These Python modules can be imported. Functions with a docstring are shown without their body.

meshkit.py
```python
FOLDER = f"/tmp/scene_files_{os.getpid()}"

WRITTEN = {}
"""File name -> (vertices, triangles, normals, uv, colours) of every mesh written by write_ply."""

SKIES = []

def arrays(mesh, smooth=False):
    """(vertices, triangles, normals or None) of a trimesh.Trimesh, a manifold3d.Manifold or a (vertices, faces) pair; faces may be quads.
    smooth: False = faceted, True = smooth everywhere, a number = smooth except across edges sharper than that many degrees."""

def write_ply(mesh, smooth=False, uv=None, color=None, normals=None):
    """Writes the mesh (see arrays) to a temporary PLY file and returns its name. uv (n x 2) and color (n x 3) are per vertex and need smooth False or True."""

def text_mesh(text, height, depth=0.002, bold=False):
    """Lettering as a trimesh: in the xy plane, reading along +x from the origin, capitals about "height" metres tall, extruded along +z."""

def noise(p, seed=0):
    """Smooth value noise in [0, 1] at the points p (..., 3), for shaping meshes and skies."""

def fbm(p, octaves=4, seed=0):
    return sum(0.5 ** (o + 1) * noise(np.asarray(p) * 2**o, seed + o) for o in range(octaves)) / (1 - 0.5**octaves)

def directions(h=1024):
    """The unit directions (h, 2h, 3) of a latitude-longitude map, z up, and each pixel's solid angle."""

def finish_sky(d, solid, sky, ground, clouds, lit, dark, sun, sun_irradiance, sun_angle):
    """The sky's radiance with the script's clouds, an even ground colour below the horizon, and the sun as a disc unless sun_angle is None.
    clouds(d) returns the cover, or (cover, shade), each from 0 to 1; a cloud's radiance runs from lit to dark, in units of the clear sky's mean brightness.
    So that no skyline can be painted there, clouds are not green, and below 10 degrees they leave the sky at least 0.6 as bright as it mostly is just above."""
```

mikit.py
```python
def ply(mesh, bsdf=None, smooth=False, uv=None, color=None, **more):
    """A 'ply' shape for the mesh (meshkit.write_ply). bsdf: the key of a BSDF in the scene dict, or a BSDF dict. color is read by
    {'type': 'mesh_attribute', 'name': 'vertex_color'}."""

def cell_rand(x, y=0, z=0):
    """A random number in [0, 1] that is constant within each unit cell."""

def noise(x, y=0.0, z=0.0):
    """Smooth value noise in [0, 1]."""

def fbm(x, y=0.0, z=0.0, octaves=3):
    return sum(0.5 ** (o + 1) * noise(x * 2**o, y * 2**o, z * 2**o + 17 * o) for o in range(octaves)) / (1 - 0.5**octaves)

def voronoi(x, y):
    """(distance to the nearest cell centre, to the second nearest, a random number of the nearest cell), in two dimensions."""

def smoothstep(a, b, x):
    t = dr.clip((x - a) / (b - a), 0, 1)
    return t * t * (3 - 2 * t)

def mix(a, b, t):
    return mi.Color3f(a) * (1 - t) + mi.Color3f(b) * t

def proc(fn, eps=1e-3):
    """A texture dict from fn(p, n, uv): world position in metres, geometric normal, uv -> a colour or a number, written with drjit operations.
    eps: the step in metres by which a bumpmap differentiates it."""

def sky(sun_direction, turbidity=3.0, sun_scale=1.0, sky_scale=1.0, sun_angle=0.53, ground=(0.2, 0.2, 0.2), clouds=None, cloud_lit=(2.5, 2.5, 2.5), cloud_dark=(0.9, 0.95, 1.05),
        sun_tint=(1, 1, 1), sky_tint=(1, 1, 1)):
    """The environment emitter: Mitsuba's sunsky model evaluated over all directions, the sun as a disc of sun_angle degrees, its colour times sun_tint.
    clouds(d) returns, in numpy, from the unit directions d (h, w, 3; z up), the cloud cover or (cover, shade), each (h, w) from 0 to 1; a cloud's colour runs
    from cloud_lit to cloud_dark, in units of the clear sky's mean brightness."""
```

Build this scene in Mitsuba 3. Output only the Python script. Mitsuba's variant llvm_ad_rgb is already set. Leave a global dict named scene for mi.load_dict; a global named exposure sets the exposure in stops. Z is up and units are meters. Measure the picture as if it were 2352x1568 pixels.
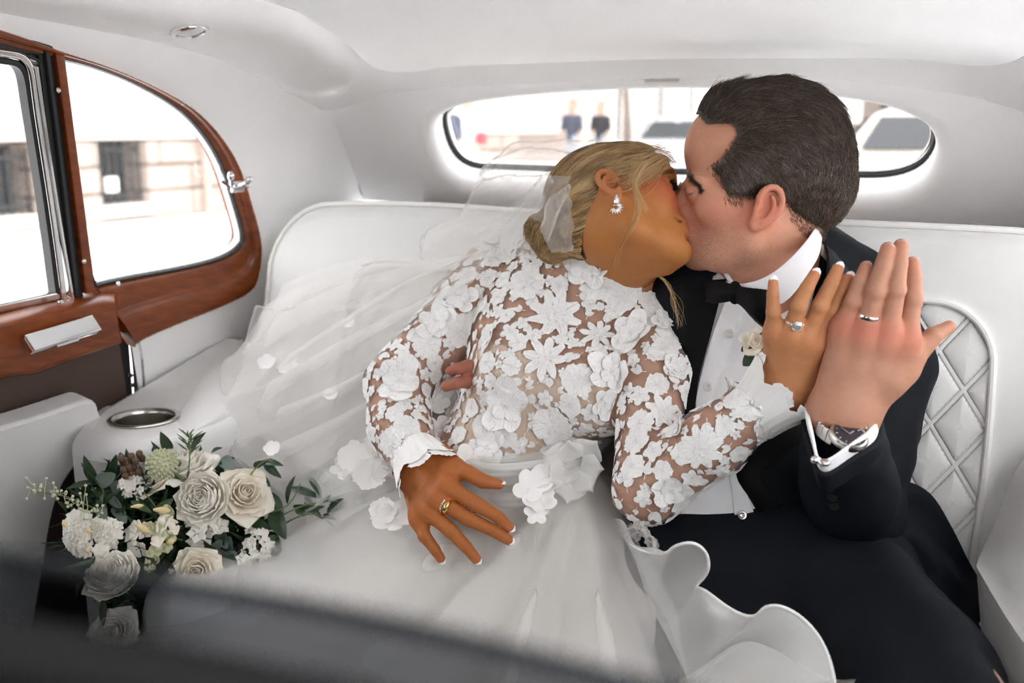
import math
import numpy as np, trimesh, mitsuba as mi, drjit as dr
import shapely.geometry as sg
from scipy.spatial import cKDTree
from scipy.interpolate import CubicSpline
import mikit, meshkit
from mikit import proc, noise, fbm, voronoi, cell_rand, smoothstep, mix

T = mi.ScalarTransform4f
scene, labels = {}, {}

# ---------------------------------------------------------------- camera, sky, exposure
W, H, F = 2352, 1568, 2287.0            # 35 mm lens on a 36 mm frame, in pixels of the frame
PIT, PHI = np.radians(12.2), np.radians(28)
C = np.array([0, 0, 1.30])               # camera stands inside the car, by its right-hand side
fw = np.array([0, np.cos(PIT), -np.sin(PIT)])
rt = np.array([1.0, 0, 0])
up = np.cross(rt, fw)
scene['camera'] = {'type': 'thinlens', 'fov': float(np.degrees(2 * np.arctan(W / 2 / F))), 'fov_axis': 'x', 'aperture_radius': 0.0042, 'focus_distance': 1.20,
                   'near_clip': 0.02, 'far_clip': 200.0, 'to_world': T().look_at(origin=C.tolist(), target=(C + fw).tolist(), up=[0, 0, 1])}
scene['sky'] = mikit.sky((0.3, -0.5, 0.8), turbidity=4.0, sun_scale=0.0, ground=(0.45, 0.45, 0.44), clouds=lambda d: (np.ones(d.shape[:2]), 0.10 + 0 * d[..., 0]),
                         cloud_lit=(1.0, 1.0, 1.0), cloud_dark=(0.85, 0.88, 0.92))
exposure = 5.35

# ---------------------------------------------------------------- frames and helpers
eR = np.array([np.cos(PHI), -np.sin(PHI), 0])    # the car's own axes: to its right side,
eB = np.array([np.sin(PHI), np.cos(PHI), 0])     # to its back
eZ = np.array([0, 0, 1.0])
rng = np.random.default_rng(7)


def P(x, y, d):
    return C + d * (fw + (x - 1176) / F * rt + (784 - y) / F * up)


def PP(pts):
    return np.array([P(*q) for q in pts])


def hit(x, y, p, n):
    r = fw + (x - 1176) / F * rt + (784 - y) / F * up
    return C + np.dot(np.subtract(p, C), n) / np.dot(r, n) * r


def pix(X):
    v = np.atleast_2d(X) - C
    d = v @ fw
    return np.stack([1176 + F * (v @ rt) / d, 784 - F * (v @ up) / d, d], 1)


def CAR(a, b, z):
    return np.array([0, 0, z]) + a * eR + b * eB


def unit(v):
    v = np.asarray(v, float)
    return v / np.maximum(np.linalg.norm(v, axis=-1, keepdims=True), 1e-12)


def spline(pts, n, closed=False):
    p = np.asarray(pts, float)
    if closed:
        p = np.vstack([p, p[:1]])
    t = np.r_[0, np.cumsum(np.sqrt(np.linalg.norm(np.diff(p, axis=0), axis=1)) + 1e-9)]
    s = CubicSpline(t, p, bc_type='periodic' if closed else 'natural')
    # even spacing
    tt = np.linspace(0, t[-1], 12 * n)
    q = s(tt)
    L = np.r_[0, np.cumsum(np.linalg.norm(np.diff(q, axis=0), axis=1))]
    u = np.linspace(0, L[-1], n + 1)[:-1] if closed else np.linspace(0, L[-1], n)
    return s(np.interp(u, L, tt))


def poly_res(pts, n):
    p = np.asarray(pts, float)
    L = np.r_[0, np.cumsum(np.linalg.norm(np.diff(p, axis=0), axis=1))]
    u = np.linspace(0, L[-1], n)
    return np.stack([np.interp(u, L, p[:, k]) for k in range(p.shape[1])], 1)


def loft(rows, wrap_u=False, wrap_v=False, flip=False):
    """rows (n, m, 3) -> mesh; wrap_u joins last row to first, wrap_v closes each row."""
    g = np.asarray(rows, float)
    n, m = g.shape[:2]
    i, j = np.meshgrid(np.arange(n if wrap_u else n - 1), np.arange(m if wrap_v else m - 1), indexing='ij')
    i, j = i.ravel(), j.ravel()
    i2, j2 = (i + 1) % n, (j + 1) % m
    q = np.stack([i * m + j, i2 * m + j, i2 * m + j2, i * m + j2], 1)
    f = np.vstack([q[:, [0, 1, 2]], q[:, [0, 2, 3]]])
    if flip:
        f = f[:, ::-1]
    return trimesh.Trimesh(g.reshape(-1, 3), f, process=False)


def cap(ring, flip=False):
    r = np.asarray(ring, float)
    n = len(r)
    v = np.vstack([r, r.mean(0)])
    i = np.arange(n)
    f = np.stack([i, (i + 1) % n, np.full(n, n)], 1)
    return trimesh.Trimesh(v, f[:, ::-1] if flip else f, process=False)


def cat(*ms):
    ms = [m for m in (ms[0] if len(ms) == 1 and isinstance(ms[0], (list, tuple)) else ms)]
    v, f, o = [], [], 0
    for m in ms:
        v.append(np.asarray(m.vertices))
        f.append(np.asarray(m.faces) + o)
        o += len(m.vertices)
    return trimesh.Trimesh(np.vstack(v), np.vstack(f), process=False)


def tube(path, r, sides=8, caps=True, up_hint=None):
    p = np.asarray(path, float)
    n = len(p)
    r = np.broadcast_to(np.asarray(r, float), (n,))
    t = unit(np.gradient(p, axis=0))
    a = np.zeros_like(p)
    ref = np.array(up_hint if up_hint is not None else ([0, 0, 1.0] if abs(t[0, 2]) < 0.9 else [1.0, 0, 0]))
    for k in range(n):
        ref = ref - t[k] * np.dot(ref, t[k])
        ref = unit(ref)
        a[k] = ref
    b = np.cross(t, a)
    an = np.arange(sides) * 2 * np.pi / sides
    g = p[:, None] + r[:, None, None] * (np.cos(an)[None, :, None] * a[:, None] + np.sin(an)[None, :, None] * b[:, None])
    m = loft(g, wrap_v=True)
    return cat(m, cap(g[0], True), cap(g[-1])) if caps else m


def sweep(path, prof, nrm, closed=False):
    """prof (k, 2): (sideways, along nrm); nrm is one vector or one per path point."""
    p = np.asarray(path, float)
    t = np.roll(p, -1, 0) - np.roll(p, 1, 0) if closed else np.gradient(p, axis=0)
    t = unit(t)
    nn = np.broadcast_to(np.asarray(nrm, float), p.shape)
    s = unit(np.cross(t, nn))
    nn = unit(np.cross(s, t))
    prof = np.asarray(prof, float)
    g = p[:, None] + prof[None, :, :1] * s[:, None] + prof[None, :, 1:] * nn[:, None]
    m = loft(g, wrap_u=closed, wrap_v=True)
    return m if closed else cat(m, cap(g[0], True), cap(g[-1]))


def rprof(w, h, r=0.3, n=4):
    """Rounded rectangle profile, centred."""
    r = r * min(w, h)
    out = []
    for cx, cy, a0 in ((w / 2 - r, h / 2 - r, 0), (-w / 2 + r, h / 2 - r, 90), (-w / 2 + r, -h / 2 + r, 180), (w / 2 - r, -h / 2 + r, 270)):
        for k in range(n + 1):
            a = np.radians(a0 + 90 * k / n)
            out.append((cx + r * np.cos(a), cy + r * np.sin(a)))
    return np.array(out)


def rbox(c, size, axes=None, r=0.004):
    """Rounded box."""
    s = np.asarray(size, float) / 2
    m = trimesh.creation.icosphere(2, 1.0)
    v = np.asarray(m.vertices)
    r = min(r, s.min() * 0.99)
    v = np.sign(v) * (s - r) * (np.abs(v) > 0.02) + v * r
    A = np.eye(3) if axes is None else np.asarray(axes)
    import manifold3d
    h = trimesh.convex.convex_hull(v)
    return trimesh.Trimesh(h.vertices @ A + np.asarray(c), h.faces, process=False)


def sphere(c, r, sub=2, sc=(1, 1, 1), axes=None):
    m = trimesh.creation.icosphere(sub, 1.0)
    v = np.asarray(m.vertices) * r * np.asarray(sc)
    if axes is not None:
        v = v @ np.asarray(axes)
    return trimesh.Trimesh(v + np.asarray(c), m.faces, process=False)


def lathe(prof, c, axis=eZ, n=32):
    """prof (k,2): radius, height along axis."""
    ax = unit(axis)
    a = unit(np.cross(ax, [1, 0, 0] if abs(ax[0]) < 0.9 else [0, 1, 0]))
    b = np.cross(ax, a)
    an = np.arange(n) * 2 * np.pi / n
    g = np.array([np.asarray(c) + h * ax + r * (np.cos(an)[:, None] * a + np.sin(an)[:, None] * b) for r, h in prof])
    return loft(g, wrap_v=True)


def plane2d(p0, n, uhint):
    n = unit(n)
    u = unit(np.asarray(uhint, float) - n * np.dot(uhint, n))
    w = np.cross(n, u)
    to2 = lambda X: np.stack([(np.atleast_2d(X) - p0) @ u, (np.atleast_2d(X) - p0) @ w], 1)
    to3 = lambda q, h=0.0: p0 + np.atleast_2d(q)[:, :1] * u + np.atleast_2d(q)[:, 1:] * w + np.asarray(h).reshape(-1, 1) * n
    return to2, to3


def flat(poly2, to3, h=0.0, holes=()):
    pg = sg.Polygon(poly2, holes).buffer(0)
    ms = []
    for g in getattr(pg, 'geoms', [pg]):
        v, f = trimesh.creation.triangulate_polygon(g, engine='earcut')
        ms.append(trimesh.Trimesh(to3(v, h), f, process=False))
    return cat(ms)


def slab(poly2, to3, h0, h1, bevel=0.002, holes=()):
    """Extruded outline between heights h0 (back) and h1 (front) with a rounded front edge."""
    poly2 = np.asarray(poly2, float)
    pg = sg.Polygon(poly2)
    if pg.exterior.is_ccw is False:
        poly2 = poly2[::-1]
    t = unit(np.roll(poly2, -1, 0) - np.roll(poly2, 1, 0))
    nn = np.stack([t[:, 1], -t[:, 0]], 1)
    rows = [to3(poly2, h0)]
    for k in range(4):
        a = np.radians(30 * k)
        rows.append(to3(poly2 - nn * bevel * (1 - np.cos(a)), h1 - bevel * (1 - np.sin(a))))
    m = loft(np.array(rows), wrap_v=True)
    inner = poly2 - nn * bevel
    return cat(m, flat(inner, to3, h1))


def add(key, mesh, bsdf, smooth=40, **kw):
    n = 1
    k = key
    while k in scene:
        k = f'{key}_{n:03d}'
        n += 1
    scene[k] = mikit.ply(mesh, bsdf, smooth, **kw)
    return k


def name(key):
    n, k = 1, key
    while k in labels or k in scene or any(q.startswith(k + '__') for q in scene):
        k = f'{key}_{n:03d}'
        n += 1
    return k


def L(key, label=None, cat_=None, group=None, kind=None):
    d = {}
    if label: d['label'] = label
    if cat_: d['category'] = cat_
    if group: d['group'] = group
    if kind: d['kind'] = kind
    labels[key] = d
    return key


# ---------------------------------------------------------------- signed distance modelling
class Field:
    def __init__(self, lo, hi, h):
        self.lo, self.h = np.asarray(lo, float), h
        self.n = np.ceil((np.asarray(hi) - self.lo) / h).astype(int) + 1
        self.d = np.full(self.n, 0.06, np.float32)
        self.ax = [self.lo[k] + h * np.arange(self.n[k]) for k in range(3)]

    def box(self, lo, hi):
        i0 = np.clip(np.floor((lo - self.lo) / self.h).astype(int), 0, self.n)
        i1 = np.clip(np.ceil((hi - self.lo) / self.h).astype(int) + 1, 0, self.n)
        s = tuple(slice(a, b) for a, b in zip(i0, i1))
        if any(b <= a for a, b in zip(i0, i1)):
            return None, None
        X = np.stack(np.meshgrid(*[self.ax[k][s[k]] for k in range(3)], indexing='ij'), -1).astype(np.float32)
        return s, X

    def put(self, fn, lo, hi, k, op):
        m = 0.03 + k
        s, X = self.box(np.asarray(lo) - m, np.asarray(hi) + m)
        if s is None:
            return self
        b = fn(X)
        a = self.d[s]
        if op == 'add':
            h = np.maximum(k - np.abs(a - b), 0) / k
            self.d[s] = np.minimum(a, b) - h * h * k / 4
        elif op == 'sub':
            h = np.maximum(k - np.abs(a + b), 0) / k
            self.d[s] = np.maximum(a, -b) + h * h * k / 4
        return self

    def cone(self, a, b, ra, rb, k=0.01, op='add'):
        a, b = np.asarray(a, float), np.asarray(b, float)
        ab = b - a
        l2 = max(ab @ ab, 1e-12)

        def fn(X):
            t = np.clip(((X - a.astype(np.float32)) @ ab.astype(np.float32)) / l2, 0, 1)
            return np.linalg.norm(X - a.astype(np.float32) - t[..., None] * ab.astype(np.float32), axis=-1) - (ra + (rb - ra) * t)
        r = max(ra, rb)
        return self.put(fn, np.minimum(a, b) - r, np.maximum(a, b) + r, k, op)

    def chain(self, pts, rs, k=0.01, op='add'):
        for i in range(len(pts) - 1):
            self.cone(pts[i], pts[i + 1], rs[i], rs[i + 1], k, op)
        return self

    def ell(self, c, r, axes=None, k=0.01, op='add'):
        """Ellipsoid: radii r along the rows of axes."""
        c, r = np.asarray(c, float), np.asarray(r, float)
        A = np.eye(3) if axes is None else unit(np.asarray(axes, float))

        def fn(X):
            q = (X - c.astype(np.float32)) @ A.T.astype(np.float32)
            k0 = np.linalg.norm(q / r.astype(np.float32), axis=-1)
            k1 = np.linalg.norm(q / (r * r).astype(np.float32), axis=-1)
            return k0 * (k0 - 1) / np.maximum(k1, 1e-6)
        e = np.sqrt(((A * r[:, None]) ** 2).sum(0))
        return self.put(fn, c - e, c + e, k, op)

    def cut(self, p, n):
        """Remove the half space on the side n of p."""
        X = np.stack(np.meshgrid(*self.ax, indexing='ij'), -1)
        self.d = np.maximum(self.d, ((X - np.asarray(p)) @ unit(n)).astype(np.float32))
        return self

    def mesh(self, iso=0.0, smooth=2):
        d = np.pad(self.d - iso, 1, constant_values=0.06)
        s = d < 0
        n = np.array(d.shape)
        c = s[:-1, :-1, :-1].astype(np.int8)
        corner = [(i, j, k) for i in (0, 1) for j in (0, 1) for k in (0, 1)]
        cnt = sum(s[i:n[0] - 1 + i, j:n[1] - 1 + j, k:n[2] - 1 + k].astype(np.int8) for i, j, k in corner)
        act = (cnt > 0) & (cnt < 8)
        idx = np.full(act.shape, -1, np.int64)
        cells = np.argwhere(act)
        idx[act] = np.arange(len(cells))
        acc, w = np.zeros((len(cells), 3)), np.zeros(len(cells))
        for a in corner:
            for ax in range(3):
                if a[ax]:
                    continue
                b = list(a)
                b[ax] = 1
                va = d[tuple((cells + a).T)]
                vb = d[tuple((cells + b).T)]
                m = (va < 0) != (vb < 0)
                t = np.where(m, va / np.where(m, va - vb, 1), 0)
                p = np.array(a, float)[None] + 0.0
                p = np.repeat(p, len(cells), 0)
                p[:, ax] += t
                acc[m] += p[m]
                w[m] += 1
        v = (cells + acc / w[:, None] - 1) * self.h + self.lo
        faces = []
        for ax in range(3):
            o = [k for k in range(3) if k != ax]
            sl0, sl1 = [slice(None)] * 3, [slice(None)] * 3
            sl0[ax], sl1[ax] = slice(0, -1), slice(1, None)
            e = np.argwhere(s[tuple(sl0)] != s[tuple(sl1)])
            e = e[(e[:, o[0]] > 0) & (e[:, o[1]] > 0) & (e[:, o[0]] < n[o[0]] - 1) & (e[:, o[1]] < n[o[1]] - 1)]
            q = []
            for du, dv in ((-1, -1), (0, -1), (0, 0), (-1, 0)):
                g = e.copy()
                g[:, o[0]] += du
                g[:, o[1]] += dv
                q.append(idx[tuple(g.T)])
            q = np.stack(q, 1)
            fl = s[tuple(e.T)]
            if ax == 1:
                fl = ~fl
            q[~fl] = q[~fl][:, ::-1]
            faces.append(q)
        q = np.vstack(faces)
        f = np.vstack([q[:, [0, 1, 2]], q[:, [0, 2, 3]]])
        m = trimesh.Trimesh(v, f, process=False)
        if smooth:
            trimesh.smoothing.filter_taubin(m, lamb=0.5, nu=0.53, iterations=2 * smooth)
        return m


# ---------------------------------------------------------------- materials
def mat(key, **kw):
    two = kw.pop('two', True)
    b = {'type': 'principled', **{k: ({'type': 'rgb', 'value': list(v)} if isinstance(v, (tuple, list)) else v) for k, v in kw.items()}}
    scene[key] = {'type': 'twosided', 'b': b} if two else b
    return key


def bumped(key, fn, scale=1.0, eps=4e-4, **kw):
    b = {'type': 'principled', **{k: ({'type': 'rgb', 'value': list(v)} if isinstance(v, (tuple, list)) else v) for k, v in kw.items()}}
    scene[key] = {'type': 'twosided', 'b': {'type': 'bumpmap', 'arbitrary': proc(fn, eps), 'scale': scale, 'b': b}}
    return key


def sheer(key, color, opacity, rough=None):
    """Tulle and organza: a matt white yarn with gaps between the threads."""
    op = opacity if isinstance(opacity, dict) else float(opacity)
    scene[key] = {'type': 'mask', 'opacity': op, 'b': {'type': 'twosided', 'b': {'type': 'diffuse', 'reflectance': {'type': 'rgb', 'value': list(color)}}}}
    return key


bumped('leather', lambda p, n, uv: fbm(p.x * 900, p.y * 900, p.z * 900, 2) * 0.00006 + fbm(p.x * 14, p.y * 14, p.z * 14, 2) * 0.0012, base_color=(0.70, 0.700, 0.692), roughness=0.48, specular=0.4)  # seat copy of the white leather, toned down in place of less light
bumped('headlining_lit', lambda p, n, uv: fbm(p.x * 700, p.y * 700, p.z * 700, 2) * 0.00005 + fbm(p.x * 9, p.y * 9, p.z * 9, 2) * 0.0015, base_color=(0.93, 0.933, 0.93), roughness=0.6, specular=0.3)  # also covers the wall leather, its colour lightened in place of more light
mat('piping', base_color=(0.78, 0.77, 0.75), roughness=0.45)
mat('stitch', base_color=(0.30, 0.295, 0.285), roughness=0.8)
mat('rubber', base_color=(0.012, 0.013, 0.014), roughness=0.45)
mat('chrome', base_color=(0.86, 0.87, 0.88), metallic=1.0, roughness=0.08)
mat('steel', base_color=(0.62, 0.60, 0.57), metallic=1.0, roughness=0.22)
mat('brown_trim', base_color=(0.075, 0.047, 0.036), roughness=0.6)
mat('dark', base_color=(0.008, 0.008, 0.009), roughness=0.6)
mat('carpet', base_color=(0.05, 0.04, 0.035), roughness=0.95)
scene['glass'] = {'type': 'thindielectric', 'int_ior': 1.5}


def wood_fn(p, n, uv):
    s = p.x * float(eB[0]) + p.y * float(eB[1])
    g = fbm(s * 9, p.z * 160 + p.x * 40, p.x * 60, 3)
    q = fbm(s * 4, p.z * 22, 3.0, 2)
    t = dr.clip(g * 0.7 + q * 0.6 - 0.2, 0, 1)
    return mix((0.085, 0.015, 0.002), (0.30, 0.066, 0.008), t)


mat('wood', base_color=proc(wood_fn), roughness=0.35, clearcoat=0.6, clearcoat_gloss=0.95, specular=0.4)
# ================================================================ the car's shell
# left side wall, leaning in towards the roof
SL = 0.20
aL = -1.257
nL = unit(eR - SL * eZ)
pL = CAR(aL, 0, 1.1)
LW = lambda x, y, off=0.0: hit(x, y, pL + nL * off, nL)
l2, l3 = plane2d(pL, nL, eB)

seam_px = [(-260, -30), (-100, 6), (0, 30), (100, 47), (200, 66), (300, 84), (400, 106), (470, 126), (540, 152), (640, 200), (700, 231), (765, 270)]
seam = spline([LW(*q) for q in seam_px], 60)
O_px = [(-60, 52), (60, 90), (130, 116), (210, 142), (300, 178), (400, 229), (470, 287), (528, 372), (562, 470), (583, 560), (577, 630), (545, 676), (400, 738), (296, 792)]
I_px = [(-60, 84), (40, 112), (140, 134), (205, 150), (285, 180), (368, 224), (432, 274), (489, 352), (523, 440), (546, 520), (543, 560), (485, 594), (345, 624), (212, 652)]
O3, I3 = spline([LW(*q) for q in O_px], 130), spline([LW(*q) for q in I_px], 130)
# match the two edges by index of their control points
def matched(px, n):
    p = np.array([LW(*q) for q in px])
    s = CubicSpline(np.arange(len(p)), p)
    return s(np.linspace(0, len(p) - 1, n))
O3, I3 = matched(O_px, 150), matched(I_px, 150)

upL = unit(np.cross(eB, nL)) * (1 if np.cross(eB, nL)[2] > 0 else -1)
edge = l2(np.vstack([seam + upL * .022, [LW(815, 300), LW(845, 440), LW(868, 560), LW(876, 760), LW(900, 1700), LW(420, 1700), LW(322, 915), LW(303, 800)], O3[::-1][1:] * 0.93 + I3[::-1][1:] * 0.07, [LW(-260, 5)]]))
add('wall_left', flat(edge, l3), 'headlining_lit', False)
L('wall_left', 'white leather side panel around the car\'s rear quarter window', kind='structure')

# wood frame round the quarter window: outer roll, groove, inner step
prof = [(0, -.004), (0.0, .012), (.03, .018), (.10, .0225), (.25, .025), (.42, .024), (.52, .020), (.56, .014), (.60, .0125), (.85, .012), (.93, .010), (.97, .004), (.97, -.02)]
rows = np.array([O3 * (1 - s) + I3 * s + nL * h for s, h in prof])
wf = cat(loft(rows), cap(rows[:, -1]), cap(rows[:, 0], True))
add('trim_1', wf, 'wood', 40)
L('trim_1', 'varnished wood frame curving around the rear quarter window', kind='structure')
for q in [(421, 236), (272, 652)]:
    c = LW(*q, 0.022)
    add('trim_1__screw', sphere(c, .0042, 2, (1, 1, .45), np.array([eB, eZ, nL])), 'chrome')

# chrome frame and pane of the quarter window
Ic = I3 + (I3.mean(0) - I3) * 0.004
loop = np.vstack([Ic, spline([LW(206, 640), LW(172, 390), LW(138, 142)], 30)[1:-1]])
add('window_2__frame', sweep(loop + nL * -.002, rprof(.007, .014), nL, True), 'chrome')
lp2 = l2(loop)
c2 = lp2.mean(0)
add('window_2__seal', sweep(loop + nL * .006 + (loop.mean(0) - loop) * -.012, rprof(.004, .008), nL, True), 'rubber')
add('window_2', flat(lp2, l3, -.006), 'glass', False)
L('window_2', 'rear quarter window pane of the car in a chrome frame', kind='structure')
for k, q in enumerate([(130, 205), (192, 600)]):
    pass

# wood strip with screws, rubber and chrome between the quarter window and the door window
def strip(px, off, h, m, key, w=None):
    a = np.array([LW(*q, off) for q in px])
    n = len(a) // 2
    l, r = spline(a[:n], 24), spline(a[n:], 24)
    rows = []
    for s, hh in [(0, -.02), (0, h * .6), (.08, h * .92), (.2, h), (.8, h), (.92, h * .92), (1, h * .6), (1, -.02)]:
        rows.append(l * (1 - s) + r * s + nL * hh)
    g = np.array(rows)
    return add(key, cat(loft(g), cap(g[:, 0], True), cap(g[:, -1])), m)
strip([(113, 112), (150, 390), (185, 670), (136, 118), (172, 390), (208, 664)], .006, .012, 'wood', 'trim_2')
L('trim_2', 'narrow upright wood strip between the two side windows', kind='structure')
for q in [(134, 207), (193, 600)]:
    add('trim_2__screw', sphere(LW(*q, .018), .004, 2, (1, 1, .5), np.array([eB, eZ, nL])), 'steel')
strip([(72, 92), (108, 380), (150, 676), (112, 104), (148, 390), (184, 676)], .0, .010, 'rubber', 'door_1__seal')
strip([(88, 100), (124, 380), (160, 674), (100, 104), (137, 390), (172, 676)], .004, .012, 'rubber', 'door_1__seal')
strip([(66, 150), (102, 380), (152, 682), (76, 150), (110, 380), (160, 682)], .004, .012, 'chrome', 'door_1__window_frame')
fr = spline([LW(-90, 100, .004), LW(0, 120, .004), LW(38, 127, .004), LW(58, 146, .004), LW(72, 220, .004), LW(104, 430, .004), LW(140, 690, .004)], 60)
add('door_1__window_frame', sweep(fr, rprof(.010, .02), nL), 'chrome')
fr2 = spline([LW(-90, 118, .0), LW(0, 138, .0), LW(28, 143, .0), LW(46, 160, .0), LW(60, 225, .0), LW(92, 430, .0), LW(128, 695, .0)], 60)
add('door_1__seal', sweep(fr2, rprof(.008, .02), nL), 'rubber')
add('door_1__seal', sweep(spline([LW(-90, 80, .0), LW(0, 104, .0), LW(60, 110, .0), LW(110, 118, .0)], 30), rprof(.016, .02), nL), 'rubber')
door_glass = l2(np.vstack([fr2, [LW(-90, 745), LW(-500, 830), LW(-500, 60)]]))
add('window_3', flat(door_glass, l3, -.012), 'glass', False)
L('window_3', 'pane of the rear door window beside the wood strip', kind='structure')
add('door_1__sill_strip', sweep(np.array([LW(-300, 756, .004), LW(0, 706, .004), LW(140, 676, .004)]), rprof(.014, .012), nL), 'chrome')

# the door: brown panel, black shut line, wood cap with an ashtray, white pocket
dp = l2([LW(-420, 760), LW(150, 680), LW(262, 672), LW(280, 790), LW(300, 925), LW(322, 1200), LW(360, 1700), LW(-420, 2200)])
add('door_1', flat(dp, l3, -.006), 'brown_trim', False)
L('door_1', 'rear car door with brown panel, wood cap and white pocket', kind='structure')
sp = [l2([LW(262, 672), LW(284, 690), LW(318, 800), LW(332, 1000), LW(322, 1200), LW(300, 925), LW(281, 792)])]
add('wall_left__door_jamb', flat(sp[0], l3, -.022), 'dark', False)
jam = [LW(283, 700, -.01), LW(313, 800, -.01), LW(322, 930, -.01)]
add('wall_left__door_jamb', sweep(spline(jam, 12), rprof(.012, .02), nL), 'rubber')
for q in [(300, 862), (306, 884)]:
    add('wall_left__door_jamb__screw', sphere(LW(*q, .001), .004, 1), 'dark')

# wood cap, a sculpted ledge along the door
def cap_row(xt, yt, xm, ym, xb, yb, xk, yk):
    A, B, Cc, D = LW(xt, yt, .0), LW(xm, ym, .046), LW(xb, yb, .052), LW(xk, yk, 0)
    r = [A + nL * -.01, A + nL * .006, A * .5 + B * .5 + eZ * .004, A * .12 + B * .88 + eZ * .0035, B * .98 + Cc * .02 + nL * .001, B * .8 + Cc * .2, B * .5 + Cc * .5 - nL * .002, B * .1 + Cc * .9, Cc - nL * .006 - eZ * .002, Cc * .6 + D * .4 - eZ * .004, D]
    return r
g = np.array([cap_row(-420, 800, -420, 840, -420, 975, -420, 960), cap_row(-30, 722, -30, 756, 30, 862, 30, 848), cap_row(60, 700, 60, 736, 80, 860, 80, 845), cap_row(150, 682, 150, 717, 170, 826, 170, 806),
              cap_row(240, 668, 240, 694, 262, 795, 262, 778), cap_row(266, 668, 262, 694, 279, 788, 279, 772)])
g2 = np.array([poly_res(g[:, k], 40) for k in range(g.shape[1])]).transpose(1, 0, 2)
add('door_1__wood_cap', cat(loft(g2), cap(g2[-1]), cap(g2[0], True)), 'wood', 50)
# ashtray: chrome lid on a shallow chrome box, set in the cap's face
q = [LW(42, 774, .058), LW(200, 726, .058), LW(244, 755, .078), LW(92, 802, .078)]
ctr = np.mean(q, 0)
ax = unit(q[1] - q[0] + q[2] - q[3]); ay0 = unit(q[3] - q[0] + q[2] - q[1]); az = unit(np.cross(ax, ay0)); az = az if az[2] > 0 else -az
ay = np.cross(az, ax)
sx, sy = np.linalg.norm(q[1] - q[0]) , abs((q[3] - q[0]) @ ay)
add('door_1__wood_cap__ashtray_lid', rbox(ctr, (sx, sy, .004), np.array([ax, ay, az]), .0018), 'chrome', 30)
add('door_1__wood_cap__ashtray', rbox(ctr - az * .0085, (sx * .985, sy * .93, .010), np.array([ax, ay, az]), .002), 'chrome', 30)
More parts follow.
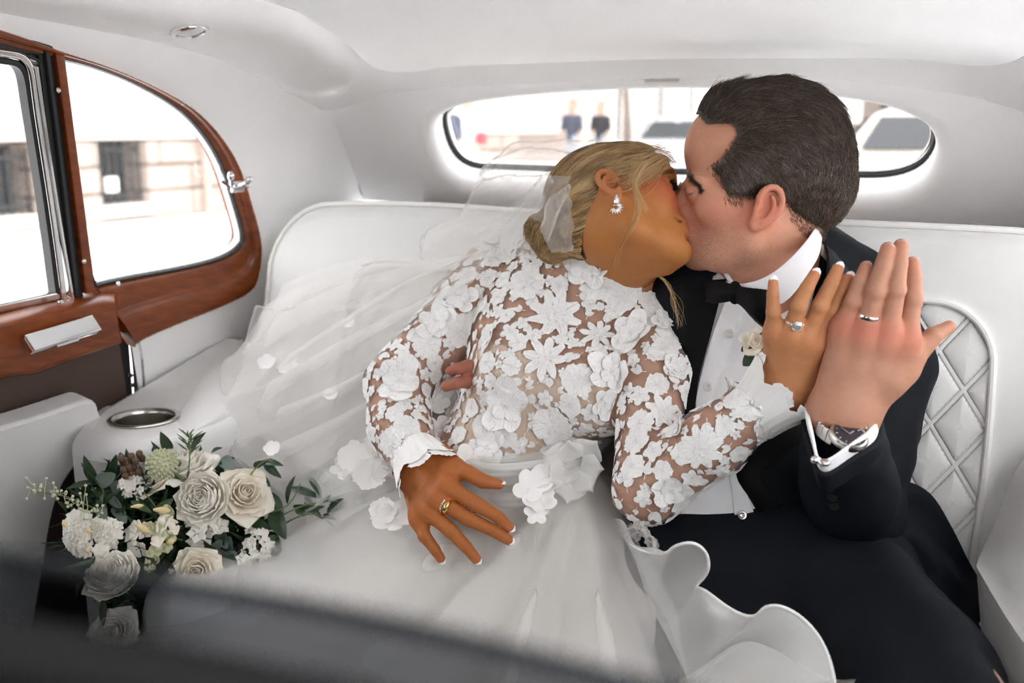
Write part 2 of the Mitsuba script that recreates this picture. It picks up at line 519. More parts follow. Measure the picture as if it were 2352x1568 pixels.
add('door_1__wood_cap__ashtray_tab', rbox(ctr - az * .006 - ay * sy * .5 * np.sign(ay @ eB * 0 + (ay @ (q[0] - q[3]))), (sx * .32, .006, .004), np.array([ax, ay, az]), .001), 'chrome', 30)
add('door_1__wood_cap__screw', sphere(LW(140, 693, .028) , .0046, 2, (1, 1, .45), np.array([eB, nL, eZ])), 'chrome')
# white pocket panel on the door's lower half
pk = l2([LW(-420, 1130, .05), LW(0, 982, .05), LW(100, 951, .05), LW(180, 924, .05), LW(206, 918, .05), LW(222, 926, .05), LW(230, 950, .05), LW(236, 1000, .05), LW(160, 1090, .05), LW(104, 1290, .05), LW(70, 1480, .05), LW(-420, 1700, .05)])
pks = np.vstack([pk[:1], spline(pk[1:-2], 60), pk[-2:]])
add('door_1__pocket', slab(pks, l3, .012, .05, .006), 'leather', 40)

# glass locks: small chrome catch on the window frame
c0 = LW(545, 417, .03)
cm = [tube(spline([LW(510, 418, .02), LW(528, 428, .034), LW(550, 424, .04), LW(572, 416, .034)], 16), .0036, 8), sphere(LW(574, 412, .036), .0058, 2), sphere(LW(570, 426, .034), .0045, 2),
      sphere(LW(530, 404, .034), .0058, 2, (1, 1, 1.5)), tube(PP([]) if 0 else np.array([LW(530, 404, .034), LW(532, 428, .036)]), .004, 8), rbox(LW(545, 428, .026), (.02, .03, .008), np.array([eZ, eB, nL]), .003)]
add('window_catch', cat(cm), 'chrome', 40)
L('window_catch', 'small chrome catch on the wood frame of the quarter window', 'latch')

# ---------------------------------------------------------------- back wall with the rear window
nB = unit(eB + .81 * eZ)
pB = CAR(0, 1.68, 1.164)
BW = lambda x, y, off=0.0: hit(x, y, pB - nB * off, nB)
b2, b3 = plane2d(pB, -nB, eR)
crease_px = [(735, 285), (771, 262), (815, 238), (879, 211), (940, 205), (1000, 202), (1250, 190), (1500, 182), (1750, 178), (1930, 180), (2050, 194), (2200, 216), (2352, 258), (2440, 300)]
crease = spline([BW(*q) for q in crease_px], 90)
win_px = [(994, 308), (1000, 288), (1022, 270), (1060, 256), (1120, 245), (1200, 236), (1350, 226), (1500, 221), (1620, 221), (1760, 226), (1920, 242), (2020, 260), (2085, 282), (2125, 308), (2142, 340), (2142, 370), (2128, 402), (2100, 428), (2050, 446), (1990, 451), (1900, 448), (1600, 441), (1300, 432), (1120, 424), (1070, 420), (1035, 403), (1010, 370), (998, 335)]
win = spline(b2([BW(*q) for q in win_px]), 160, True)
ta = unit(np.roll(win, -1, 0) - np.roll(win, 1, 0))
sgn = 1 if sg.Polygon(win).exterior.is_ccw else -1
out = sgn * np.stack([ta[:, 1], -ta[:, 0]], 1)
R_ = .030
rings = []
for k in range(9):
    a = np.radians(90 * k / 8)
    rings.append(b3(win + out * R_ * (1 - np.sin(a)), -R_ * (1 - np.cos(a))))
rings.append(b3(win - out * .001, -R_ - .028))
bot = [CAR(a, 1.68 - .81 * (1.150 - 1.164), 1.150) for a in (.25, -.2, -.7, -1.30)]
upB = unit(np.cross(eR, nB)); upB = upB if upB[2] > 0 else -upB
edge = b2(np.vstack([crease + upB * .022, [bot[0]], bot[1:]]))
add('wall_back', cat(flat(edge, b3, 0, [b2(rings[0])]), loft(np.array(rings), wrap_v=True)), 'headlining_lit', 50)
L('wall_back', 'white padded panel around the oval rear window', kind='structure')
gk = b3(win + out * .004, -R_ - .020)
add('window_1__seal', sweep(gk, rprof(.020, .014), nB, True), 'rubber')
gk2 = b3(win - out * .008, -R_ - .024)
add('window_1__frame', sweep(gk2, rprof(.005, .010), nB, True), 'chrome')
add('window_1', flat(win + out * .002, b3, -R_ - .026), 'glass', False)
L('window_1', 'wide oval rear window of the car', kind='structure')
add('wall_back__clip', rbox(BW(1520, 186, .004), (.055, .004, .006), np.array([eR, np.cross(nB, eR), nB]), .0015), 'steel')

# ---------------------------------------------------------------- ceiling panel, coves, parcel shelf, floor
ced = spline(PP([(470, -60, .66), (540, -22, .82), (600, 0, .95), (680, 24, 1.12), (760, 64, 1.30), (812, 112, 1.42), (850, 147, 1.52), (892, 163, 1.58), (940, 164, 1.58), (1000, 156, 1.56), (1060, 150, 1.54), (1200, 145, 1.50), (1500, 135, 1.42),
                  (1800, 133, 1.34), (2080, 134, 1.28), (2180, 143, 1.27), (2250, 150, 1.265), (2310, 145, 1.22), (2352, 130, 1.12), (2420, 95, 1.0)]), 150)
front_pts = np.array([CAR(.10, .3, 1.40), CAR(.10, -.2, 1.40), CAR(.10, -1.0, 1.40), CAR(-.6, -1.0, 1.40), CAR(-1.15, -1.0, 1.40), CAR(-1.15, -.2, 1.40), CAR(-1.0, .35, 1.41)])
ring = np.vstack([ced, front_pts])
cen = CAR(-.5, .5, 1.412)
inward = unit((cen - ring) * [1, 1, 0])
ringsC = [ring + eZ * .022 + inward * .014, ring + eZ * .010 + inward * .003, ring, ring - eZ * .001 + inward * .006]
for s in (.03, .08, .18, .35, .6, .85):
    q = ring * (1 - s) + cen * s
    q[:, 2] = ring[:, 2] * (1 - s) + cen[2] * s + .006 * min(1, s * 6)
    ringsC.append(q)
gC = np.array(ringsC)
add('ceiling', cat(loft(gC, wrap_v=True), cap(gC[-1])), 'headlining_lit', 60)
L('ceiling', 'white padded headliner panel with a curved stitched edge', kind='structure')
# left cove: from the side wall's seam over a soft crease to the edge of the headliner
i0 = 42
top_line = ringsC[0][:150] + eZ * .012 + inward[:150] * .022
S2 = spline(top_line[:i0 + 1], 60)
A_ = BW(879, 212)
M_ = (A_ + top_line[i0]) / 2 + (eZ + eB) * .012
mid = spline(np.vstack([PP([(220, -130, 1.02), (380, -50, 1.18), (490, 0, 1.30), (600, 44, 1.45), (700, 105, 1.60), (800, 163, 1.70)]), [M_]]), 60)
S1 = spline(np.vstack([seam[::4], [BW(815, 240), A_]]), 60)
rowsv = []
for s in np.linspace(0, 1, 15):
    # quadratic arc through the three curves
    a, b, c = (1 - s) * (1 - 2 * s), 4 * s * (1 - s), s * (2 * s - 1)
    rowsv.append(a * S1 + b * mid + c * S2)
cove = loft(np.array(rowsv))
add('trim_3', cove, 'headlining_lit', True)
add('trim_3__corner', loft(np.array([[LW(670, 200, -.02), LW(735, 245, -.02), LW(790, 300, -.02), LW(815, 380, -.02)], [BW(740, 215, -.03), BW(800, 235, -.03), BW(850, 290, -.03), BW(860, 380, -.03)]])), 'leather', True)
L('trim_3', 'white cove between the side wall and the headliner', kind='structure')
S3 = spline(top_line[i0:150], 90)
cr = spline(np.vstack([[A_], crease[22:]]), 90)
rowsv = [cr + nB * .0]
for s in np.linspace(0, 1, 10):
    q = cr * (1 - s) + S3 * s
    q = q + eZ * .012 * 4 * s * (1 - s) + eB * .012 * 4 * s * (1 - s)
    rowsv.append(q)
rowsv = [cr + nB * .03 - eZ * .02] + rowsv
add('trim_4', loft(np.array(rowsv)), 'headlining_lit', True)
L('trim_4', 'white cove above the rear window', kind='structure')

mat('seam_shade', base_color=(.16, .16, .16), roughness=.9)  # dark cords along the seams paint in the shadow of the gaps
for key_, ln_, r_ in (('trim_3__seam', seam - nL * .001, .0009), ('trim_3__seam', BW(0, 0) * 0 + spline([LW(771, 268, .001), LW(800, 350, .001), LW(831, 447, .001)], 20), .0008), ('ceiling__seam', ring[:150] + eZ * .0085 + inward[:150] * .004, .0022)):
    add(key_, tube(ln_, r_, 6), 'seam_shade')
add('trim_5', slab(np.array([(-1.10, 1.425), (.25, 1.425), (.25, 1.75), (-1.10, 1.75)]), lambda q, h=0: np.array([CAR(a, b, 0) for a, b in np.atleast_2d(q)]) + np.asarray(h).reshape(-1, 1) * eZ, 1.10, 1.150, .004), 'brown_trim', 30)
L('trim_5', 'dark brown parcel shelf behind the seat back', kind='structure')
add('floor', rbox(CAR(-.57, .2, .38), (1.9, 3.2, .04), np.array([eR, eB, eZ]), .01), 'carpet', 30)
L('floor', 'dark carpeted floor of the car', kind='structure')

# right side wall with its windows, the roof skin and the front of the cabin (outside the frame)
nR = unit(-eR - SL * eZ)
pR = CAR(.135, 0, 1.1)
r2, r3 = plane2d(pR, nR, eB)
def rw(b, z): return r2(CAR(.135 - SL * (z - 1.1), b, z))[0]
outer = [rw(-1.3, .4), rw(1.75, .4), rw(1.75, 1.16), rw(1.50, 1.44), rw(-1.3, 1.44)]
h1 = [rw(.98, 1.03), rw(1.35, 1.07), rw(1.40, 1.2), rw(1.24, 1.345), rw(.98, 1.385)]
h2 = [rw(.02, 1.0), rw(.92, 1.0), rw(.92, 1.385), rw(.02, 1.395)]
h3 = [rw(-1.1, 1.03), rw(-.05, 1.03), rw(-.05, 1.38), rw(-.8, 1.38)]  # not cut out: front window kept shut to hold back front light
add('wall_right', flat(outer, r3, 0, [h1, h2]), 'leather', False)
L('wall_right', 'white leather side wall with door window', kind='structure')
pf = lambda q, h=0: np.array([CAR(a, b, 0) for a, b in np.atleast_2d(q)]) + np.asarray(h).reshape(-1, 1) * eZ
add('wall_left__roof', flat([(-1.32, -1.1), (.30, -1.1), (.30, 1.35), (-1.32, 1.35)], pf, 1.475), 'dark', False)
add('wall_left__roof', loft(np.array([[CAR(-1.32, 1.35, 1.475), CAR(.3, 1.35, 1.475)], [CAR(-1.32, 1.56, 1.40), CAR(.3, 1.56, 1.40)]])), 'dark', False)
add('wall_left__roof', loft(np.array([[CAR(-1.23, -1.1, 1.475), CAR(-1.23, 1.6, 1.475)], [CAR(-1.215, -1.1, 1.40), CAR(-1.215, 1.6, 1.40)]])), 'dark', False)
# side of the front cabin: left door, and an added panel over its window against front light
add('wall_left__front_door_and_blocker', flat(l2([CAR(aL - .05, -1.3, .4), CAR(aL - .05, .62, .4), CAR(aL - .01, .62, 1.05), CAR(aL - .01, -1.3, 1.05)]), l3, 0), 'brown_trim', False)
add('wall_left__front_door_and_blocker', flat(l2([CAR(-1.255 - .0, -1.3, 1.04), CAR(-1.255, .02, 1.04), CAR(-1.195, .02, 1.40), CAR(-1.195, -1.3, 1.40)]), l3, 0), 'brown_trim', False)
add('wall_front__light_block', rbox(CAR(-.57, -1.20, 1.39), (1.9, .30, .26), np.array([eR, eB, eZ]), .02), 'dark', 30)  # unseen block added to narrow the windscreen and cut front light
add('wall_front', rbox(CAR(-.57, -1.32, .72), (1.9, .06, .70), np.array([eR, eB, eZ]), .02), 'dark', 30)
L('wall_front', 'dark dashboard end of the cabin', kind='structure')
# ================================================================ the street outside
def stone_fn(p, n, uv):
    t = fbm(p.x * 3, p.y * 3, p.z * 5, 3)
    return mix((0.30, 0.235, 0.20), (0.47, 0.39, 0.345), t)
mat('stone', base_color=proc(stone_fn), roughness=0.9)
mat('render_pink', base_color=proc(lambda p, n, uv: mix((0.44, 0.365, 0.33), (0.50, 0.42, 0.385), fbm(p.x * 1.5, p.y * 1.5, p.z * 1.5, 3))), roughness=0.95)
mat('pale_stone', base_color=(0.60, 0.57, 0.54), roughness=0.9)
mat('brown_stone', base_color=proc(lambda p, n, uv: mix((0.15, 0.12, 0.105), (0.23, 0.19, 0.17), fbm(p.x, p.y, p.z * 2, 3))), roughness=0.9)
mat('iron', base_color=(0.03, 0.032, 0.035), roughness=0.5)
mat('window_dark', base_color=(0.03, 0.034, 0.038), roughness=0.25, specular=0.25)
mat('asphalt', base_color=proc(lambda p, n, uv: mix((0.66, 0.66, 0.67), (0.76, 0.76, 0.77), fbm(p.x * 2, p.y * 2, p.z, 4))), roughness=0.9)
mat('paving', base_color=(0.76, 0.755, 0.74), roughness=0.9)
mat('paper', base_color=(0.85, 0.85, 0.84), roughness=0.8)

def street_box(a0, a1, b0, b1, z0, z1, r=.02):
    return rbox(CAR((a0 + a1) / 2, (b0 + b1) / 2, (z0 + z1) / 2), (abs(a1 - a0), abs(b1 - b0), z1 - z0), np.array([eR, eB, eZ]), r)

add('street', street_box(-7.7, 8, -12, 110, -.10, 0, .01), 'asphalt', 30)
L('street', 'pale asphalt roadway outside the car', kind='structure')
add('pavement', street_box(-10.4, -7.8, -12, 110, -.10, .10, .02), 'paving', 30)
add('pavement__kerb', street_box(-7.85, -7.7, -12, 110, -.10, .11, .02), 'pale_stone', 30)
L('pavement', 'pale stone pavement along the pink building', kind='structure')

FA = -10.5
fac = lambda x, y, off=0.0: hit(x, y, CAR(FA + off, 0, 0), eR)
def bz(x, y):
    X = fac(x, y)
    return X @ eB, X[2]
add('building', cat(street_box(FA - .8, FA - .45, -2, 24, 0, 5.6, .02), street_box(FA - .46, FA - .06, -2, 24, 1.40, 5.6, .02)), 'render_pink', 30)
L('building', 'pink stone building with barred basement windows across the pavement', 'building')
wins = []
for (q0, q1) in (((222, 330), (340, 462)), ((-40, 348), (88, 492))):
    b0, z1 = bz(*q0)
    b1, z0 = bz(*q1)
    wins.append((b0, b1, max(z0, .3), z1))
rg = np.random.default_rng(3)
zs = [.10, .46, .80, 1.12]
for ci in range(3):
    b = -2 + rg.random() * .5
    while b < 20:
        e = b + .7 + .45 * rg.random()
        segs = [(b, e)]
        for (w0, w1, z0, z1) in wins:
            if zs[ci] < z1 - .05 and zs[ci + 1] > z0 + .05:
                segs = [s for (s0, s1) in segs for s in ((s0, min(s1, w0)), (max(s0, w1), s1)) if s[1] - s[0] > .06]
        for (s0, s1) in segs:
            add('building__stone_block', street_box(FA - .5, FA + .02 + .05 * rg.random(), s0 + .012, s1 - .012, zs[ci] + .012, zs[ci + 1] - .012, .03), 'stone', 30)
        b = e
add('building__ledge', street_box(FA - .5, FA + .08, -2, 24, 1.13, 1.42, .03), 'pale_stone', 30)
for (w0, w1, z0, z1) in wins:
    k = add('building__window', street_box(FA - .5, FA - .40, w0, w1, z0 - .1, z1 + .05, .01), 'window_dark', 30)
    n = int(round((w1 - w0) / .12))
    for i in range(n + 1):
        add(k + '__bar', tube(np.array([CAR(FA - .12, w0 + (w1 - w0) * i / n, z0 - .02), CAR(FA - .12, w0 + (w1 - w0) * i / n, z1 + .02)]), .016, 6), 'iron')
    for zz in (z0 + .08, z1 - .08):
        add(k + '__bar', tube(np.array([CAR(FA - .12, w0, zz), CAR(FA - .12, w1, zz)]), .018, 6), 'iron')
    add('building__window_sill', street_box(FA - .5, FA + .08, w0 - .1, w1 + .1, z0 - .16, z0 - .02, .02), 'pale_stone', 30)
X = fac(255, 424, -.08)
add('building__notice', rbox(X, (.04, .20, .19), np.array([eR, eB, eZ]), .005), 'paper', 30)
# bollard and drainpipe
c = hit(445, 470, [0, 0, .10], eZ)
L(name('bollard'), 'dark grey bollard with pale cap on the pavement', 'bollard')
add('bollard__post', lathe([(0, 0), (.085, 0), (.085, .04), (.07, .06), (.065, .52), (.0, .52)], c, n=20), 'iron')
add('bollard__cap', lathe([(0, .50), (.082, .50), (.085, .54), (.07, .60), (.03, .63), (0, .635)], c, n=20), 'pale_stone')
c = fac(474, 380, .14)
add('drainpipe', tube(np.array([[c[0], c[1], .1], [c[0], c[1], 5.4]]), .05, 10), 'stone')
L('drainpipe', 'pipe running up the pink building behind the bollard', 'pipe')

# further along: pale building with pilasters, brownstone at the end of the street
add('building_001', street_box(-12.5, FA - .35, 24, 62, 0, 12, .02), 'pale_stone', 30)
L('building_001', 'pale building with pilasters and tall windows seen through the rear window', 'building')
for i in range(12):
    b = 25 + i * 3
    add('building_001__pilaster', street_box(FA - .4, FA + .05, b, b + .7, .1, 11.5, .05), 'pale_stone', 30)
    k = add('building_001__window', street_box(FA - .4, FA - .30, b + 1.2, b + 2.4, .9, 4.6, .02), 'window_dark', 30)
    add(k + '__frame', street_box(FA - .36, FA - .24, b + 1.75, b + 1.85, .9, 4.6, .01), 'pale_stone', 30)
add('building_002', street_box(-9.8, 1.0, 47, 52, 0, 16, .02), 'brown_stone', 30)
L('building_002', 'brown building closing the street behind the parked vehicles', 'building')
for i in range(5):
    for j in range(3):
        add('building_002__window', street_box(-8.6 + i * 1.9, -7.5 + i * 1.9, 46.9, 47.1, 1.4 + 3.4 * j, 3.6 + 3.4 * j, .02), 'window_dark' if (i + j) % 3 else 'pale_stone', 30)

# parked vehicles behind the car
mat('car_grey', base_color=(0.30, 0.31, 0.33), roughness=0.3, clearcoat=1.0)
mat('car_dark', base_color=(0.035, 0.037, 0.04), roughness=0.3, clearcoat=1.0)
mat('car_white', base_color=(0.70, 0.70, 0.70), roughness=0.3, clearcoat=1.0)
mat('car_cream', base_color=(0.34, 0.31, 0.265), roughness=0.35, clearcoat=1.0)
mat('lamp_glass', base_color=(0.85, 0.86, 0.88), roughness=0.1)
mat('lamp_red', base_color=(0.7, 0.03, 0.03), roughness=0.15)
def parked_car(c, paint, label, head=True, h=1.5, key='car', L_=4.4, Wd=1.8):
    t = name(key)
    L(t, label, 'car')
    c = np.asarray(c)
    at = lambda x, y, z: c + x * eR + y * eB + z * eZ
    # side profile (y along the car from its front, z), lofted across the width
    prof = np.array([(0.05, .35), (.0, .55), (.05, .78), (.25, .88), (1.1, .98), (1.25, 1.02), (1.75, h * .93), (2.1, h), (3.1, h), (3.6, h * .93), (4.0, 1.05), (4.35, .98), (4.4, .7), (4.35, .35)]) * [L_ / 4.4, 1]
    rows = []
    for w, sc in ((-.5, .90), (-.47, .97), (-.36, 1.0), (0, 1.015), (.36, 1.0), (.47, .97), (.5, .90)):
        z = prof[:, 1].copy()
        inn = np.clip((z - 1.0) / .5, 0, 1) * .14
        rows.append([at(w * Wd * (1 - 2 * i_ * 1.0) if abs(w) > .3 else w * Wd, y, .35 + (zz - .35) * sc) for (y, zz), i_ in zip(prof, inn)])
    add(t + '__body', cat(loft(np.array(rows)), loft(np.array([[at(-.44 * Wd, prof[0, 0], .35), at(.44 * Wd, prof[0, 0], .35)], [at(-.44 * Wd, prof[-1, 0], .35), at(.44 * Wd, prof[-1, 0], .35)]])), cap(np.array(rows[0]), True), cap(np.array(rows[-1]))), paint, 35)
    for y0, y1, z0, z1 in ((1.28, 1.74, 1.06, h * .91), (3.64, 3.98, h * .9, 1.09)):
        y0, y1 = y0 * L_ / 4.4, y1 * L_ / 4.4
        add(t + '__windscreen', loft(np.array([[at(-.36 * Wd, y0, z0 + .02), at(.36 * Wd, y0, z0 + .02)], [at(-.30 * Wd, y1, z1 + .035), at(.30 * Wd, y1, z1 + .035)]])), 'window_dark', False)
    for sx in (-1, 1):
        add(t + '__side_window', loft(np.array([[at(sx * (.505 * Wd - .02), 1.5, 1.04), at(sx * (.505 * Wd - .02), 3.8, 1.04)], [at(sx * .40 * Wd, 1.9, h * .93), at(sx * .40 * Wd, 3.3, h * .93)]])), 'window_dark', False)
        for y in (.85, 3.55):
            add(t + '__wheel', lathe([(0, -.11), (.2, -.11), (.31, -.10), (.33, 0), (.31, .10), (.2, .11), (0, .11)], at(sx * (.5 * Wd - .1), y * L_ / 4.4, .33), eR, 20), 'rubber', 40)
        add(t + '__headlamp', sphere(at(sx * .37 * Wd, .04, .70), .12, 2, (1, .35, .8), np.array([eR, eB, eZ])), 'lamp_glass')
    add(t + '__grille', rbox(at(0, .0, .60), (.8, .06, .24), np.array([eR, eB, eZ]), .02), 'iron', 40)
    add(t + '__bumper', rbox(at(0, -.03, .42), (Wd * .96, .12, .14), np.array([eR, eB, eZ]), .04), 'car_dark' if paint != 'car_dark' else 'car_grey', 40)
def ground_at(px, d):
    g = P(px, 600, d)
    return np.array([g[0], g[1], 0])
parked_car(ground_at(2075, 9.0), 'car_cream', 'cream car with round lamps close behind, right of the groom\'s head', h=1.5)
parked_car(ground_at(2170, 13.5), 'car_dark', 'dark car behind the cream car', h=1.6)
parked_car(ground_at(1480, 19.0), 'car_grey', 'grey car parked by the pavement, left of the groom\'s head', h=1.5)
parked_car(ground_at(1670, 25.5), 'car_white', 'white car parked behind the grey car', h=1.5)
# a street tree trunk and traffic light
c = ground_at(1432, 22.5) + [0, 0, .10]
L(name('street_tree'), 'thin street tree trunk with a sparse crown beyond the pavement', 'tree')
add('street_tree__trunk', tube(spline([c, c + [.02, 0, 1.2], c + [-.05, 0, 2.6], c + [.15, 0, 4.2]], 14), np.linspace(.11, .05, 14), 8), 'brown_stone')
tl = np.random.default_rng(5)
mat('foliage_far', base_color=(0.12, 0.22, 0.07), roughness=0.7)
lv = []
for _ in range(700):
    q = unit(tl.normal(size=3)) * (1.5 * tl.random() ** .4) * [1, 1, .8] + c + [.1, 0, 5.0]
    a, b = unit(tl.normal(size=3)), unit(tl.normal(size=3))
    lv.append(trimesh.Trimesh([q, q + .12 * a + .05 * b, q + .22 * a, q + .12 * a - .05 * b], [[0, 1, 2], [0, 2, 3]], process=False))
add('street_tree__crown', cat(lv), 'foliage_far', False)
labels['street_tree__crown'] = {'kind': 'stuff'}
c = ground_at(2121, 24)
L(name('traffic_light'), 'traffic light showing red at the right end of the rear window', 'traffic light')
add('traffic_light__pole', tube(np.array([c, c + [0, 0, 1.9]]), .05, 8), 'iron')
add('traffic_light__housing', rbox(c + [0, 0, 1.35], (.28, .2, .6), np.array([eR, eB, eZ]), .03), 'iron', 40)
scene['traffic_light__lamp'] = {**mikit.ply(sphere(c + [0, 0, 1.5] - eB * .10, .10, 2), 'lamp_red', True), 'emitter': {'type': 'area', 'radiance': {'type': 'rgb', 'value': [1.5, 0.08, 0.06]}}}
# ================================================================ the rear seat
nS = unit(eB - .30 * eZ)
pS = CAR(0, 1.38, 1.18)
SS = lambda x, y, off=0.0: hit(x, y, pS - nS * off, nS)
s2, s3 = plane2d(pS, -nS, eR)      # plane coordinates: u to the car's right; heights towards the cabin
def SA(a, z, off=0.0):             # point of the backrest's front by car coordinates
    b = 1.38 - .30 * (1.18 - z)
    return CAR(a, b, z) - nS * off
L(name('rear_seat'), 'white leather rear bench seat with quilted panels and piping', 'seat')
def arc(c, r, a0, a1, n=8):
    a = np.radians(np.linspace(a0, a1, n))
    return np.stack([c[0] + r * np.cos(a), c[1] + r * np.sin(a)], 1)
AL, AR, ZT, ZB = -1.205, .035, 1.178, .66
out_az = np.vstack([[(AL - .03, ZB), (AL - .012, .85), (AL + .0, 1.00)], arc((AL + .115, ZT - .125), .12, 175, 95, 12), [(AL + .3, ZT + .001), (-.7, ZT - .002), (-.4, ZT)], arc((AR - .06, ZT - .07), .07, 90, 5, 8), [(AR + .01, .95), (AR + .0, ZB)]])
o3 = np.array([SA(*q) for q in out_az])
o2 = s2(o3)
def panel_outline(a0, a1, z0, z1, r=.075):
    q = np.vstack([[(a0, z0)], arc((a0 + r, z1 - r), r, 180, 90, 10), arc((a1 - r, z1 - r), r, 90, 0, 10), [(a1 + .004, (z0 + z1) / 2), (a1 - .008, z0)]])
    return s2(np.array([SA(*p) for p in q]))
PNL = [panel_outline(-1.02, -.66, .66, 1.075), panel_outline(-.50, -.036, .66, 1.083)]
# backrest: cushion bulging towards the cabin, with shallow hollows where the quilted panels lie
tt = spline(np.vstack([o2]), 140)
pg = sg.Polygon(tt)
tans = unit(np.gradient(tt, axis=0))
nrm2 = np.stack([-tans[:, 1], tans[:, 0]], 1)
if not pg.contains(sg.Point(*(tt[70] + nrm2[70] * .02))):
    nrm2 = -nrm2
rws = [s3(tt, -.16), s3(tt, -.03)]
for k in range(1, 7):
    a = np.radians(15 * k)
    rws.append(s3(tt + nrm2 * .028 * (1 - np.cos(a)), -.03 + .03 * np.sin(a)))
inner = tt + nrm2 * .028
add('rear_seat__backrest', cat(loft(np.array(rws)), flat(np.vstack([inner]), s3, 0.0, PNL)), 'leather', 50)
add('rear_seat__backrest__piping', tube(s3(tt + nrm2 * .002, -.010), .0042, 8), 'piping')
# quilted panels: padded diamonds between doubled stitch lines
def quilt(po, key):
    pgp = sg.Polygon(po)
    k = add(key, flat(po, s3, -.0072), 'leather', False)
    ring = spline(po, 120)
    add(k + '__piping', tube(s3(np.vstack([ring]), .002), .0045, 8), 'piping')
    c = s2([SA(-.255, .93)])[0] if key.endswith('x') else np.array(pgp.centroid.coords[0])
    c = ring.mean(0)
    dx, dz, gap = .067, .047, .0066
    d1, d2 = unit([dx / 2, dz]), unit([dx / 2, -dz])
    st = []
    for i in range(-8, 9):
        for j in range(-8, 9):
            o = c + np.array([dx / 2 * (i + j), dz / 1 * (i - j)]) * 1.0
            dia = np.array([[0, dz], [dx / 2, 0], [0, -dz], [-dx / 2, 0]]) + o
            pd = sg.Polygon(dia).buffer(-gap * .55).intersection(pgp.buffer(-.002))
            if pd.is_empty or pd.area < 2e-5:
                continue
            for g_ in getattr(pd, 'geoms', [pd]):
                ext = np.array(g_.exterior.coords)[:-1]
                ext = poly_res(np.vstack([ext, ext[:1]]), 49)[:-1]
                rows = []
                cc = np.array(g_.centroid.coords[0])
                for s, h in ((0, -.0085), (.0, -.0046), (.06, -.0034), (.16, -.0024), (.34, -.0014), (.6, -.0006), (.85, -.0003)):
                    rows.append(s3(ext * (1 - s) + cc * s, h))
                rows = np.array(rows)
                add(k + '__quilted_diamond', cat(loft(rows, wrap_v=True), cap(rows[-1])), 'leather', 60)
                # stitches along the diamond's edge
                e2 = np.array(g_.buffer(-.0012).exterior.coords) if g_.buffer(-.0012).area > 0 and g_.buffer(-.0012).geom_type == 'Polygon' else ext
                Lg = np.linalg.norm(np.diff(e2, axis=0), axis=1).sum()
                q = poly_res(e2, max(int(Lg / .0034), 4))
                for a_, b_ in zip(q[::2], q[1::2]):
                    if not pgp.buffer(-.006).contains(sg.Point(*a_)):
                        continue
                    t_ = unit(b_ - a_); n_ = np.array([-t_[1], t_[0]]) * .00055
                    b2_ = a_ + t_ * .0022
                    st.append(trimesh.Trimesh(s3(np.array([a_ - n_, b2_ - n_, b2_ + n_, a_ + n_]), -.0036), [[0, 1, 2], [0, 2, 3]], process=False))
    # soft rolls between the doubled lines
    rl = []
    for fam in (0, 1):
        d_ = np.array([dx / 2, dz]) if fam == 0 else np.array([dx / 2, -dz])
        e_ = np.array([dx / 2, -dz]) if fam == 0 else np.array([dx / 2, dz])
        for i in range(-8, 9):
            o = c + e_ * (i + .5) + 0 * d_
            ln = sg.LineString([o - d_ * 9, o + d_ * 9]).intersection(pgp.buffer(-.003))
            for g_ in getattr(ln, 'geoms', [ln]):
                if g_.is_empty or g_.length < .01:
                    continue
                q = poly_res(np.array(g_.coords), 30)
                rl.append(sweep(s3(q, -.0058), rprof(gap * .80, .0030, .48, 3), -nS))
    add(k + '__roll', cat(rl), 'leather', 50)
    labels[k + '__roll'] = {'kind': 'stuff'}
    if st:
        kk = add(k + '__stitching', cat(st), 'stitch', False)
        labels[kk] = {'kind': 'stuff'}
quilt(PNL[0], 'rear_seat__quilted_panel')
quilt(PNL[1], 'rear_seat__quilted_panel')
# cushion
cu2 = np.array([(-1.04, .84), (AR + .02, .84), (AR + .02, 1.30), (-1.055, 1.30)])
add('rear_seat__cushion', slab(spline(np.vstack([cu2[:1] + [.05, 0], cu2[:1] * .5 + cu2[1:2] * .5, cu2[1:2] - [.05, 0], cu2[1:2] + [0, .05], cu2[2:3], cu2[3:4], cu2[0:1] + [0, .05]]), 120, True), pf, .42, .705, .045), 'leather', 60)
# piped fold line low on the right of the seat
add('rear_seat__cushion__piping', tube(spline([P(2258, 1432, 1.10), P(2275, 1462, 1.07), P(2312, 1500, 1.04), P(2320, 1530, 1.02), P(2308, 1560, 1.0)], 20), .0042, 8), 'piping')
# side bolster and arm panel on the right
rb = np.array([[SA(a, z, o) for z in np.linspace(.60, 1.12, 14)] for a, o in ((.02, -.02), (.035, .012), (.055, .022), (.08, .020), (.12, .0))])
add('rear_seat__bolster', loft(rb), 'leather', True)
add('wall_back__bulkhead', rbox(CAR(-.57, 1.66, .76), (1.75, .03, .74), np.array([eR, eB, eZ]), .01), 'dark', 30)
arm_out = spline(np.vstack([PP([(2420, 1000, 1.12), (2352, 1058, 1.13), (2312, 1135, 1.14), (2286, 1205, 1.14), (2258, 1262, 1.14), (2242, 1300, 1.12)])]), 30)
arm_in = arm_out + eR * .10 - eB * .05
rowsA = []
for s in np.linspace(0, 1, 12):
    rowsA.append(arm_out * (1 - s) + arm_in * s - eB * .16 * np.sin(s * np.pi * .5) - eZ * .02 * s)
rowsA = [arm_out + eB * .10 + eR * .02, arm_out + eB * .02 + eR * .001] + rowsA
low = [r.copy() for r in rowsA]
add('side_panel', loft(np.array(rowsA)), 'leather', True)
base = arm_out[-1]
L('side_panel', 'white leather side panel curving down beside the seat\'s right end', 'side panel')
rowsB = np.array([[r[-1] for r in rowsA], [r[-1] - eZ * .06 - eB * .06 + eR * .015 for r in rowsA], [r[-1] - eZ * .22 - eB * .22 + eR * .06 for r in rowsA]])
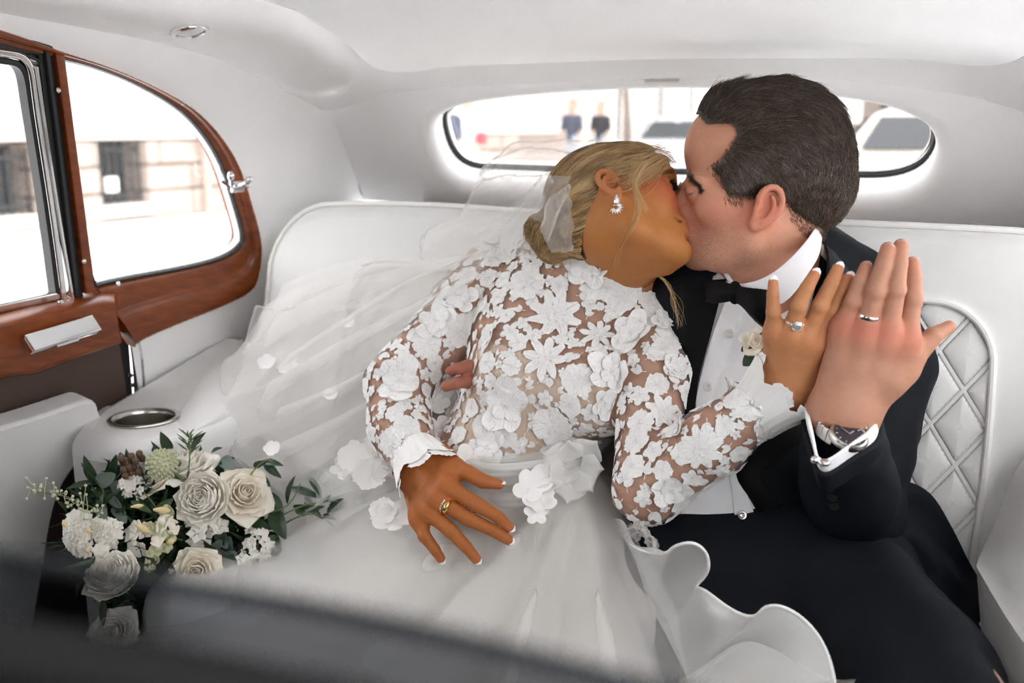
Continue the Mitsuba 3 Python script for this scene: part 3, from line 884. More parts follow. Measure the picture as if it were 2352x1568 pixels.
add('side_panel__lower_panel', loft(rowsB), 'leather', True)

# ---------------------------------------------------------------- left armrest with a cup holder
L(name('armrest'), 'white leather side armrest with a steel cup holder and open recess', 'armrest')
ZA = .862
top = lambda x, y, off=0.0: hit(x, y, [0, 0, ZA + off], eZ)
cup = top(332, 962)
# outline of the top in plan (car coordinates a, b)
tp = [(-1.315, 1.04), (-1.238, .940), (-1.205, .920), (-1.11, .924), (-1.055, .960), (-1.04, 1.03), (-1.045, 1.12), (-1.065, 1.22), (-1.09, 1.34), (-1.315, 1.34)]
cuc = np.array([cup @ eR, cup @ eB])
tpo = np.vstack([tp[:1], spline(tp[:-1], 70), tp[-1:]])
Rc = .049
hole = cuc + Rc * np.stack([np.cos(np.linspace(0, 2 * np.pi, 49)[:-1]), np.sin(np.linspace(0, 2 * np.pi, 49)[:-1])], 1)
def roll_edge(o, z, r):
    t = unit(np.roll(o, -1, 0) - np.roll(o, 1, 0))
    n = np.stack([-t[:, 1], t[:, 0]], 1)
    if not sg.Polygon(o).buffer(0).contains(sg.Point(*(o[30] + n[30] * .01))):
        n = -n
    rows = []
    for k in range(7):
        a = np.radians(15 * k)
        rows.append(pf(o + n * r * (1 - np.cos(a)), z - r + r * np.sin(a)))
    return rows, o + n * r
rowsT, inn = roll_edge(tpo, ZA, .03)
inn_pg = sg.Polygon(inn).buffer(0)
inn_pg = max(getattr(inn_pg, 'geoms', [inn_pg]), key=lambda g: g.area)
armtop = cat(loft(np.array(rowsT)[:, 1:-1]), flat(np.array(inn_pg.exterior.coords)[:-1], pf, ZA, [hole]))
# slope of the armrest up towards the seat back: the raised roll along the wall
def ramp(m):
    v = np.array(m.vertices)
    b = v @ eB
    v[:, 2] += np.clip(.30 * np.clip(b - 1.07, 0, None) ** 1.15, 0, .2) * np.clip((v[:, 2] - .60) / .25, 0, 1)
    return trimesh.Trimesh(v, m.faces, process=False)
add('armrest', ramp(armtop), 'leather', 60)
side = tpo[1:-1]
# front face with a rounded opening
f2 = [rowsT[0][1:-1], [p - eZ * .30 for p in rowsT[0][1:-1]]]
fr_ = np.array(f2)
nf0, nfront = int(np.argmax((fr_[0] @ eR) > -1.222)), int(np.argmax((fr_[0] @ eR) > -1.085))
add('armrest__side', loft(np.array([fr_[0][:nf0 + 1], fr_[1][:nf0 + 1]])), 'leather', True)
add('armrest__side', ramp(loft(np.array([fr_[0][nfront:], fr_[0][nfront:] * .5 + fr_[1][nfront:] * .5, fr_[1][nfront:]]))), 'leather', True)
po, pn = fr_[0][nf0], unit(np.cross(fr_[0][nfront] - fr_[0][nf0], eZ))
pn = pn if pn @ eB < 0 else -pn
fa2, fa3 = plane2d(po, pn, eR)
wd = np.linalg.norm(fr_[0][nfront] - fr_[0][nf0])
q0 = fa2(fr_[0][nf0: nfront + 1])
wmax = q0[:, 0].max()
fo = np.array([(0, -.32), (wmax, -.32), (wmax, q0[-1, 1]), (0, q0[0, 1])])
sgnw = 1 if fa2([po + eZ * .1])[0][1] > 0 else -1
fo[:2, 1] = -.32 * sgnw
op = np.array([(.022, -.33 * sgnw), (wmax - .02, -.33 * sgnw)] + [(wmax - .02 - .025 + .025 * np.cos(a), -.052 * sgnw + sgnw * .025 * np.sin(a)) for a in np.linspace(0, np.pi / 2, 6)] + [(.022 + .025 - .025 * np.sin(a), -.052 * sgnw + sgnw * .025 * np.cos(a)) for a in np.linspace(0, np.pi / 2, 6)])
fpg = sg.Polygon(fo).difference(sg.Polygon(op))
fm = []
for g_ in getattr(fpg, 'geoms', [fpg]):
    v_, f_ = trimesh.creation.triangulate_polygon(g_, engine='earcut')
    fm.append(trimesh.Trimesh(fa3(v_, 0), f_, process=False))
add('armrest__front', cat(fm), 'leather', False)
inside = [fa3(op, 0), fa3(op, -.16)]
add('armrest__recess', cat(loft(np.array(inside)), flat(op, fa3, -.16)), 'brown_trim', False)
# cup holder
add('armrest__cup_holder', lathe([(.0525, .001), (.0535, .0028), (.051, .0042), (.0465, .004), (.0445, .0015), (.043, -.004), (.042, -.07), (.040, -.075), (0, -.075)], CAR(cuc[0], cuc[1], ZA), eZ, 64), 'steel', 50)

# ---------------------------------------------------------------- dome lamp on the cove
hp, _, ht_ = cove.ray.intersects_location([C], [unit(P(436, 68, 1.0) - C)], multiple_hits=False)
nl = unit(cove.face_normals[ht_[0]])
nl = nl if nl @ (C - hp[0]) > 0 else -nl
cl = hp[0] - nl * .001
L(name('dome_lamp'), 'round chrome-rimmed dome lamp on the white cove', 'lamp')
mat('frosted', base_color=(0.80, 0.80, 0.79), roughness=0.35)
add('dome_lamp__rim', lathe([(.021, -.01), (.0275, -.008), (.0280, .004), (.0265, .0065), (.022, .0075), (.0215, .005)], cl, nl, 48), 'chrome', 40)
add('dome_lamp__lens', lathe([(.0222, .003), (.018, .0055), (.01, .007), (0, .0075)], cl, nl, 48), 'frosted', 50)

# ---------------------------------------------------------------- glass divider close to the camera
scene['tinted'] = {'type': 'thindielectric', 'int_ior': 1.5, 'specular_transmittance': {'type': 'rgb', 'value': [0.24, 0.25, 0.27]}}
dv = [P(-250, 1228, .235), P(0, 1278, .230), P(600, 1372, .222), P(1200, 1500, .214), P(1800, 1660, .206)]
dn = unit(np.cross(dv[-1] - dv[0], up - .35 * fw))
dd_ = unit(np.cross(dn, unit(dv[-1] - dv[0])))
dd_ = dd_ if dd_ @ up < 0 else -dd_
ed = spline(dv, 40)
add('window_4', loft(np.array([ed, ed + dd_ * .12])), 'tinted', False)
L('window_4', 'tinted glass pane of the lowered divider behind the front seats', kind='structure')
mat('glass_edge', base_color=(.030, .036, .042), roughness=.4)
add('window_4__edge', sweep(ed, rprof(.0026, .004, .4), dd_), 'glass_edge')
r0 = spline([P(-250, 1395, .215), P(0, 1446, .21), P(400, 1518, .205), P(700, 1580, .20), P(1300, 1720, .195)], 40)
rl = [r0 + fw * .01, r0, r0 - fw * .012 + dd_ * .003, r0 - fw * .015 + dd_ * .01, r0 - fw * .015 + dd_ * .55, r0 + fw * .012 + dd_ * .55, r0 + fw * .01]
add('window_4__rail', loft(np.array(rl)), 'dark', 40)
# ================================================================ the groom: head and hair
scene['skin'] = {'type': 'twosided', 'b': {'type': 'principled', 'base_color': {'type': 'mesh_attribute', 'name': 'vertex_color'}, 'roughness': 0.50, 'specular': 0.22}}


def ear(Fd, c, fwd, upv, outv, s, k=.0025):
    """An ear of height s at c, on the plane (fwd, upv), standing off along outv."""
    E = lambda x, y, z=0.0: np.asarray(c) + s * (x * fwd + y * upv + z * outv)
    Fd.ell(E(-.06, .03, .02), np.array([.27, .42, .075]) * s, np.array([fwd, upv, outv]), .006)
    Fd.ell(E(.04, -.34, .05), np.array([.14, .16, .065]) * s, np.array([fwd, upv, outv]), .005)
    Fd.ell(E(.07, .02, .17), np.array([.155, .24, .14]) * s, np.array([fwd, upv, outv]), .004, 'sub')
    Fd.ell(E(-.06, .27, .15), np.array([.13, .11, .075]) * s, np.array([fwd, upv, outv]), .004, 'sub')
    hx = spline([E(.13, .02, .06), E(.24, .14, .07), E(.23, .33, .09), E(.08, .47, .11), E(-.12, .46, .13), E(-.28, .30, .15), E(-.315, .08, .16), E(-.25, -.13, .14), E(-.14, -.30, .11), E(-.02, -.42, .08)], 18)
    Fd.chain(hx, np.r_[np.full(12, .062), np.linspace(.06, .05, 6)] * s, k)
    ah = spline([E(-.02, .30, .11), E(-.14, .16, .13), E(-.17, -.04, .14), E(-.09, -.22, .13), E(.03, -.26, .11)], 9)
    Fd.chain(ah, np.full(9, .042) * s, k)
    Fd.ell(E(.185, -.06, .07), np.array([.06, .09, .06]) * s, np.array([fwd, upv, outv]), .003)


def around(pts, margin, h):
    pts = np.asarray(pts)
    return Field(pts.min(0) - margin, pts.max(0) + margin, h)


def in_px(v, poly):
    import shapely
    q = pix(v)
    return shapely.contains_xy(sg.Polygon(poly), q[:, 0], q[:, 1])


def keep_faces(m, mask):
    f = m.faces[mask[m.faces].all(1)]
    m = trimesh.Trimesh(m.vertices, f, process=False)
    m.remove_unreferenced_vertices()
    return m


def strands(roots, dirs, length, r, segs=5, normals=None, lift=0.0, curl=None, rg_=None, surf=None, taper=True):
    """Fine hair: one three-sided tapering tube per root; curl(p, d, s) bends the direction along the way; surf = (tree, verts, normals, height) keeps it on a surface."""
    p = np.array(roots, float)
    d = unit(dirs)
    n = len(p)
    length = np.broadcast_to(length, (n,))
    pts = [p.copy()]
    for k in range(segs):
        if curl is not None:
            d = unit(curl(p, d, (k + 1) / segs))
        p = p + d * (length / segs)[:, None]
        if surf is not None:
            tree, sv, sn, hh = surf
            _, i = tree.query(p)
            off = ((p - sv[i]) * sn[i]).sum(1)
            lo = hh if np.isscalar(hh) else hh
            p = p + sn[i] * np.maximum(lo - off, 0)[:, None]
        pts.append(p.copy())
    pts = np.array(pts)                     # (k, n, 3)
    t = unit(np.gradient(pts, axis=0))
    ref = unit(np.cross(t, rg_.normal(size=(1, n, 3))))
    b = np.cross(t, ref)
    rr = np.broadcast_to(r, (n,))[None, :, None] * (np.linspace(1, .25, segs + 1) if taper else np.ones(segs + 1))[:, None, None]
    ring = np.stack([pts + rr * (np.cos(a) * ref + np.sin(a) * b) for a in (0, 2.094, 4.189)], 2)      # k, n, 3, xyz
    K = segs + 1
    v = ring.transpose(1, 0, 2, 3).reshape(-1, 3)
    base = (np.arange(n) * K * 3)[:, None, None, None]
    i = np.arange(segs)[None, :, None, None]
    j = np.arange(3)[None, None, :, None]
    j2 = (j + 1) % 3
    a0, a1, b0, b1 = base + i * 3 + j, base + i * 3 + j2, base + (i + 1) * 3 + j, base + (i + 1) * 3 + j2
    f = np.concatenate([np.concatenate([a0, b0, b1], -1), np.concatenate([a0, b1, a1], -1)], -2).reshape(-1, 3)
    return trimesh.Trimesh(v, f, process=False)


def cloud(m, n, rg_, mask=None):
    """n random points on a mesh with their normals."""
    tri = m.triangles
    ar = m.area_faces.copy()
    if mask is not None:
        ar = ar * mask
    fi = rg_.choice(len(ar), n, p=ar / ar.sum())
    a, b = rg_.random(n), rg_.random(n)
    sw = a + b > 1
    a[sw], b[sw] = 1 - a[sw], 1 - b[sw]
    t = tri[fi]
    return t[:, 0] + a[:, None] * (t[:, 1] - t[:, 0]) + b[:, None] * (t[:, 2] - t[:, 0]), m.face_normals[fi]


DG = 1.245
SG_ = DG / F
G = lambda x, y, o=0.0: P(x, y, DG - abs(o)) + (2 * o * fw if o > 0 else 0)      # the groom's head: depth o beside its middle plane, mirrored
gh = around([G(1545, 710), G(1990, 175)], [.015, .13, .02], .0021)
px_ = SG_
A3 = np.array([rt, -up, fw])
gh.ell(G(1772, 345), np.array([166 * px_, 148 * px_, .0765]), A3, .01)                    # cranium
gh.ell(G(1800, 400, 0), np.array([138 * px_, 130 * px_, .074]), A3, .02)
gh.ell(G(1668, 345), np.array([95 * px_, 105 * px_, .060]), A3, .02)                      # forehead
for o in (-.030, .030):
    gh.ell(G(1604, 418, o), np.array([30 * px_, 17 * px_, .022]), A3, .012)               # brow ridge
gh.ell(G(1672, 480), np.array([92 * px_, 112 * px_, .054]), A3, .025)                     # middle of the face
for o in (-.046, .046):
    gh.ell(G(1655, 478, o), np.array([55 * px_, 44 * px_, .018]), A3, .02)                # cheeks
gh.chain([G(1592, 425, 0), G(1574, 455, 0), G(1563, 478, 0)], [.0085, .0095, .0125], .008)   # nose
for o in (-.012, .012):
    gh.ell(G(1576, 484, o), np.array([.010, .0085, .008]), A3, .004)
gh.ell(G(1590, 508), np.array([22 * px_, 26 * px_, .028]), A3, .015)
gh.chain([G(1582, 508, -.018), G(1577, 505, 0), G(1582, 508, .018)], [.005, .0068, .005], .006)
gh.chain([G(1588, 528, -.016), G(1580, 527, 0), G(1588, 528, .016)], [.0055, .0075, .0055], .006)
gh.ell(G(1608, 572), np.array([34 * px_, 34 * px_, .028]), A3, .02)                       # chin
for o in (-1, 1):
    gh.chain([G(1742, 505, .058 * o), G(1718, 560, .052 * o), G(1660, 585, .036 * o), G(1612, 583, .014 * o)], [.016, .018, .017, .015], .022)
gh.ell(G(1690, 540), np.array([80 * px_, 60 * px_, .048]), A3, .03)
nk = lambda x, y, o: P(x, y, DG + o)
gh.chain([nk(1785, 520, .004), nk(1768, 610, .014), nk(1760, 690, .03)], [.054, .0535, .056], .03)   # neck
gh.chain([nk(1712, 600, -.004), nk(1712, 650, .01)], [.018, .018], .025)
for o in (-1, 1):                                                                         # closed eyes
    gh.ell(G(1592, 440, .031 * o), np.array([16 * px_, 8 * px_, .012]), A3, .010, 'sub')
    gh.ell(G(1600, 443, .0275 * o), np.array([.0115, .0090, .0120]), A3, .009)
eu = unit(-up * -1 * np.cos(.44) + rt * np.sin(.44))
ef = unit(-rt * np.cos(.44) + up * np.sin(.44))
for o in (-1, 1):
    eo = unit(fw * o + .25 * rt)
    ear(gh, G(1752, 482, .0735 * o), unit(ef + .10 * fw * o) * .80, eu, eo, .0575)
gm = gh.mesh(0, 0)
q = pix(gm.vertices)
nz = meshkit.fbm(gm.vertices * 160, 3, 1)
nz2 = meshkit.fbm(gm.vertices * 700, 2, 5)
base = np.array([0.54, 0.258, 0.168])
col = np.tile(base, (len(q), 1)) * (0.93 + .14 * nz[:, None])
def blend(c, w):
    global col
    w = np.clip(w, 0, 1)[:, None]
    col = col * (1 - w) + np.array(c) * w
def gauss(x, y, rx, ry=None):
    ry = ry or rx
    return np.exp(-((q[:, 0] - x) / rx) ** 2 - ((q[:, 1] - y) / ry) ** 2)
blend((.48, .15, .095), .55 * gauss(1650, 490, 60, 45))
blend((.50, .155, .11), .6 * gauss(1565, 475, 18, 20))
dear = np.min([np.linalg.norm(gm.vertices - G(1752, 482, .08 * o), axis=1) for o in (-1, 1)], 0)
blend((.50, .14, .09), .65 * np.exp(-(dear / .030) ** 4))
jawband = np.clip(gauss(1640, 575, 90, 55) * 1.1 + gauss(1600, 520, 26, 40) * .8 + gauss(1700, 600, 60, 40) * .7, 0, 1)
blend((.55, .22, .20), .8 * gauss(1581, 517, 9, 15))
fre = meshkit.noise(gm.vertices * 420, 9)
blend((.40, .17, .09), .5 * np.clip((fre - .80) / .1, 0, 1) * gauss(1640, 340, 90, 110))
blend((.10, .03, .02), np.exp(-(np.linalg.norm(gm.vertices - G(1742, 492, -.066), axis=1) / .0065) ** 4))  # shade inside the ear painted dark into the skin colour
groom_head, groom_col = gm, col
_jaw = [(G(1640, 575, -.03), .042), (G(1592, 525, -.005), .020), (G(1705, 580, -.045), .030), (G(1660, 600, -.02), .03)]
def stubble(p, n, uv):
    w = mi.Float(0)
    for c, r in _jaw:
        w = dr.maximum(w, dr.exp(-((p.x - float(c[0])) ** 2 + (p.y - float(c[1])) ** 2 + (p.z - float(c[2])) ** 2) / float(r * r)))
    g_ = smoothstep(.50, .66, noise(p.x * 1500, p.y * 1500, p.z * 800))
    return dr.clip(w * (.16 + .46 * g_), 0, 1)
scene['skin_bearded'] = {'type': 'blendbsdf', 'weight': proc(stubble), 'a': {'type': 'ref', 'id': 'skin'}, 'b': {'type': 'twosided', 'b': {'type': 'principled', 'base_color': {'type': 'rgb', 'value': [.13, .09, .08]}, 'roughness': .6}}}

# hair shell
hh = around([G(1560, 550), G(1990, 160)], [.015, .13, .02], .0026)
hh.ell(G(1798, 338), np.array([150 * px_, 152 * px_, .084]), A3, .01)
hh.ell(G(1838, 405), np.array([108 * px_, 118 * px_, .077]), A3, .02)
hh.ell(G(1720, 250), np.array([108 * px_, 56 * px_, .066]), A3, .02)
hh.ell(G(1655, 250), np.array([50 * px_, 36 * px_, .055]), unit(np.array([rt + .5 * up, up - .5 * rt, fw])), .015)
hh.ell(G(1745, 375), np.array([115 * px_, 95 * px_, .0825]), A3, .02)
hh.ell(G(1860, 440), np.array([88 * px_, 95 * px_, .074]), A3, .02)
hh.ell(G(1805, 425), np.array([72 * px_, 62 * px_, .0815]), A3, .015)
for o in (-1, 1):
    hh.ell(G(1700, 405, .060 * o), np.array([40 * px_, 55 * px_, .011]), A3, .02)
hh.ell(G(1772, 345), np.array([166 * px_, 148 * px_, .0765]) + .004, A3, .01)
hh.ell(G(1668, 345), np.array([95 * px_, 105 * px_, .060]) + .004, A3, .02)
hh.ell(G(1800, 400, 0), np.array([138 * px_, 130 * px_, .074]) + .004, A3, .02)
hm = hh.mesh(0, 1)
bump = (meshkit.fbm(hm.vertices * np.array([60, 60, 60]), 3, 4) - .5) * .006
hm = trimesh.Trimesh(hm.vertices + hm.vertex_normals * bump[:, None], hm.faces, process=False)
hair_px = [(1598, 262), (1606, 240), (1625, 205), (1720, 150), (1850, 140), (1960, 220), (1990, 380), (1960, 480), (1905, 530), (1852, 528), (1822, 495), (1808, 462), (1792, 446), (1768, 442), (1744, 446), (1722, 450), (1700, 452), (1668, 448), (1664, 425), (1652, 402), (1634, 388), (1652, 372), (1674, 344), (1688, 318), (1690, 300), (1676, 286), (1620, 286)]
mask = in_px(hm.vertices, hair_px)
hm = keep_faces(hm, mask)
q = pix(hm.vertices)
fade = np.clip((q[:, 1] - 330) / 150, 0, 1) * np.clip((hm.vertices - G(1700, 400)) @ -fw / .05, 0, 1)
mat('hair_brown', base_color=(0.034, 0.022, 0.015), roughness=0.42, specular=0.5)
mat('hair_brown_light', base_color=(0.105, 0.068, 0.046), roughness=0.45, specular=0.5)
groom_hair = [hm]
rg = np.random.default_rng(11)
tree = cKDTree(hm.vertices)
vn = np.array(hm.vertex_normals)
rp, rn = cloud(hm, 26000, rg)
q = pix(rp)
# direction field in the picture plane: swept back from the brow, over the crown, down behind
fx = np.interp(q[:, 0], [1600, 1680, 1800, 1900, 1960], [.55, .9, .95, .7, .1])
fy = np.interp(q[:, 0], [1600, 1680, 1800, 1900, 1960], [.75, .25, -.12, -.75, -1.0])
side = np.clip((q[:, 1] - 300) / 110, 0, 1)
fx2, fy2 = np.interp(q[:, 0], [1640, 1720, 1830, 1960], [.35, .45, .3, -.25]), np.full(len(q), -1.0)
dv_ = ((fx * (1 - side) + fx2 * side)[:, None] * rt + (fy * (1 - side) + fy2 * side)[:, None] * up)
wav = (meshkit.fbm(rp * 55, 2, 8) - .5)[:, None]
dv_ = dv_ + 1.1 * wav * (rt * .3 + up) + rg.normal(size=dv_.shape) * .12
dv_ = unit(dv_ - rn * (dv_ * rn).sum(1, keepdims=True))
ln = np.interp(q[:, 1], [190, 290, 380, 520], [.026, .020, .011, .006]) * (.7 + .6 * rg.random(len(q)))
lift = np.interp(q[:, 1], [190, 300, 400, 520], [.10, .14, .25, .4])
g_st = strands(rp - rn * .001, dv_ + rn * lift[:, None], ln, np.interp(q[:, 1], [250, 450], [.00042, .00030]), 5, curl=lambda p, d, s: d - .13 * vn[tree.query(p)[1]] + .05 * rg.normal(size=d.shape), rg_=rg, surf=(tree, np.array(hm.vertices), vn, .0004))
lite = rg.random(len(rp)) < np.interp(q[:, 1], [200, 330, 460], [.10, .12, .5])
nv = 18
def pick(m, sel, per_v, per_f):
    vi = (np.nonzero(sel)[0][:, None] * per_v + np.arange(per_v)).ravel()
    fi = (np.nonzero(sel)[0][:, None] * per_f + np.arange(per_f)).ravel()
    return trimesh.Trimesh(m.vertices[vi], (m.faces[fi] - (np.nonzero(sel)[0] * per_v)[:, None].repeat(per_f, 1).reshape(-1, 1)) + (np.arange(sel.sum()) * per_v)[:, None].repeat(per_f, 1).reshape(-1, 1), process=False)
GR = 'person_001'
add(GR + '__hair', cat(hm, pick(g_st, ~lite, 18, 30)), 'hair_brown', True)
add(GR + '__hair__strands', pick(g_st, lite, 18, 30), 'hair_brown_light', True)
labels[GR + '__hair__strands'] = {'kind': 'stuff'}
# fine stray edge hairs below the shell: sideburn and nape thin out over the skin
hv, hn = np.array(gm.vertices), np.array(gm.vertex_normals)
gt = cKDTree(hv)
edge_px = [(1618, 384), (1655, 360), (1692, 300), (1730, 330), (1760, 420), (1735, 448), (1700, 470), (1664, 466), (1655, 425)]
edge2 = [(1800, 440), (1860, 430), (1960, 440), (1920, 545), (1850, 545), (1812, 500)]
rp, rn = cloud(gm, 60000, rg)
selp = in_px(rp, edge_px) | in_px(rp, edge2)
rp, rn = rp[selp], rn[selp]
dens = np.clip(1.5 - cKDTree(hm.vertices).query(rp)[0] / .016, 0, 1)
kp = rg.random(len(rp)) < dens
rp, rn = rp[kp], rn[kp]
dd = unit(-up + .35 * rt + rg.normal(size=rp.shape) * .25 + rn * .35)
add(GR + '__hair__edge', strands(rp, dd, .0055 * (.5 + rg.random(len(rp))), .00022, 3, rg_=rg), 'hair_brown', True)
labels[GR + '__hair__edge'] = {'kind': 'stuff'}
# brows and lashes
def brow(key, line, n, ln_, r, m_, spread, dirn, rg_, surf_v, surf_n, tr):
    pts = spline(line, 80)[rg_.integers(0, 80, n)] + rg_.normal(size=(n, 3)) * spread
    _, i = tr.query(pts)
    pts = surf_v[i] + (pts - surf_v[i]) - surf_n[i] * (((pts - surf_v[i]) * surf_n[i]).sum(1, keepdims=True))
    d = unit(np.asarray(dirn) + rg_.normal(size=(n, 3)) * .22 + surf_n[i] * .25)
    return add(key, strands(pts, d, ln_ * (.6 + .6 * rg_.random(n)), r, 4, rg_=rg_), m_, True)
def brow_px(key, path, half, n, ln_, r, m_, dirn, mesh_, mirror, rg_):
    """Short hairs rooted where the rays of a traced line meet the face; mirrored to the far side."""
    pl = spline(np.array(path, float), 60)
    wv = np.interp(np.linspace(0, 1, 60), [0, .2, .6, 1], [.6, 1, .8, .25])
    i = rg_.integers(0, 60, n)
    q = pl[i] + rg_.normal(size=(n, 2)) * half * .5 * wv[i][:, None]
    d_ = unit(np.array([P(x, y, 1.0) for x, y in q]) - C)
    loc, ri, ti = mesh_.ray.intersects_location(np.repeat(C[None], n, 0), d_, multiple_hits=False)
    nn = mesh_.face_normals[ti]
    dd_ = unit(np.asarray(dirn) + rg_.normal(size=(len(loc), 3)) * .25)
    dd_ = unit(dd_ - nn * (dd_ * nn).sum(1, keepdims=True)) + nn * .22
    if mirror is not None:
        k_ = 2 * ((loc - mirror) @ fw)[:, None] * fw
        loc = np.vstack([loc, loc - k_]); dd_ = np.vstack([dd_, dd_ - 2 * (dd_ @ fw)[:, None] * fw])
    return add(key, strands(loc, dd_, ln_ * (.6 + .6 * rg_.random(len(loc))), r, 4, rg_=rg_), m_, True)
brow_px(GR + '__eyebrow', [(1574, 404), (1582, 408), (1594, 417), (1606, 429), (1612, 437)], 3.8, 480, .0075, .0003, 'hair_brown', rt * .85 - up * .45, gm, G(1700, 400), rg)
brow_px(GR + '__eyelashes', [(1577, 443), (1584, 444), (1592, 442)], 1.0, 22, .004, .0002, 'hair_brown', -rt * .7 - up * .6, gm, G(1700, 400), rg)
# ---------------------------------------------------------------- hands
def nail(tip, dip, back, w, l, setback=.2, curve=.30, lift=.0):
    """A nail plate on a fingertip: back points out of the finger's back."""
    f = unit(tip - dip)
    b = unit(back - f * np.dot(back, f))
    s = np.cross(f, b)
    g = []
    for i in range(9):
        u = i / 8
        ww = w * (1 - .10 * (1 - u)) * np.sqrt(max(1 - max(0, (u - .72) / .30) ** 2.2, .06)) * (np.sqrt(max(1 - max(0, (.22 - u) / .24) ** 2, .1)))
        row = []
        for j in range(9):
            v = -1 + j / 4
            row.append(tip + f * (l * (u - setback)) + s * ww * v * .5 + b * (lift - curve * w * (v * v) * .5 - .10 * l * u * u * .6))
        g.append(row)
    return np.array(g)


def hand_field(wrist, fingers, h=.0016, fore=None, web=.010, palm_r=.0105):
    """fingers: [[mcp, pip, dip, tip], [r...]] with the thumb last; wrist: list of (point, radius) across the wrist."""
    pts = [p for p, r in wrist] + [p for f, r in fingers for p in f] + ([fore[0]] if fore else [])
    Fd = around(pts, .03, h)
    for k, (f, r) in enumerate(fingers):
        Fd.chain(f, r, .0012)
    n = len(fingers) - 1
    for i in range(n):                                  # back of the hand
        t = i / max(n - 1, 1)
        j = t * (len(wrist) - 1)
        a = int(min(np.floor(j), len(wrist) - 2)); u = j - a
        wp = wrist[a][0] * (1 - u) + wrist[a + 1][0] * u
        wr = wrist[a][1] * (1 - u) + wrist[a + 1][1] * u
        Fd.cone(wp, fingers[i][0][0], wr, fingers[i][1][0] * 1.12, .014)
        if i:
            m0, m1 = fingers[i - 1][0][0], fingers[i][0][0]
            Fd.cone(m0 + (wp - m0) * .12, m1 + (wp - m1) * .12, fingers[i - 1][1][0] * .92, fingers[i][1][0] * .92, .012)
            md = (m0 + m1) / 2 * .62 + wp * .38
            Fd.cone(md, wp, palm_r, wr, .014)
    th = fingers[-1]
    Fd.cone(wrist[-1 if np.linalg.norm(wrist[-1][0] - th[0][0]) < np.linalg.norm(wrist[0][0] - th[0][0]) else 0][0], th[0][0], wrist[0][1] * .9, th[1][0] * 1.15, .014)
    if fore:
        c = np.mean([p for p, r in wrist], 0)
        Fd.cone(c, fore[0], fore[1] * .92, fore[1], .018)
        for p, r in wrist:
            Fd.cone(p, fore[0] * .5 + c * .5 + (p - c) * .7, r, r, .014)
    return Fd


def hand_skin(v, base, knuckles, kcol, tips, tcol, rk=.009, amt=.5):
    c = np.tile(np.array(base), (len(v), 1)) * (.92 + .16 * meshkit.fbm(v * 220, 3, 2)[:, None])
    for p in knuckles:
        w = amt * np.exp(-(np.linalg.norm(v - p, axis=1) / rk) ** 2)[:, None]
        c = c * (1 - w) + np.array(kcol) * w
    for p in tips:
        w = .45 * np.exp(-(np.linalg.norm(v - p, axis=1) / .011) ** 2)[:, None]
        c = c * (1 - w) + np.array(tcol) * w
    return c


# the groom's raised left hand
wr = [(P(1893, 936, 1.055), .0150), (P(1925, 944, 1.050), .0190), (P(1958, 944, 1.052), .0195), (P(1984, 934, 1.058), .0150)]
DGH = [([P(1937, 752, 1.040), P(1958, 692, 1.030), P(1977, 645, 1.026), P(1989, 613, 1.026)], [.0105, .0088, .0078, .0066]),
       ([P(1986, 765, 1.030), P(2011, 668, 1.016), P(2029, 610, 1.012), P(2039, 572, 1.012)], [.0115, .0098, .0088, .0076]),
       ([P(2036, 768, 1.026), P(2057, 665, 1.014), P(2065, 604, 1.012), P(2069, 565, 1.014)], [.0118, .0098, .0088, .0076]),
       ([P(2081, 778, 1.030), P(2096, 686, 1.024), P(2099, 640, 1.022), P(2096, 604, 1.024)], [.0112, .0094, .0083, .0070]),
       ([P(2040, 870, 1.046), P(2100, 818, 1.040), P(2143, 772, 1.040), P(2180, 750, 1.044)], [.0165, .0115, .0098, .0066])]
ghf = hand_field(wr, DGH, .0016, (P(1945, 1060, 1.10), .027))
ghf.cone(P(2085, 850, 1.045), P(2070, 790, 1.034), .010, .008, .016)        # web of the thumb
for a, b in ((0, 1), (1, 2), (2, 3)):
    ghf.cone(DGH[a][0][0] + fw * .004, DGH[b][0][0] + fw * .004, .0088, .0088, .010)
for k in range(4):
    a, b = wr[min(k, 3)][0], DGH[k][0][0]
    ghf.chain([a * .45 + b * .55 - fw * .0095, b * .9 + a * .1 - fw * .0085], [.0030, .0042], .012)
for f, r in DGH[:4]:                                        # knuckle creases
    ghf.ell(f[1] - fw * r[1] * .55, np.array([r[1] * .9, r[1] * .9, r[1] * .62]), np.array([rt, up, fw]), .004)
ghm = ghf.mesh(0, 0)
v = np.asarray(ghm.vertices)
tend = np.zeros(len(v))
ghc = hand_skin(v, (.42, .208, .138), [f[0][0] - fw * .006 for f in DGH[:4]], (.45, .105, .065), [f[0][3] for f in DGH], (.43, .14, .09), .016, .75)
for f, r in DGH[:4]:
    w = .25 * np.exp(-(np.linalg.norm(v - f[1] + .004 * up, axis=1) / .008) ** 2)[:, None]
    ghc = ghc * (1 - w) + np.array((.44, .13, .085)) * w
mat('nail_bare', base_color=(.44, .24, .19), roughness=.28, specular=.5)
mat('platinum', base_color=(.80, .79, .77), metallic=1.0, roughness=.16)
for (f, r) in DGH[:4]:
    g_ = nail(f[3], f[2], -fw + .25 * up, r[3] * 1.45, .0125, .52, .34, r[3] * .93)
    add(GR + '__nail', loft(g_), 'nail_bare', True)
f = DGH[4][0]
# wedding band
a = DGH[1][0][0] * .60 + DGH[1][0][1] * .40
ax = unit(DGH[1][0][1] - DGH[1][0][0])
add(GR + '__wedding_band', lathe([(.0112, -.0024), (.0122, -.0021), (.0126, 0), (.0122, .0021), (.0112, .0024), (.0112, -.0024)], a, ax, 40), 'platinum', 40)

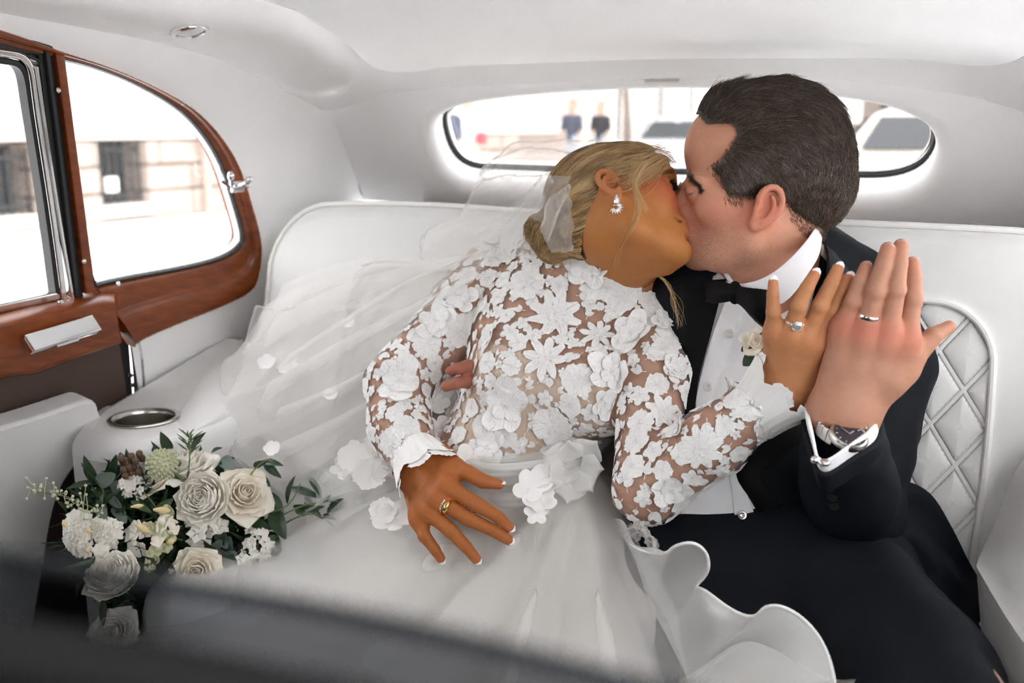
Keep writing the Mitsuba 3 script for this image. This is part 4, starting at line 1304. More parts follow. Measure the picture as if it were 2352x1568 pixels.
# right hand: two fingertips showing behind the bride's waist
rfs = [([P(1075, 842, 1.335), P(1052, 846, 1.322), P(1034, 851, 1.325)], [.0078, .0074, .0064]), ([P(1075, 874, 1.335), P(1048, 880, 1.318), P(1024, 888, 1.322)], [.0082, .0078, .0068])]
rf = around([p for f, r in rfs for p in f] + [P(1180, 880, 1.42)], .03, .002)
for f, r in rfs:
    rf.chain(f, r, .003)
    rf.cone(f[0], P(1150, 880, 1.40), r[0], .012, .01)
rfm = rf.mesh(0, 0)
rfc = hand_skin(np.asarray(rfm.vertices), (.34, .125, .085), [], (0, 0, 0), [f[2] for f, r in rfs], (.36, .09, .06))

# ---------------------------------------------------------------- the groom's clothes
def weave(p, n, uv):
    return (noise(p.x * 1500, p.y * 1500, p.z * 2600) - .5) * .00006
bumped('suit', weave, base_color=(.0036, .0048, .0078), roughness=.75, specular=.18, sheen=.35, sheen_tint=.2)
mat('satin', base_color=(.0022, .0024, .0030), roughness=.6, specular=.12)
mat('shirting', base_color=(.80, .80, .82), roughness=.75, specular=.2)
mat('pearl', base_color=(.62, .60, .57), roughness=.25, specular=.6)
B = lambda x, y, d: P(x, y, d)
jk = around([B(1480, 560, 1.50), B(2190, 1420, 1.05), B(1500, 1420, 1.10), B(2000, 700, 1.42), B(1180, 900, 1.5)], .10, .0055)
def torso(Fd, gr=0.0):
    AX = np.array([rt, unit(up * .97 - fw * .24), unit(fw * .97 + up * .24)])
    Fd.ell(B(1745, 880, 1.34), np.array([.185 + gr, .235 + gr, .108 + gr]), AX, .03)
    Fd.cone(B(1600, 690, 1.39), B(1940, 690, 1.35), .075 + gr, .072 + gr, .05)
    Fd.ell(B(1735, 1130, 1.285), np.array([.175 + gr, .16 + gr, .105 + gr]), AX, .05)
    Fd.cone(B(1770, 640, 1.30), B(1750, 720, 1.33), .075 + gr, .10 + gr, .04)
torso(jk)
jk.chain([B(1975, 735, 1.325), B(2022, 840, 1.27), B(1965, 1185, 1.19)], [.070, .060, .052], .03)       # left sleeve
jk.chain([B(1962, 1190, 1.185), B(1950, 1120, 1.12), B(1938, 1045, 1.085)], [.052, .050, .047], .02)
jk.chain([B(1585, 720, 1.38), B(1500, 900, 1.46), B(1350, 930, 1.50), B(1200, 890, 1.46)], [.072, .062, .055, .045], .03)   # right sleeve, behind the bride
# folds of the sleeve
for p0, d0, p1, d1, r in (((2030, 905), 1.205, (2105, 868), 1.245, .011), ((1975, 1010), 1.17, (2085, 945), 1.235, .010), ((2000, 985), 1.19, (2095, 1005), 1.235, .008), ((2000, 1105), 1.15, (2075, 1060), 1.205, .010), ((2020, 1230), 1.15, (2052, 1110), 1.185, .010),
                          ((1985, 1235), 1.13, (2022, 1150), 1.15, .009), ((1950, 1225), 1.13, (2000, 1160), 1.13, .008), ((2005, 1020), 1.09, (2012, 1190), 1.15, .006)):
    jk.cone(B(*p0, d0), B(*p1, d1), r, r * .7, .016)
jm = jk.mesh(0, 2)
# the front is open over the shirt: cut the opening away from the side facing the cabin
opening = [(1700, 560), (1880, 540), (1898, 580), (1868, 700), (1815, 850), (1760, 960), (1690, 1080), (1757, 1217), (1540, 1217), (1550, 1120), (1590, 960), (1600, 880), (1622, 790), (1648, 692), (1640, 640)]
front = (jm.vertex_normals @ fw) < .25
msk = ~(in_px(jm.vertices, opening) & front)
jm = keep_faces(jm, msk)
jm.fix_normals() if False else None
v = np.asarray(jm.vertices)
dispn = (meshkit.fbm(v * np.array([16, 16, 16]), 3, 3) - .5) * .010
jm = trimesh.Trimesh(v + np.asarray(jm.vertex_normals) * dispn[:, None], jm.faces, process=False)
add(GR + '__jacket', jm, 'suit', True)
L(GR, 'groom in black tuxedo and bow tie kissing the bride, one hand raised', 'person')
# shirt
sf = around([B(1480, 600, 1.45), B(1990, 1260, 1.10)], .06, .005)
torso(sf, -.004)
sm = sf.mesh(0, 2)
sm = keep_faces(sm, (sm.vertex_normals @ fw < .5) & in_px(sm.vertices, [(1480, 600), (1950, 520), (1950, 760), (1800, 1240), (1480, 1260)]))
v = np.asarray(sm.vertices)
wrk = (meshkit.fbm(v * np.array([22, 22, 9]), 2, 6) - .5) * .006
sm = trimesh.Trimesh(v + np.asarray(sm.vertex_normals) * wrk[:, None], sm.faces, process=False)
add(GR + '__shirt', sm, 'shirting', True)
stree, sn_ = cKDTree(sm.vertices), np.array(sm.vertex_normals)
svv = np.array(sm.vertices)
def front_hit(x, y, m, lift=0.0):
    o = np.asarray(C)
    d = unit(P(x, y, 1.0) - C)
    loc, _, tri = m.ray.intersects_location([o], [d], multiple_hits=False)
    if len(loc) == 0:
        return None
    return loc[0] - d * lift
def drape(px_list, n, m, lift, w=None, fallback=1.2):
    out = []
    for x, y in px_list:
        h_ = front_hit(x, y, m, lift)
        out.append(h_ if h_ is not None else P(x, y, fallback))
    return spline(np.array(out), n)
l_ = drape([(1668, 690), (1640, 760), (1618, 830), (1598, 920), (1580, 1000)], 30, sm, .004)
r_ = drape([(1712, 700), (1688, 768), (1660, 840), (1636, 910), (1618, 1000)], 30, sm, .004)
add(GR + '__shirt__placket', loft(np.array([l_ + fw * .004, l_, l_ * .8 + r_ * .2 - fw * .0012, l_ * .5 + r_ * .5 - fw * .0015, l_ * .2 + r_ * .8 - fw * .0012, r_, r_ + fw * .004])), 'shirting', 40)
l_ = drape([(1672, 1075), (1682, 1130), (1690, 1213)], 14, sm, .004)
r_ = drape([(1700, 1090), (1722, 1150), (1745, 1213)], 14, sm, .004)
add(GR + '__shirt__placket', loft(np.array([l_ + fw * .004, l_, l_ * .5 + r_ * .5 - fw * .0015, r_, r_ + fw * .004])), 'shirting', 40)
for k, (x, y) in enumerate(((1677, 766), (1626, 888), (1705, 1183))):
    p = front_hit(x, y, sm, .0075)
    b_ = lathe([(0, .0018), (.0022, .0017), (.0032, .0024), (.0048, .0022), (.0056, .0010), (.0054, -.0012), (0, -.0016)], p, -unit(p - C), 24)
    add(GR + '__shirt__button', b_, 'pearl' if k < 2 else 'steel', 40)
# standing collar with its leaf
inr = spline(PP([(1664, 612, 1.245), (1676, 636, 1.205), (1692, 652, 1.175), (1722, 650, 1.15), (1768, 632, 1.135), (1822, 588, 1.145), (1856, 548, 1.175), (1873, 522, 1.215), (1872, 520, 1.27), (1840, 540, 1.31), (1780, 580, 1.32), (1710, 605, 1.30)]), 90, True)
otr = spline(PP([(1662, 624, 1.245), (1676, 652, 1.20), (1696, 672, 1.165), (1730, 694, 1.135), (1790, 700, 1.115), (1848, 640, 1.125), (1880, 588, 1.16), (1888, 548, 1.215), (1884, 540, 1.28), (1845, 560, 1.33), (1780, 600, 1.34), (1708, 622, 1.315)]), 90, True)
cen_ = inr.mean(0)
rws = [inr + unit(cen_ - inr) * .003 - up * .02, inr + unit(cen_ - inr) * .003 - up * .003, inr + up * .001, inr - unit(cen_ - inr) * .002, inr * .6 + otr * .4 - unit(cen_ - inr) * .002, otr, otr + unit(cen_ - otr) * .004]
add(GR + '__shirt__collar', loft(np.array(rws), wrap_v=True), 'shirting', True)
# bow tie
def bow_wing(pts_top, pts_bot, m):
    t_, b_ = spline(PP(pts_top), 16), spline(PP(pts_bot), 16)
    rows = []
    for s in np.linspace(0, 1, 9):
        r_ = t_ * (1 - s) + b_ * s
        rows.append(r_ - fw * .007 * np.sin(np.pi * s) + fw * .003 * np.sin(3 * np.pi * s)[None] if np.ndim(s) else r_ - fw * (.007 * np.sin(np.pi * s)))
    g_ = np.array(rows)
    bk = g_ + fw * .012
    return cat(loft(g_), loft(bk), loft(np.array([g_[0], bk[0]])), loft(np.array([g_[-1], bk[-1]])), loft(np.array([g_[:, -1], bk[:, -1]])))
add(GR + '__bow_tie', bow_wing([(1688, 654, 1.155), (1715, 660, 1.13), (1745, 663, 1.118), (1780, 668, 1.12)], [(1688, 690, 1.155), (1712, 706, 1.13), (1738, 735, 1.118), (1772, 762, 1.12)], 0), 'satin', 50)
add(GR + '__bow_tie__wing', bow_wing([(1688, 654, 1.155), (1664, 648, 1.165), (1640, 646, 1.18), (1622, 650, 1.20)], [(1688, 690, 1.155), (1664, 694, 1.165), (1640, 696, 1.18), (1622, 694, 1.20)], 0), 'satin', 50)
add(GR + '__bow_tie__knot', sphere(B(1688, 672, 1.158), .0085, 3, (1, 1.6, .7), np.array([rt, up, fw])), 'satin', True)
# lapels: satin facings from the collar to the waist
def strip3(lft, rgt, m_, lift=.006, th=.006, mesh_=None, key=None, fall=1.2, n=40):
    a = drape(lft, n, mesh_, lift, fallback=fall)
    b = drape(rgt, n, mesh_, lift, fallback=fall)
    rows = [a + fw * th, a, a * .75 + b * .25 - fw * .003, a * .4 + b * .6 - fw * .003, b - fw * .001, b + fw * th]
    return add(key, loft(np.array(rows)), m_, 50)
jall = cat(jm, sm)
strip3([(1560, 650), (1556, 700), (1560, 780), (1560, 880), (1552, 980), (1530, 1100)], [(1668, 640), (1652, 692), (1626, 790), (1602, 885), (1592, 970), (1556, 1100)], 'satin', .005, .012, jall, GR + '__jacket__lapel', 1.22)
strip3([(1885, 585), (1870, 680), (1822, 830), (1770, 950), (1690, 1080), (1720, 1140), (1757, 1215)], [(1930, 640), (1950, 740), (1900, 900), (1830, 1020), (1745, 1090), (1775, 1140), (1800, 1215)], 'satin', .005, .012, jall, GR + '__jacket__lapel', 1.17)
# jacket collar behind the neck
cl_ = spline(PP([(1876, 540, 1.30), (1896, 560, 1.24), (1905, 600, 1.19), (1900, 660, 1.16)]), 20)
cl2 = spline(PP([(1900, 560, 1.33), (1935, 600, 1.27), (1965, 650, 1.22), (1960, 730, 1.17)]), 20)
add(GR + '__jacket__collar', loft(np.array([cl_ + fw * .01, cl_, cl_ * .6 + cl2 * .4 - fw * .006, cl2, cl2 + fw * .015])), 'suit', 50)
# jacket skirt spread over the seat on the right
sk = [[(1985, 1140, 1.235), (2040, 1108, 1.225), (2085, 1108, 1.215), (2130, 1135, 1.215), (2165, 1190, 1.212), (2212, 1258, 1.20), (2258, 1336, 1.18), (2280, 1395, 1.155), (2306, 1438, 1.14)],
      [(1960, 1190, 1.19), (2030, 1170, 1.185), (2080, 1170, 1.185), (2120, 1200, 1.185), (2150, 1260, 1.18), (2185, 1320, 1.165), (2215, 1370, 1.15), (2240, 1405, 1.135), (2264, 1441, 1.125)],
      [(1940, 1240, 1.165), (2010, 1235, 1.16), (2060, 1235, 1.16), (2100, 1260, 1.16), (2130, 1310, 1.15), (2160, 1360, 1.14), (2195, 1400, 1.125), (2230, 1425, 1.11), (2262, 1444, 1.105)],
      [(1920, 1290, 1.16), (2000, 1285, 1.15), (2050, 1285, 1.15), (2090, 1300, 1.15), (2120, 1340, 1.14), (2160, 1390, 1.13), (2200, 1430, 1.115), (2236, 1446, 1.105), (2258, 1450, 1.11)]]
rowsk = np.array([spline(PP(r), 60) for r in sk])
gk_ = np.array([spline(rowsk[:, j], 30) for j in range(60)]).transpose(1, 0, 2)
u_, v_ = np.meshgrid(np.linspace(0, 1, 30), np.linspace(0, 1, 60), indexing='ij')
gk_ = gk_ - (fw * .9 - up * .3) * (.010 * np.sin(9 * u_ + 5 * v_) * np.sin(np.pi * np.clip(v_, 0, 1)) + .008 * np.cos(14 * v_ - 4 * u_) * v_)[..., None]
add(GR + '__jacket__skirt', cat(loft(gk_), loft(np.array([gk_[0], gk_[0] + fw * .02 - up * .004])), loft(np.array([gk_[:, -1], gk_[:, -1] + fw * .006]))), 'suit', True)
fl = [P(x, y, d) for x, y, d in ((2012, 1152, 1.172), (2050, 1142, 1.172), (2078, 1130, 1.175), (2086, 1122, 1.178))]
add(GR + '__jacket__pocket_flap', sweep(spline(fl, 24), rprof(.012, .004, .4), -fw), 'suit', 50)
for x, y in ((1905, 1120), (1912, 1142), (1916, 1162)):
    p = front_hit(x, y, jm, .002)
    if p is not None:
        add(GR + '__jacket__button', lathe([(0, .002), (.005, .0018), (.0062, .0006), (.006, -.001), (0, -.001)], p, -unit(p - C), 18), 'satin', 40)
# shirt cuff, folded back and linked
rim = spline(PP([(1853, 928, 1.068), (1856, 965, 1.040), (1868, 1015, 1.012), (1880, 1052, .996), (1896, 1056, .994), (1945, 1026, 1.004), (1990, 996, 1.018), (2008, 975, 1.035), (2010, 940, 1.062), (1985, 920, 1.088), (1930, 912, 1.100), (1880, 914, 1.095)]), 100, True)
axd = unit(P(1965, 1190, 1.185) - P(1935, 985, 1.04))
lowr = rim + axd * .030
cen_ = rim.mean(0)
rr_ = unit(rim - cen_)
rows = [lowr - rr_ * .004, rim - rr_ * .003 + axd * .001, rim - rr_ * .001, rim + rr_ * .001, rim + rr_ * .002 + axd * .0015, (rim + lowr) / 2 + rr_ * .0025, lowr + rr_ * .001]
add(GR + '__shirt__cuff', loft(np.array(rows), wrap_v=True), 'shirting', True)
add(GR + '__shirt__cufflink', cat(sphere(P(1893, 1062, .990), .0062, 2, (1, 1, .6)), sphere(P(1872, 1056, .992), .0045, 2)), 'chrome', True)
# sleeve hem round the cuff
srim = rim + axd * .021 + rr_ * .006
rows = [srim - rr_ * .004, srim, srim + axd * .004 + rr_ * .0025, srim + axd * .03 + rr_ * .004, srim * .4 + axd * .06 + (cen_ + axd * .03) * .6 + (srim - cen_) * .5]
add(GR + '__jacket__sleeve_hem', loft(np.array(rows[:4]), wrap_v=True), 'suit', True)
# wristwatch
wc = P(1948, 1003, 1.022)
wx = unit(-fw * .62 + up * .75 + rt * .12)
mat('dial', base_color=(.012, .016, .028), roughness=.25, clearcoat=.8)
WT = GR + '__watch'
add(WT, lathe([(0, -.004), (.0185, -.004), (.0200, -.002), (.0202, .002), (.0190, .0042), (.0170, .0048), (.0166, .0036), (0, .0034)], wc, wx, 48), 'steel', 40)
add(WT + '__dial', lathe([(.0163, .0038), (0, .0040)], wc, wx, 40), 'dial', True)
ux = unit(rt - wx * np.dot(rt, wx)); uy = np.cross(wx, ux)
for k in range(12):
    a = np.radians(30 * k)
    add(WT + '__hour_marker', rbox(wc + wx * .0044 + (ux * np.cos(a) + uy * np.sin(a)) * .0135, (.0028, .0010, .0006), np.array([ux * np.cos(a) + uy * np.sin(a), -ux * np.sin(a) + uy * np.cos(a), wx]), .0002), 'platinum', False)
for a, l in ((40, .008), (130, .011)):
    a = np.radians(a)
    dvv = ux * np.cos(a) + uy * np.sin(a)
    add(WT + '__hand', rbox(wc + wx * .0048 + dvv * l * .45, (l, .0011, .0004), np.array([dvv, np.cross(wx, dvv), wx]), .0001), 'platinum', False)
for a in (-18, 14):
    a = np.radians(90 + a)
    add(WT + '__pusher', tube(np.array([wc + (ux * np.cos(a) + uy * np.sin(a)) * .0195, wc + (ux * np.cos(a) + uy * np.sin(a)) * .0235]), .0022, 10), 'steel', 40)
br = spline(PP([(1990, 985, 1.030), (2004, 965, 1.055), (1985, 945, 1.085), (1940, 935, 1.10), (1895, 945, 1.085), (1878, 965, 1.060), (1882, 985, 1.038), (1900, 1000, 1.026), (1914, 1008, 1.022)]), 27)
cbr = br.mean(0)
for k in range(26):
    a, b = br[k], br[k + 1]
    ax = unit(b - a); nn_ = unit((a + b) / 2 - cbr); nn_ = unit(nn_ - ax * np.dot(nn_, ax))
    add(WT + '__link', rbox((a + b) / 2, (np.linalg.norm(b - a) * .92, .015, .003), np.array([ax, np.cross(nn_, ax), nn_]), .001), 'steel', False)

# trousers
tr = around([B(1600, 1230, 1.3), B(2360, 1800, .78), B(1500, 1800, .8)], .10, .006)
tr.cone(B(1610, 1310, 1.27), B(1880, 1310, 1.23), .110, .115, .05)
tr.chain([B(1915, 1365, 1.19), B(2080, 1575, 1.03), B(2270, 1930, .80)], [.100, .088, .074], .03)
tr.chain([B(1650, 1340, 1.26), B(1690, 1545, 1.14), B(1760, 1900, .95)], [.098, .088, .074], .03)
tr.chain([B(1895, 1286, 1.115), B(2030, 1300, 1.075), B(2150, 1440, .985), B(2330, 1750, .80)], [.010, .014, .014, .012], .035)   # pressed crease
tr.chain([B(2040, 1340, 1.10), B(2130, 1395, 1.06), B(2190, 1450, 1.02)], [.010, .010, .008], .02)
tm = tr.mesh(0, 2)
v = np.asarray(tm.vertices)
dispn = (meshkit.fbm(v * 14, 3, 13) - .5) * .008
tm = trimesh.Trimesh(v + np.asarray(tm.vertex_normals) * dispn[:, None], tm.faces, process=False)
add(GR + '__trousers', tm, 'suit', True)
# the groom's body inside the clothes, one surface with head and hands
bf = around([B(1500, 600, 1.5), B(2300, 1850, .80), B(1180, 900, 1.5)], .08, .009)
torso(bf, -.02)
bf.chain([B(1985, 735, 1.32), B(2030, 830, 1.28), B(1996, 1190, 1.19), B(1945, 1060, 1.10)], [.050, .036, .032, .024], .02)
bf.chain([B(1585, 720, 1.38), B(1500, 900, 1.46), B(1350, 930, 1.50), B(1150, 880, 1.40)], [.05, .042, .036, .02], .02)
bf.chain([B(1930, 1340, 1.19), B(2110, 1545, 1.02), B(2300, 1850, .80)], [.08, .066, .055], .03)
bf.chain([B(1650, 1340, 1.26), B(1690, 1545, 1.14), B(1760, 1850, .95)], [.08, .066, .055], .03)
bm = bf.mesh(0, 1)
body = cat(groom_head, ghm, rfm, bm)
colr = np.vstack([groom_col, ghc, rfc, np.tile((.5, .3, .23), (len(bm.vertices), 1))])
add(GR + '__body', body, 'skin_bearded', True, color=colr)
# ================================================================ the bride: head, hair
BR = 'person'
L(BR, 'bride in white lace gown leaning back to kiss the groom', 'person')
bf_ = unit(.981 * rt + .124 * up - .150 * fw)
bu = -.025 * rt + .846 * up + .533 * fw
bu = unit(bu - bf_ * (bu @ bf_))
bs = np.cross(bf_, bu)                                       # towards the camera
KB = .85
c0 = P(1405, 428, 1.222) - KB * (-.004 * bf_ + .066 * bs - .012 * bu)
Bl = lambda f, s, u: c0 + KB * (f * bf_ + s * bs + u * bu)
AB = np.array([bf_, bs, bu])
bh = around([Bl(.12, 0, 0), Bl(-.13, 0, .12), Bl(.09, 0, -.13), P(1420, 720, 1.30), P(1300, 600, 1.36)], [.05, .09, .03], .0021)
E_ = lambda c, r, k=.012, op='add': bh.ell(Bl(*c), np.array(r) * KB, AB, k, op)
E_((-.015, 0, .030), (.088, .066, .076))
E_((.040, 0, .034), (.048, .054, .056), .02)
E_((.046, 0, -.030), (.044, .050, .066), .02)
for q in (-1, 1):
    E_((.052, .037 * q, -.024), (.028, .021, .027), .02)
    E_((.076, .026 * q, .027), (.014, .020, .010), .012)
    E_((.081, .030 * q, .004), (.012, .016, .011), .008, 'sub')
    E_((.0715, .030 * q, .004), (.013, .0155, .0125), .004)
    bh.chain([Bl(-.004, .055 * q, -.050), Bl(.018, .049 * q, -.078), Bl(.058, .024 * q, -.092), Bl(.078, .006 * q, -.094)], [.013, .013, .012, .011], .02)
bh.chain([Bl(.085, 0, .012), Bl(.098, 0, -.012), Bl(.106, 0, -.028)], [.007, .0075, .010], .008)
for q in (-1, 1):
    E_((.096, .010 * q, -.032), (.008, .007, .006), .004)
E_((.080, 0, -.062), (.018, .026, .022), .012)
bh.chain([Bl(.090, -.018, -.056), Bl(.097, 0, -.054), Bl(.090, .018, -.056)], [.004, .0062, .004], .005)
bh.chain([Bl(.089, -.016, -.068), Bl(.094, 0, -.069), Bl(.089, .016, -.068)], [.0045, .0072, .0045], .005)
E_((.076, 0, -.092), (.016, .020, .016), .015)
E_((.030, 0, -.064), (.05, .036, .024), .02)
for q in (-1, 1):                                            # corners of the mouth
    bh.chain([Bl(.0915, .010 * q, -.0615), Bl(.083, .022 * q, -.0600), Bl(.078, .028 * q, -.0570)], [.0012, .0016, .0010], .006, 'sub')
E_((.098, 0, -.0815), (.010, .020, .0065), .010, 'sub')
# throat and neck
bh.chain([Bl(-.016, .004, -.040), P(1412, 580, 1.315), P(1388, 660, 1.355)], [.044, .0435, .054], .03)
bh.chain([Bl(.042, .0, -.078), P(1462, 592, 1.295), P(1432, 645, 1.33)], [.018, .023, .03], .03)
eb_u = unit(bu * .96 - bf_ * .22)
eb_f = unit(bf_ * .96 + bu * .22)
for q in (-1, 1):
    ear(bh, Bl(-.004, .0655 * q, -.012), unit(eb_f + .2 * bs * -q) * .82, eb_u, unit(bs * q - .30 * bf_), .056 * KB)
bhm = bh.mesh(0, 0)
v = np.asarray(bhm.vertices)
loc = (v - c0) / KB
lf, ls, lu = loc @ bf_, loc @ bs, loc @ bu
bc = np.tile(np.array([.43, .168, .052]), (len(v), 1)) * (.95 + .10 * meshkit.fbm(v * 150, 3, 3)[:, None])
def bblend(c, w):
    global bc
    w = np.clip(w, 0, 1)[:, None]
    bc = bc * (1 - w) + np.array(c) * w
def g3(f, s, u, r, ru=None):
    ru = ru or r
    return np.exp(-((lf - f) / r) ** 2 - ((np.abs(ls) - s) / r) ** 2 - ((lu - u) / ru) ** 2)
bblend((.50, .105, .058), .95 * g3(.070, .040, -.020, .024))
bblend((.48, .15, .07), .5 * g3(.050, .050, -.006, .024))
bblend((.46, .16, .065), .4 * g3(.08, 0, -.05, .03))
bblend((.16, .07, .045), .75 * g3(.083, .030, .012, .0105, .008))
bblend((.50, .15, .12), .9 * np.maximum(g3(.094, 0, -.054, .012, .005), g3(.092, 0, -.069, .012, .006)))
bblend((.30, .09, .06), .45 * g3(.084, .020, -.060, .008, .0030))
bblend((.50, .185, .09), .5 * np.exp(-(np.linalg.norm(v - Bl(-.004, .068, -.012), axis=1) / .028) ** 4))
bblend((.05, .015, .008), np.exp(-(np.linalg.norm(v - Bl(.006, .068, -.016), axis=1) / .0055) ** 4))  # dark of the ear hole put into the vertex colour as shade
bride_head, bride_col = bhm, bc
btree, bn_ = cKDTree(v), np.array(bhm.vertex_normals)

# slicked-back hair gathered in a low knot
bhh = around([Bl(.09, 0, .11), Bl(-.15, 0, -.10), Bl(-.1, 0, .12)], [.05, .08, .05], .0026)
H_ = lambda c, r, k=.012, op='add': bhh.ell(Bl(*c), np.array(r) * KB, AB, k, op)
H_((-.017, 0, .031), (.093, .071, .081))
H_((.034, 0, .037), (.052, .058, .058), .02)
H_((-.050, 0, -.022), (.050, .054, .052), .03)
KN = (-.106, -.010, -.016)
H_(KN, (.030, .036, .030), .012)
H_((-.116, .012, -.030), (.022, .024, .024), .01)
H_((-.100, -.012, -.046), (.024, .026, .022), .01)
bhmH = bhh.mesh(0, 0)
v = np.asarray(bhmH.vertices)
loc = (v - c0) / KB
lf2, ls2, lu2 = loc @ bf_, loc @ bs, loc @ bu
line_f = np.interp(np.abs(ls2), [0, .02, .04, .055, .075], [.090, .088, .080, .056, .022])
keep = ((lf2 < line_f) & (lu2 > np.interp(lf2, [-.12, -.07, -.035, -.018, .004, .018, .03, .055], [-.11, -.085, -.046, -.010, .026, .022, .012, .035])))
bhmH = keep_faces(bhmH, keep)
def hair_tone(p, n, uv):
    q = [p.x - float(c0[0]), p.y - float(c0[1]), p.z - float(c0[2])]
    u = q[0] * float(bu[0]) + q[1] * float(bu[1]) + q[2] * float(bu[2])
    s = q[0] * float(bs[0]) + q[1] * float(bs[1]) + q[2] * float(bs[2])
    t = fbm(u * 260, s * 260, 1.0, 3)
    return mix((.145, .080, .030), (.44, .28, .122), smoothstep(.25, .75, t))
mat('hair_blonde', base_color=proc(hair_tone), roughness=.34, specular=.5)
mat('hair_blonde_light', base_color=(.52, .35, .17), roughness=.34, specular=.5)
mat('hair_blonde_dark', base_color=(.19, .108, .042), roughness=.36, specular=.5)
rg = np.random.default_rng(21)
rp, rn = cloud(bhmH, 15000, rg)
tgt = Bl(*KN)
ht, hn2, hv2 = cKDTree(bhmH.vertices), np.array(bhmH.vertex_normals), np.array(bhmH.vertices)
def bcurl(p, d, s):
    _, i = ht.query(p)
    n = hn2[i]
    w = unit(tgt + bu * .02 * 0 - p)
    t = unit(.75 * d + .45 * w)
    return unit(t - n * (t * n).sum(1, keepdims=True)) - .02 * n
loc = (rp - c0) / KB
d0 = unit(-bf_ * 1.0 + bs * ((loc @ bs)[:, None] * 4) - bu * np.clip(.55 - (loc @ bf_)[:, None] * 6, 0, 1.2))
d0 = unit(d0 - rn * (d0 * rn).sum(1, keepdims=True)) + rg.normal(size=rp.shape) * .035
st = strands(rp, d0, .050 * (.6 + .6 * rg.random(len(rp))), .00042, 7, curl=bcurl, rg_=rg, surf=(ht, hv2, hn2, .0007))
tone = meshkit.noise(np.stack([loc @ bu * 170, loc @ bs * 170, loc @ bf_ * 30], 1), 3) + rg.normal(size=len(rp)) * .14
add(BR + '__hair', bhmH, 'hair_blonde', True)
nv, nf = 8 * 3, 7 * 3 * 2
for key_, sel, m_ in (('strands', tone > .56, 'hair_blonde_light'), ('strands', (tone <= .56) & (tone > .40), 'hair_blonde'), ('strands', tone <= .40, 'hair_blonde_dark')):
    k = add(BR + '__hair__' + key_, pick(st, sel, nv, nf), m_, True)
    labels[k] = {'kind': 'stuff'}
# loose locks framing the face
def lock(path, n, spread, r, m_, key, wob=.0):
    pts = []
    base_ = spline(np.array(path), 22)
    tubes = []
    for _ in range(n):
        o0, o1 = rg.normal(size=3) * spread, rg.normal(size=3) * spread * 2.4
        t = np.linspace(0, 1, 22)[:, None]
        q = base_ + o0 * (1 - t) + o1 * t + wob * np.sin(9 * t + rg.random() * 6) * rg.normal(size=3) * t
        tubes.append(tube(q, np.linspace(r, r * .4, 22), 3, False))
    return cat(tubes)
lk = [lock([Bl(.060, .010, .090), Bl(.070, .035, .062), Bl(.060, .058, .030), Bl(.040, .066, .004), Bl(.018, .069, -.002)], 240, .0042, .00034, 0, 0, .001),
      lock([Bl(.066, .004, .088), Bl(.078, .030, .058), Bl(.070, .054, .030), Bl(.048, .066, .006), Bl(.030, .068, -.006)], 200, .0036, .00034, 0, 0, .001),
      lock([P(1486, 372, 1.19), P(1468, 398, 1.175), P(1458, 440, 1.165), P(1466, 480, 1.165), P(1446, 530, 1.185), P(1424, 575, 1.22), P(1418, 605, 1.235)], 26, .0012, .00028, 0, 0, .004),
      lock([P(1480, 372, 1.19), P(1462, 400, 1.175), P(1460, 440, 1.165), P(1474, 470, 1.165), P(1482, 486, 1.17)], 22, .0012, .00028, 0, 0, .003),
      lock([P(1498, 622, 1.26), P(1530, 650, 1.235), P(1550, 695, 1.215), P(1557, 745, 1.205)], 16, .0012, .0003, 0, 0, .003)]
k = add(BR + '__hair__lock', cat(lk), 'hair_blonde_light', True)
labels[k] = {'kind': 'stuff'}
bfv, bfn = np.asarray(bhm.vertices), bn_
brow_px(BR + '__eyebrow', [(1566, 406), (1556, 398), (1544, 394), (1532, 396), (1522, 402)], 3.6, 420, .006, .00024, 'hair_blonde_dark', -rt * .9 + up * .15, bhm, None, rg)
mat('lash', base_color=(.008, .006, .005), roughness=.5)
brow(BR + '__eyelashes', [Bl(.085, .020, .002), Bl(.085, .030, -.001), Bl(.079, .042, .002)], 170, .0085, .00030, 'lash', np.array([.0004, .0004, .0006]), bf_ * .8 + bs * .45 - bu * .35, rg, bfv, bfn, btree)
# ---------------------------------------------------------------- the bride's hands
# right hand resting on the skirt
wrR = [(P(948, 1110, 1.290), .0150), (P(968, 1094, 1.281), .0175), (P(992, 1078, 1.277), .0175), (P(1016, 1062, 1.280), .0150)]
HR = [([P(962, 1192, 1.243), P(975, 1230, 1.229), P(999, 1262, 1.226), P(1013, 1283, 1.230)], [.0088, .0080, .0068, .0056]),
      ([P(983, 1174, 1.236), P(1035, 1218, 1.214), P(1071, 1256, 1.206), P(1094, 1284, 1.210)], [.0098, .0088, .0075, .0062]),
      ([P(1003, 1146, 1.232), P(1080, 1192, 1.208), P(1131, 1217, 1.202), P(1168, 1240, 1.208)], [.0100, .0089, .0077, .0063]),
      ([P(1025, 1116, 1.232), P(1099, 1160, 1.206), P(1144, 1187, 1.200), P(1170, 1210, 1.206)], [.0100, .0088, .0076, .0063]),
      ([P(1040, 1078, 1.258), P(1072, 1084, 1.238), P(1108, 1104, 1.226), P(1147, 1112, 1.228)], [.0125, .0100, .0092, .0064])]
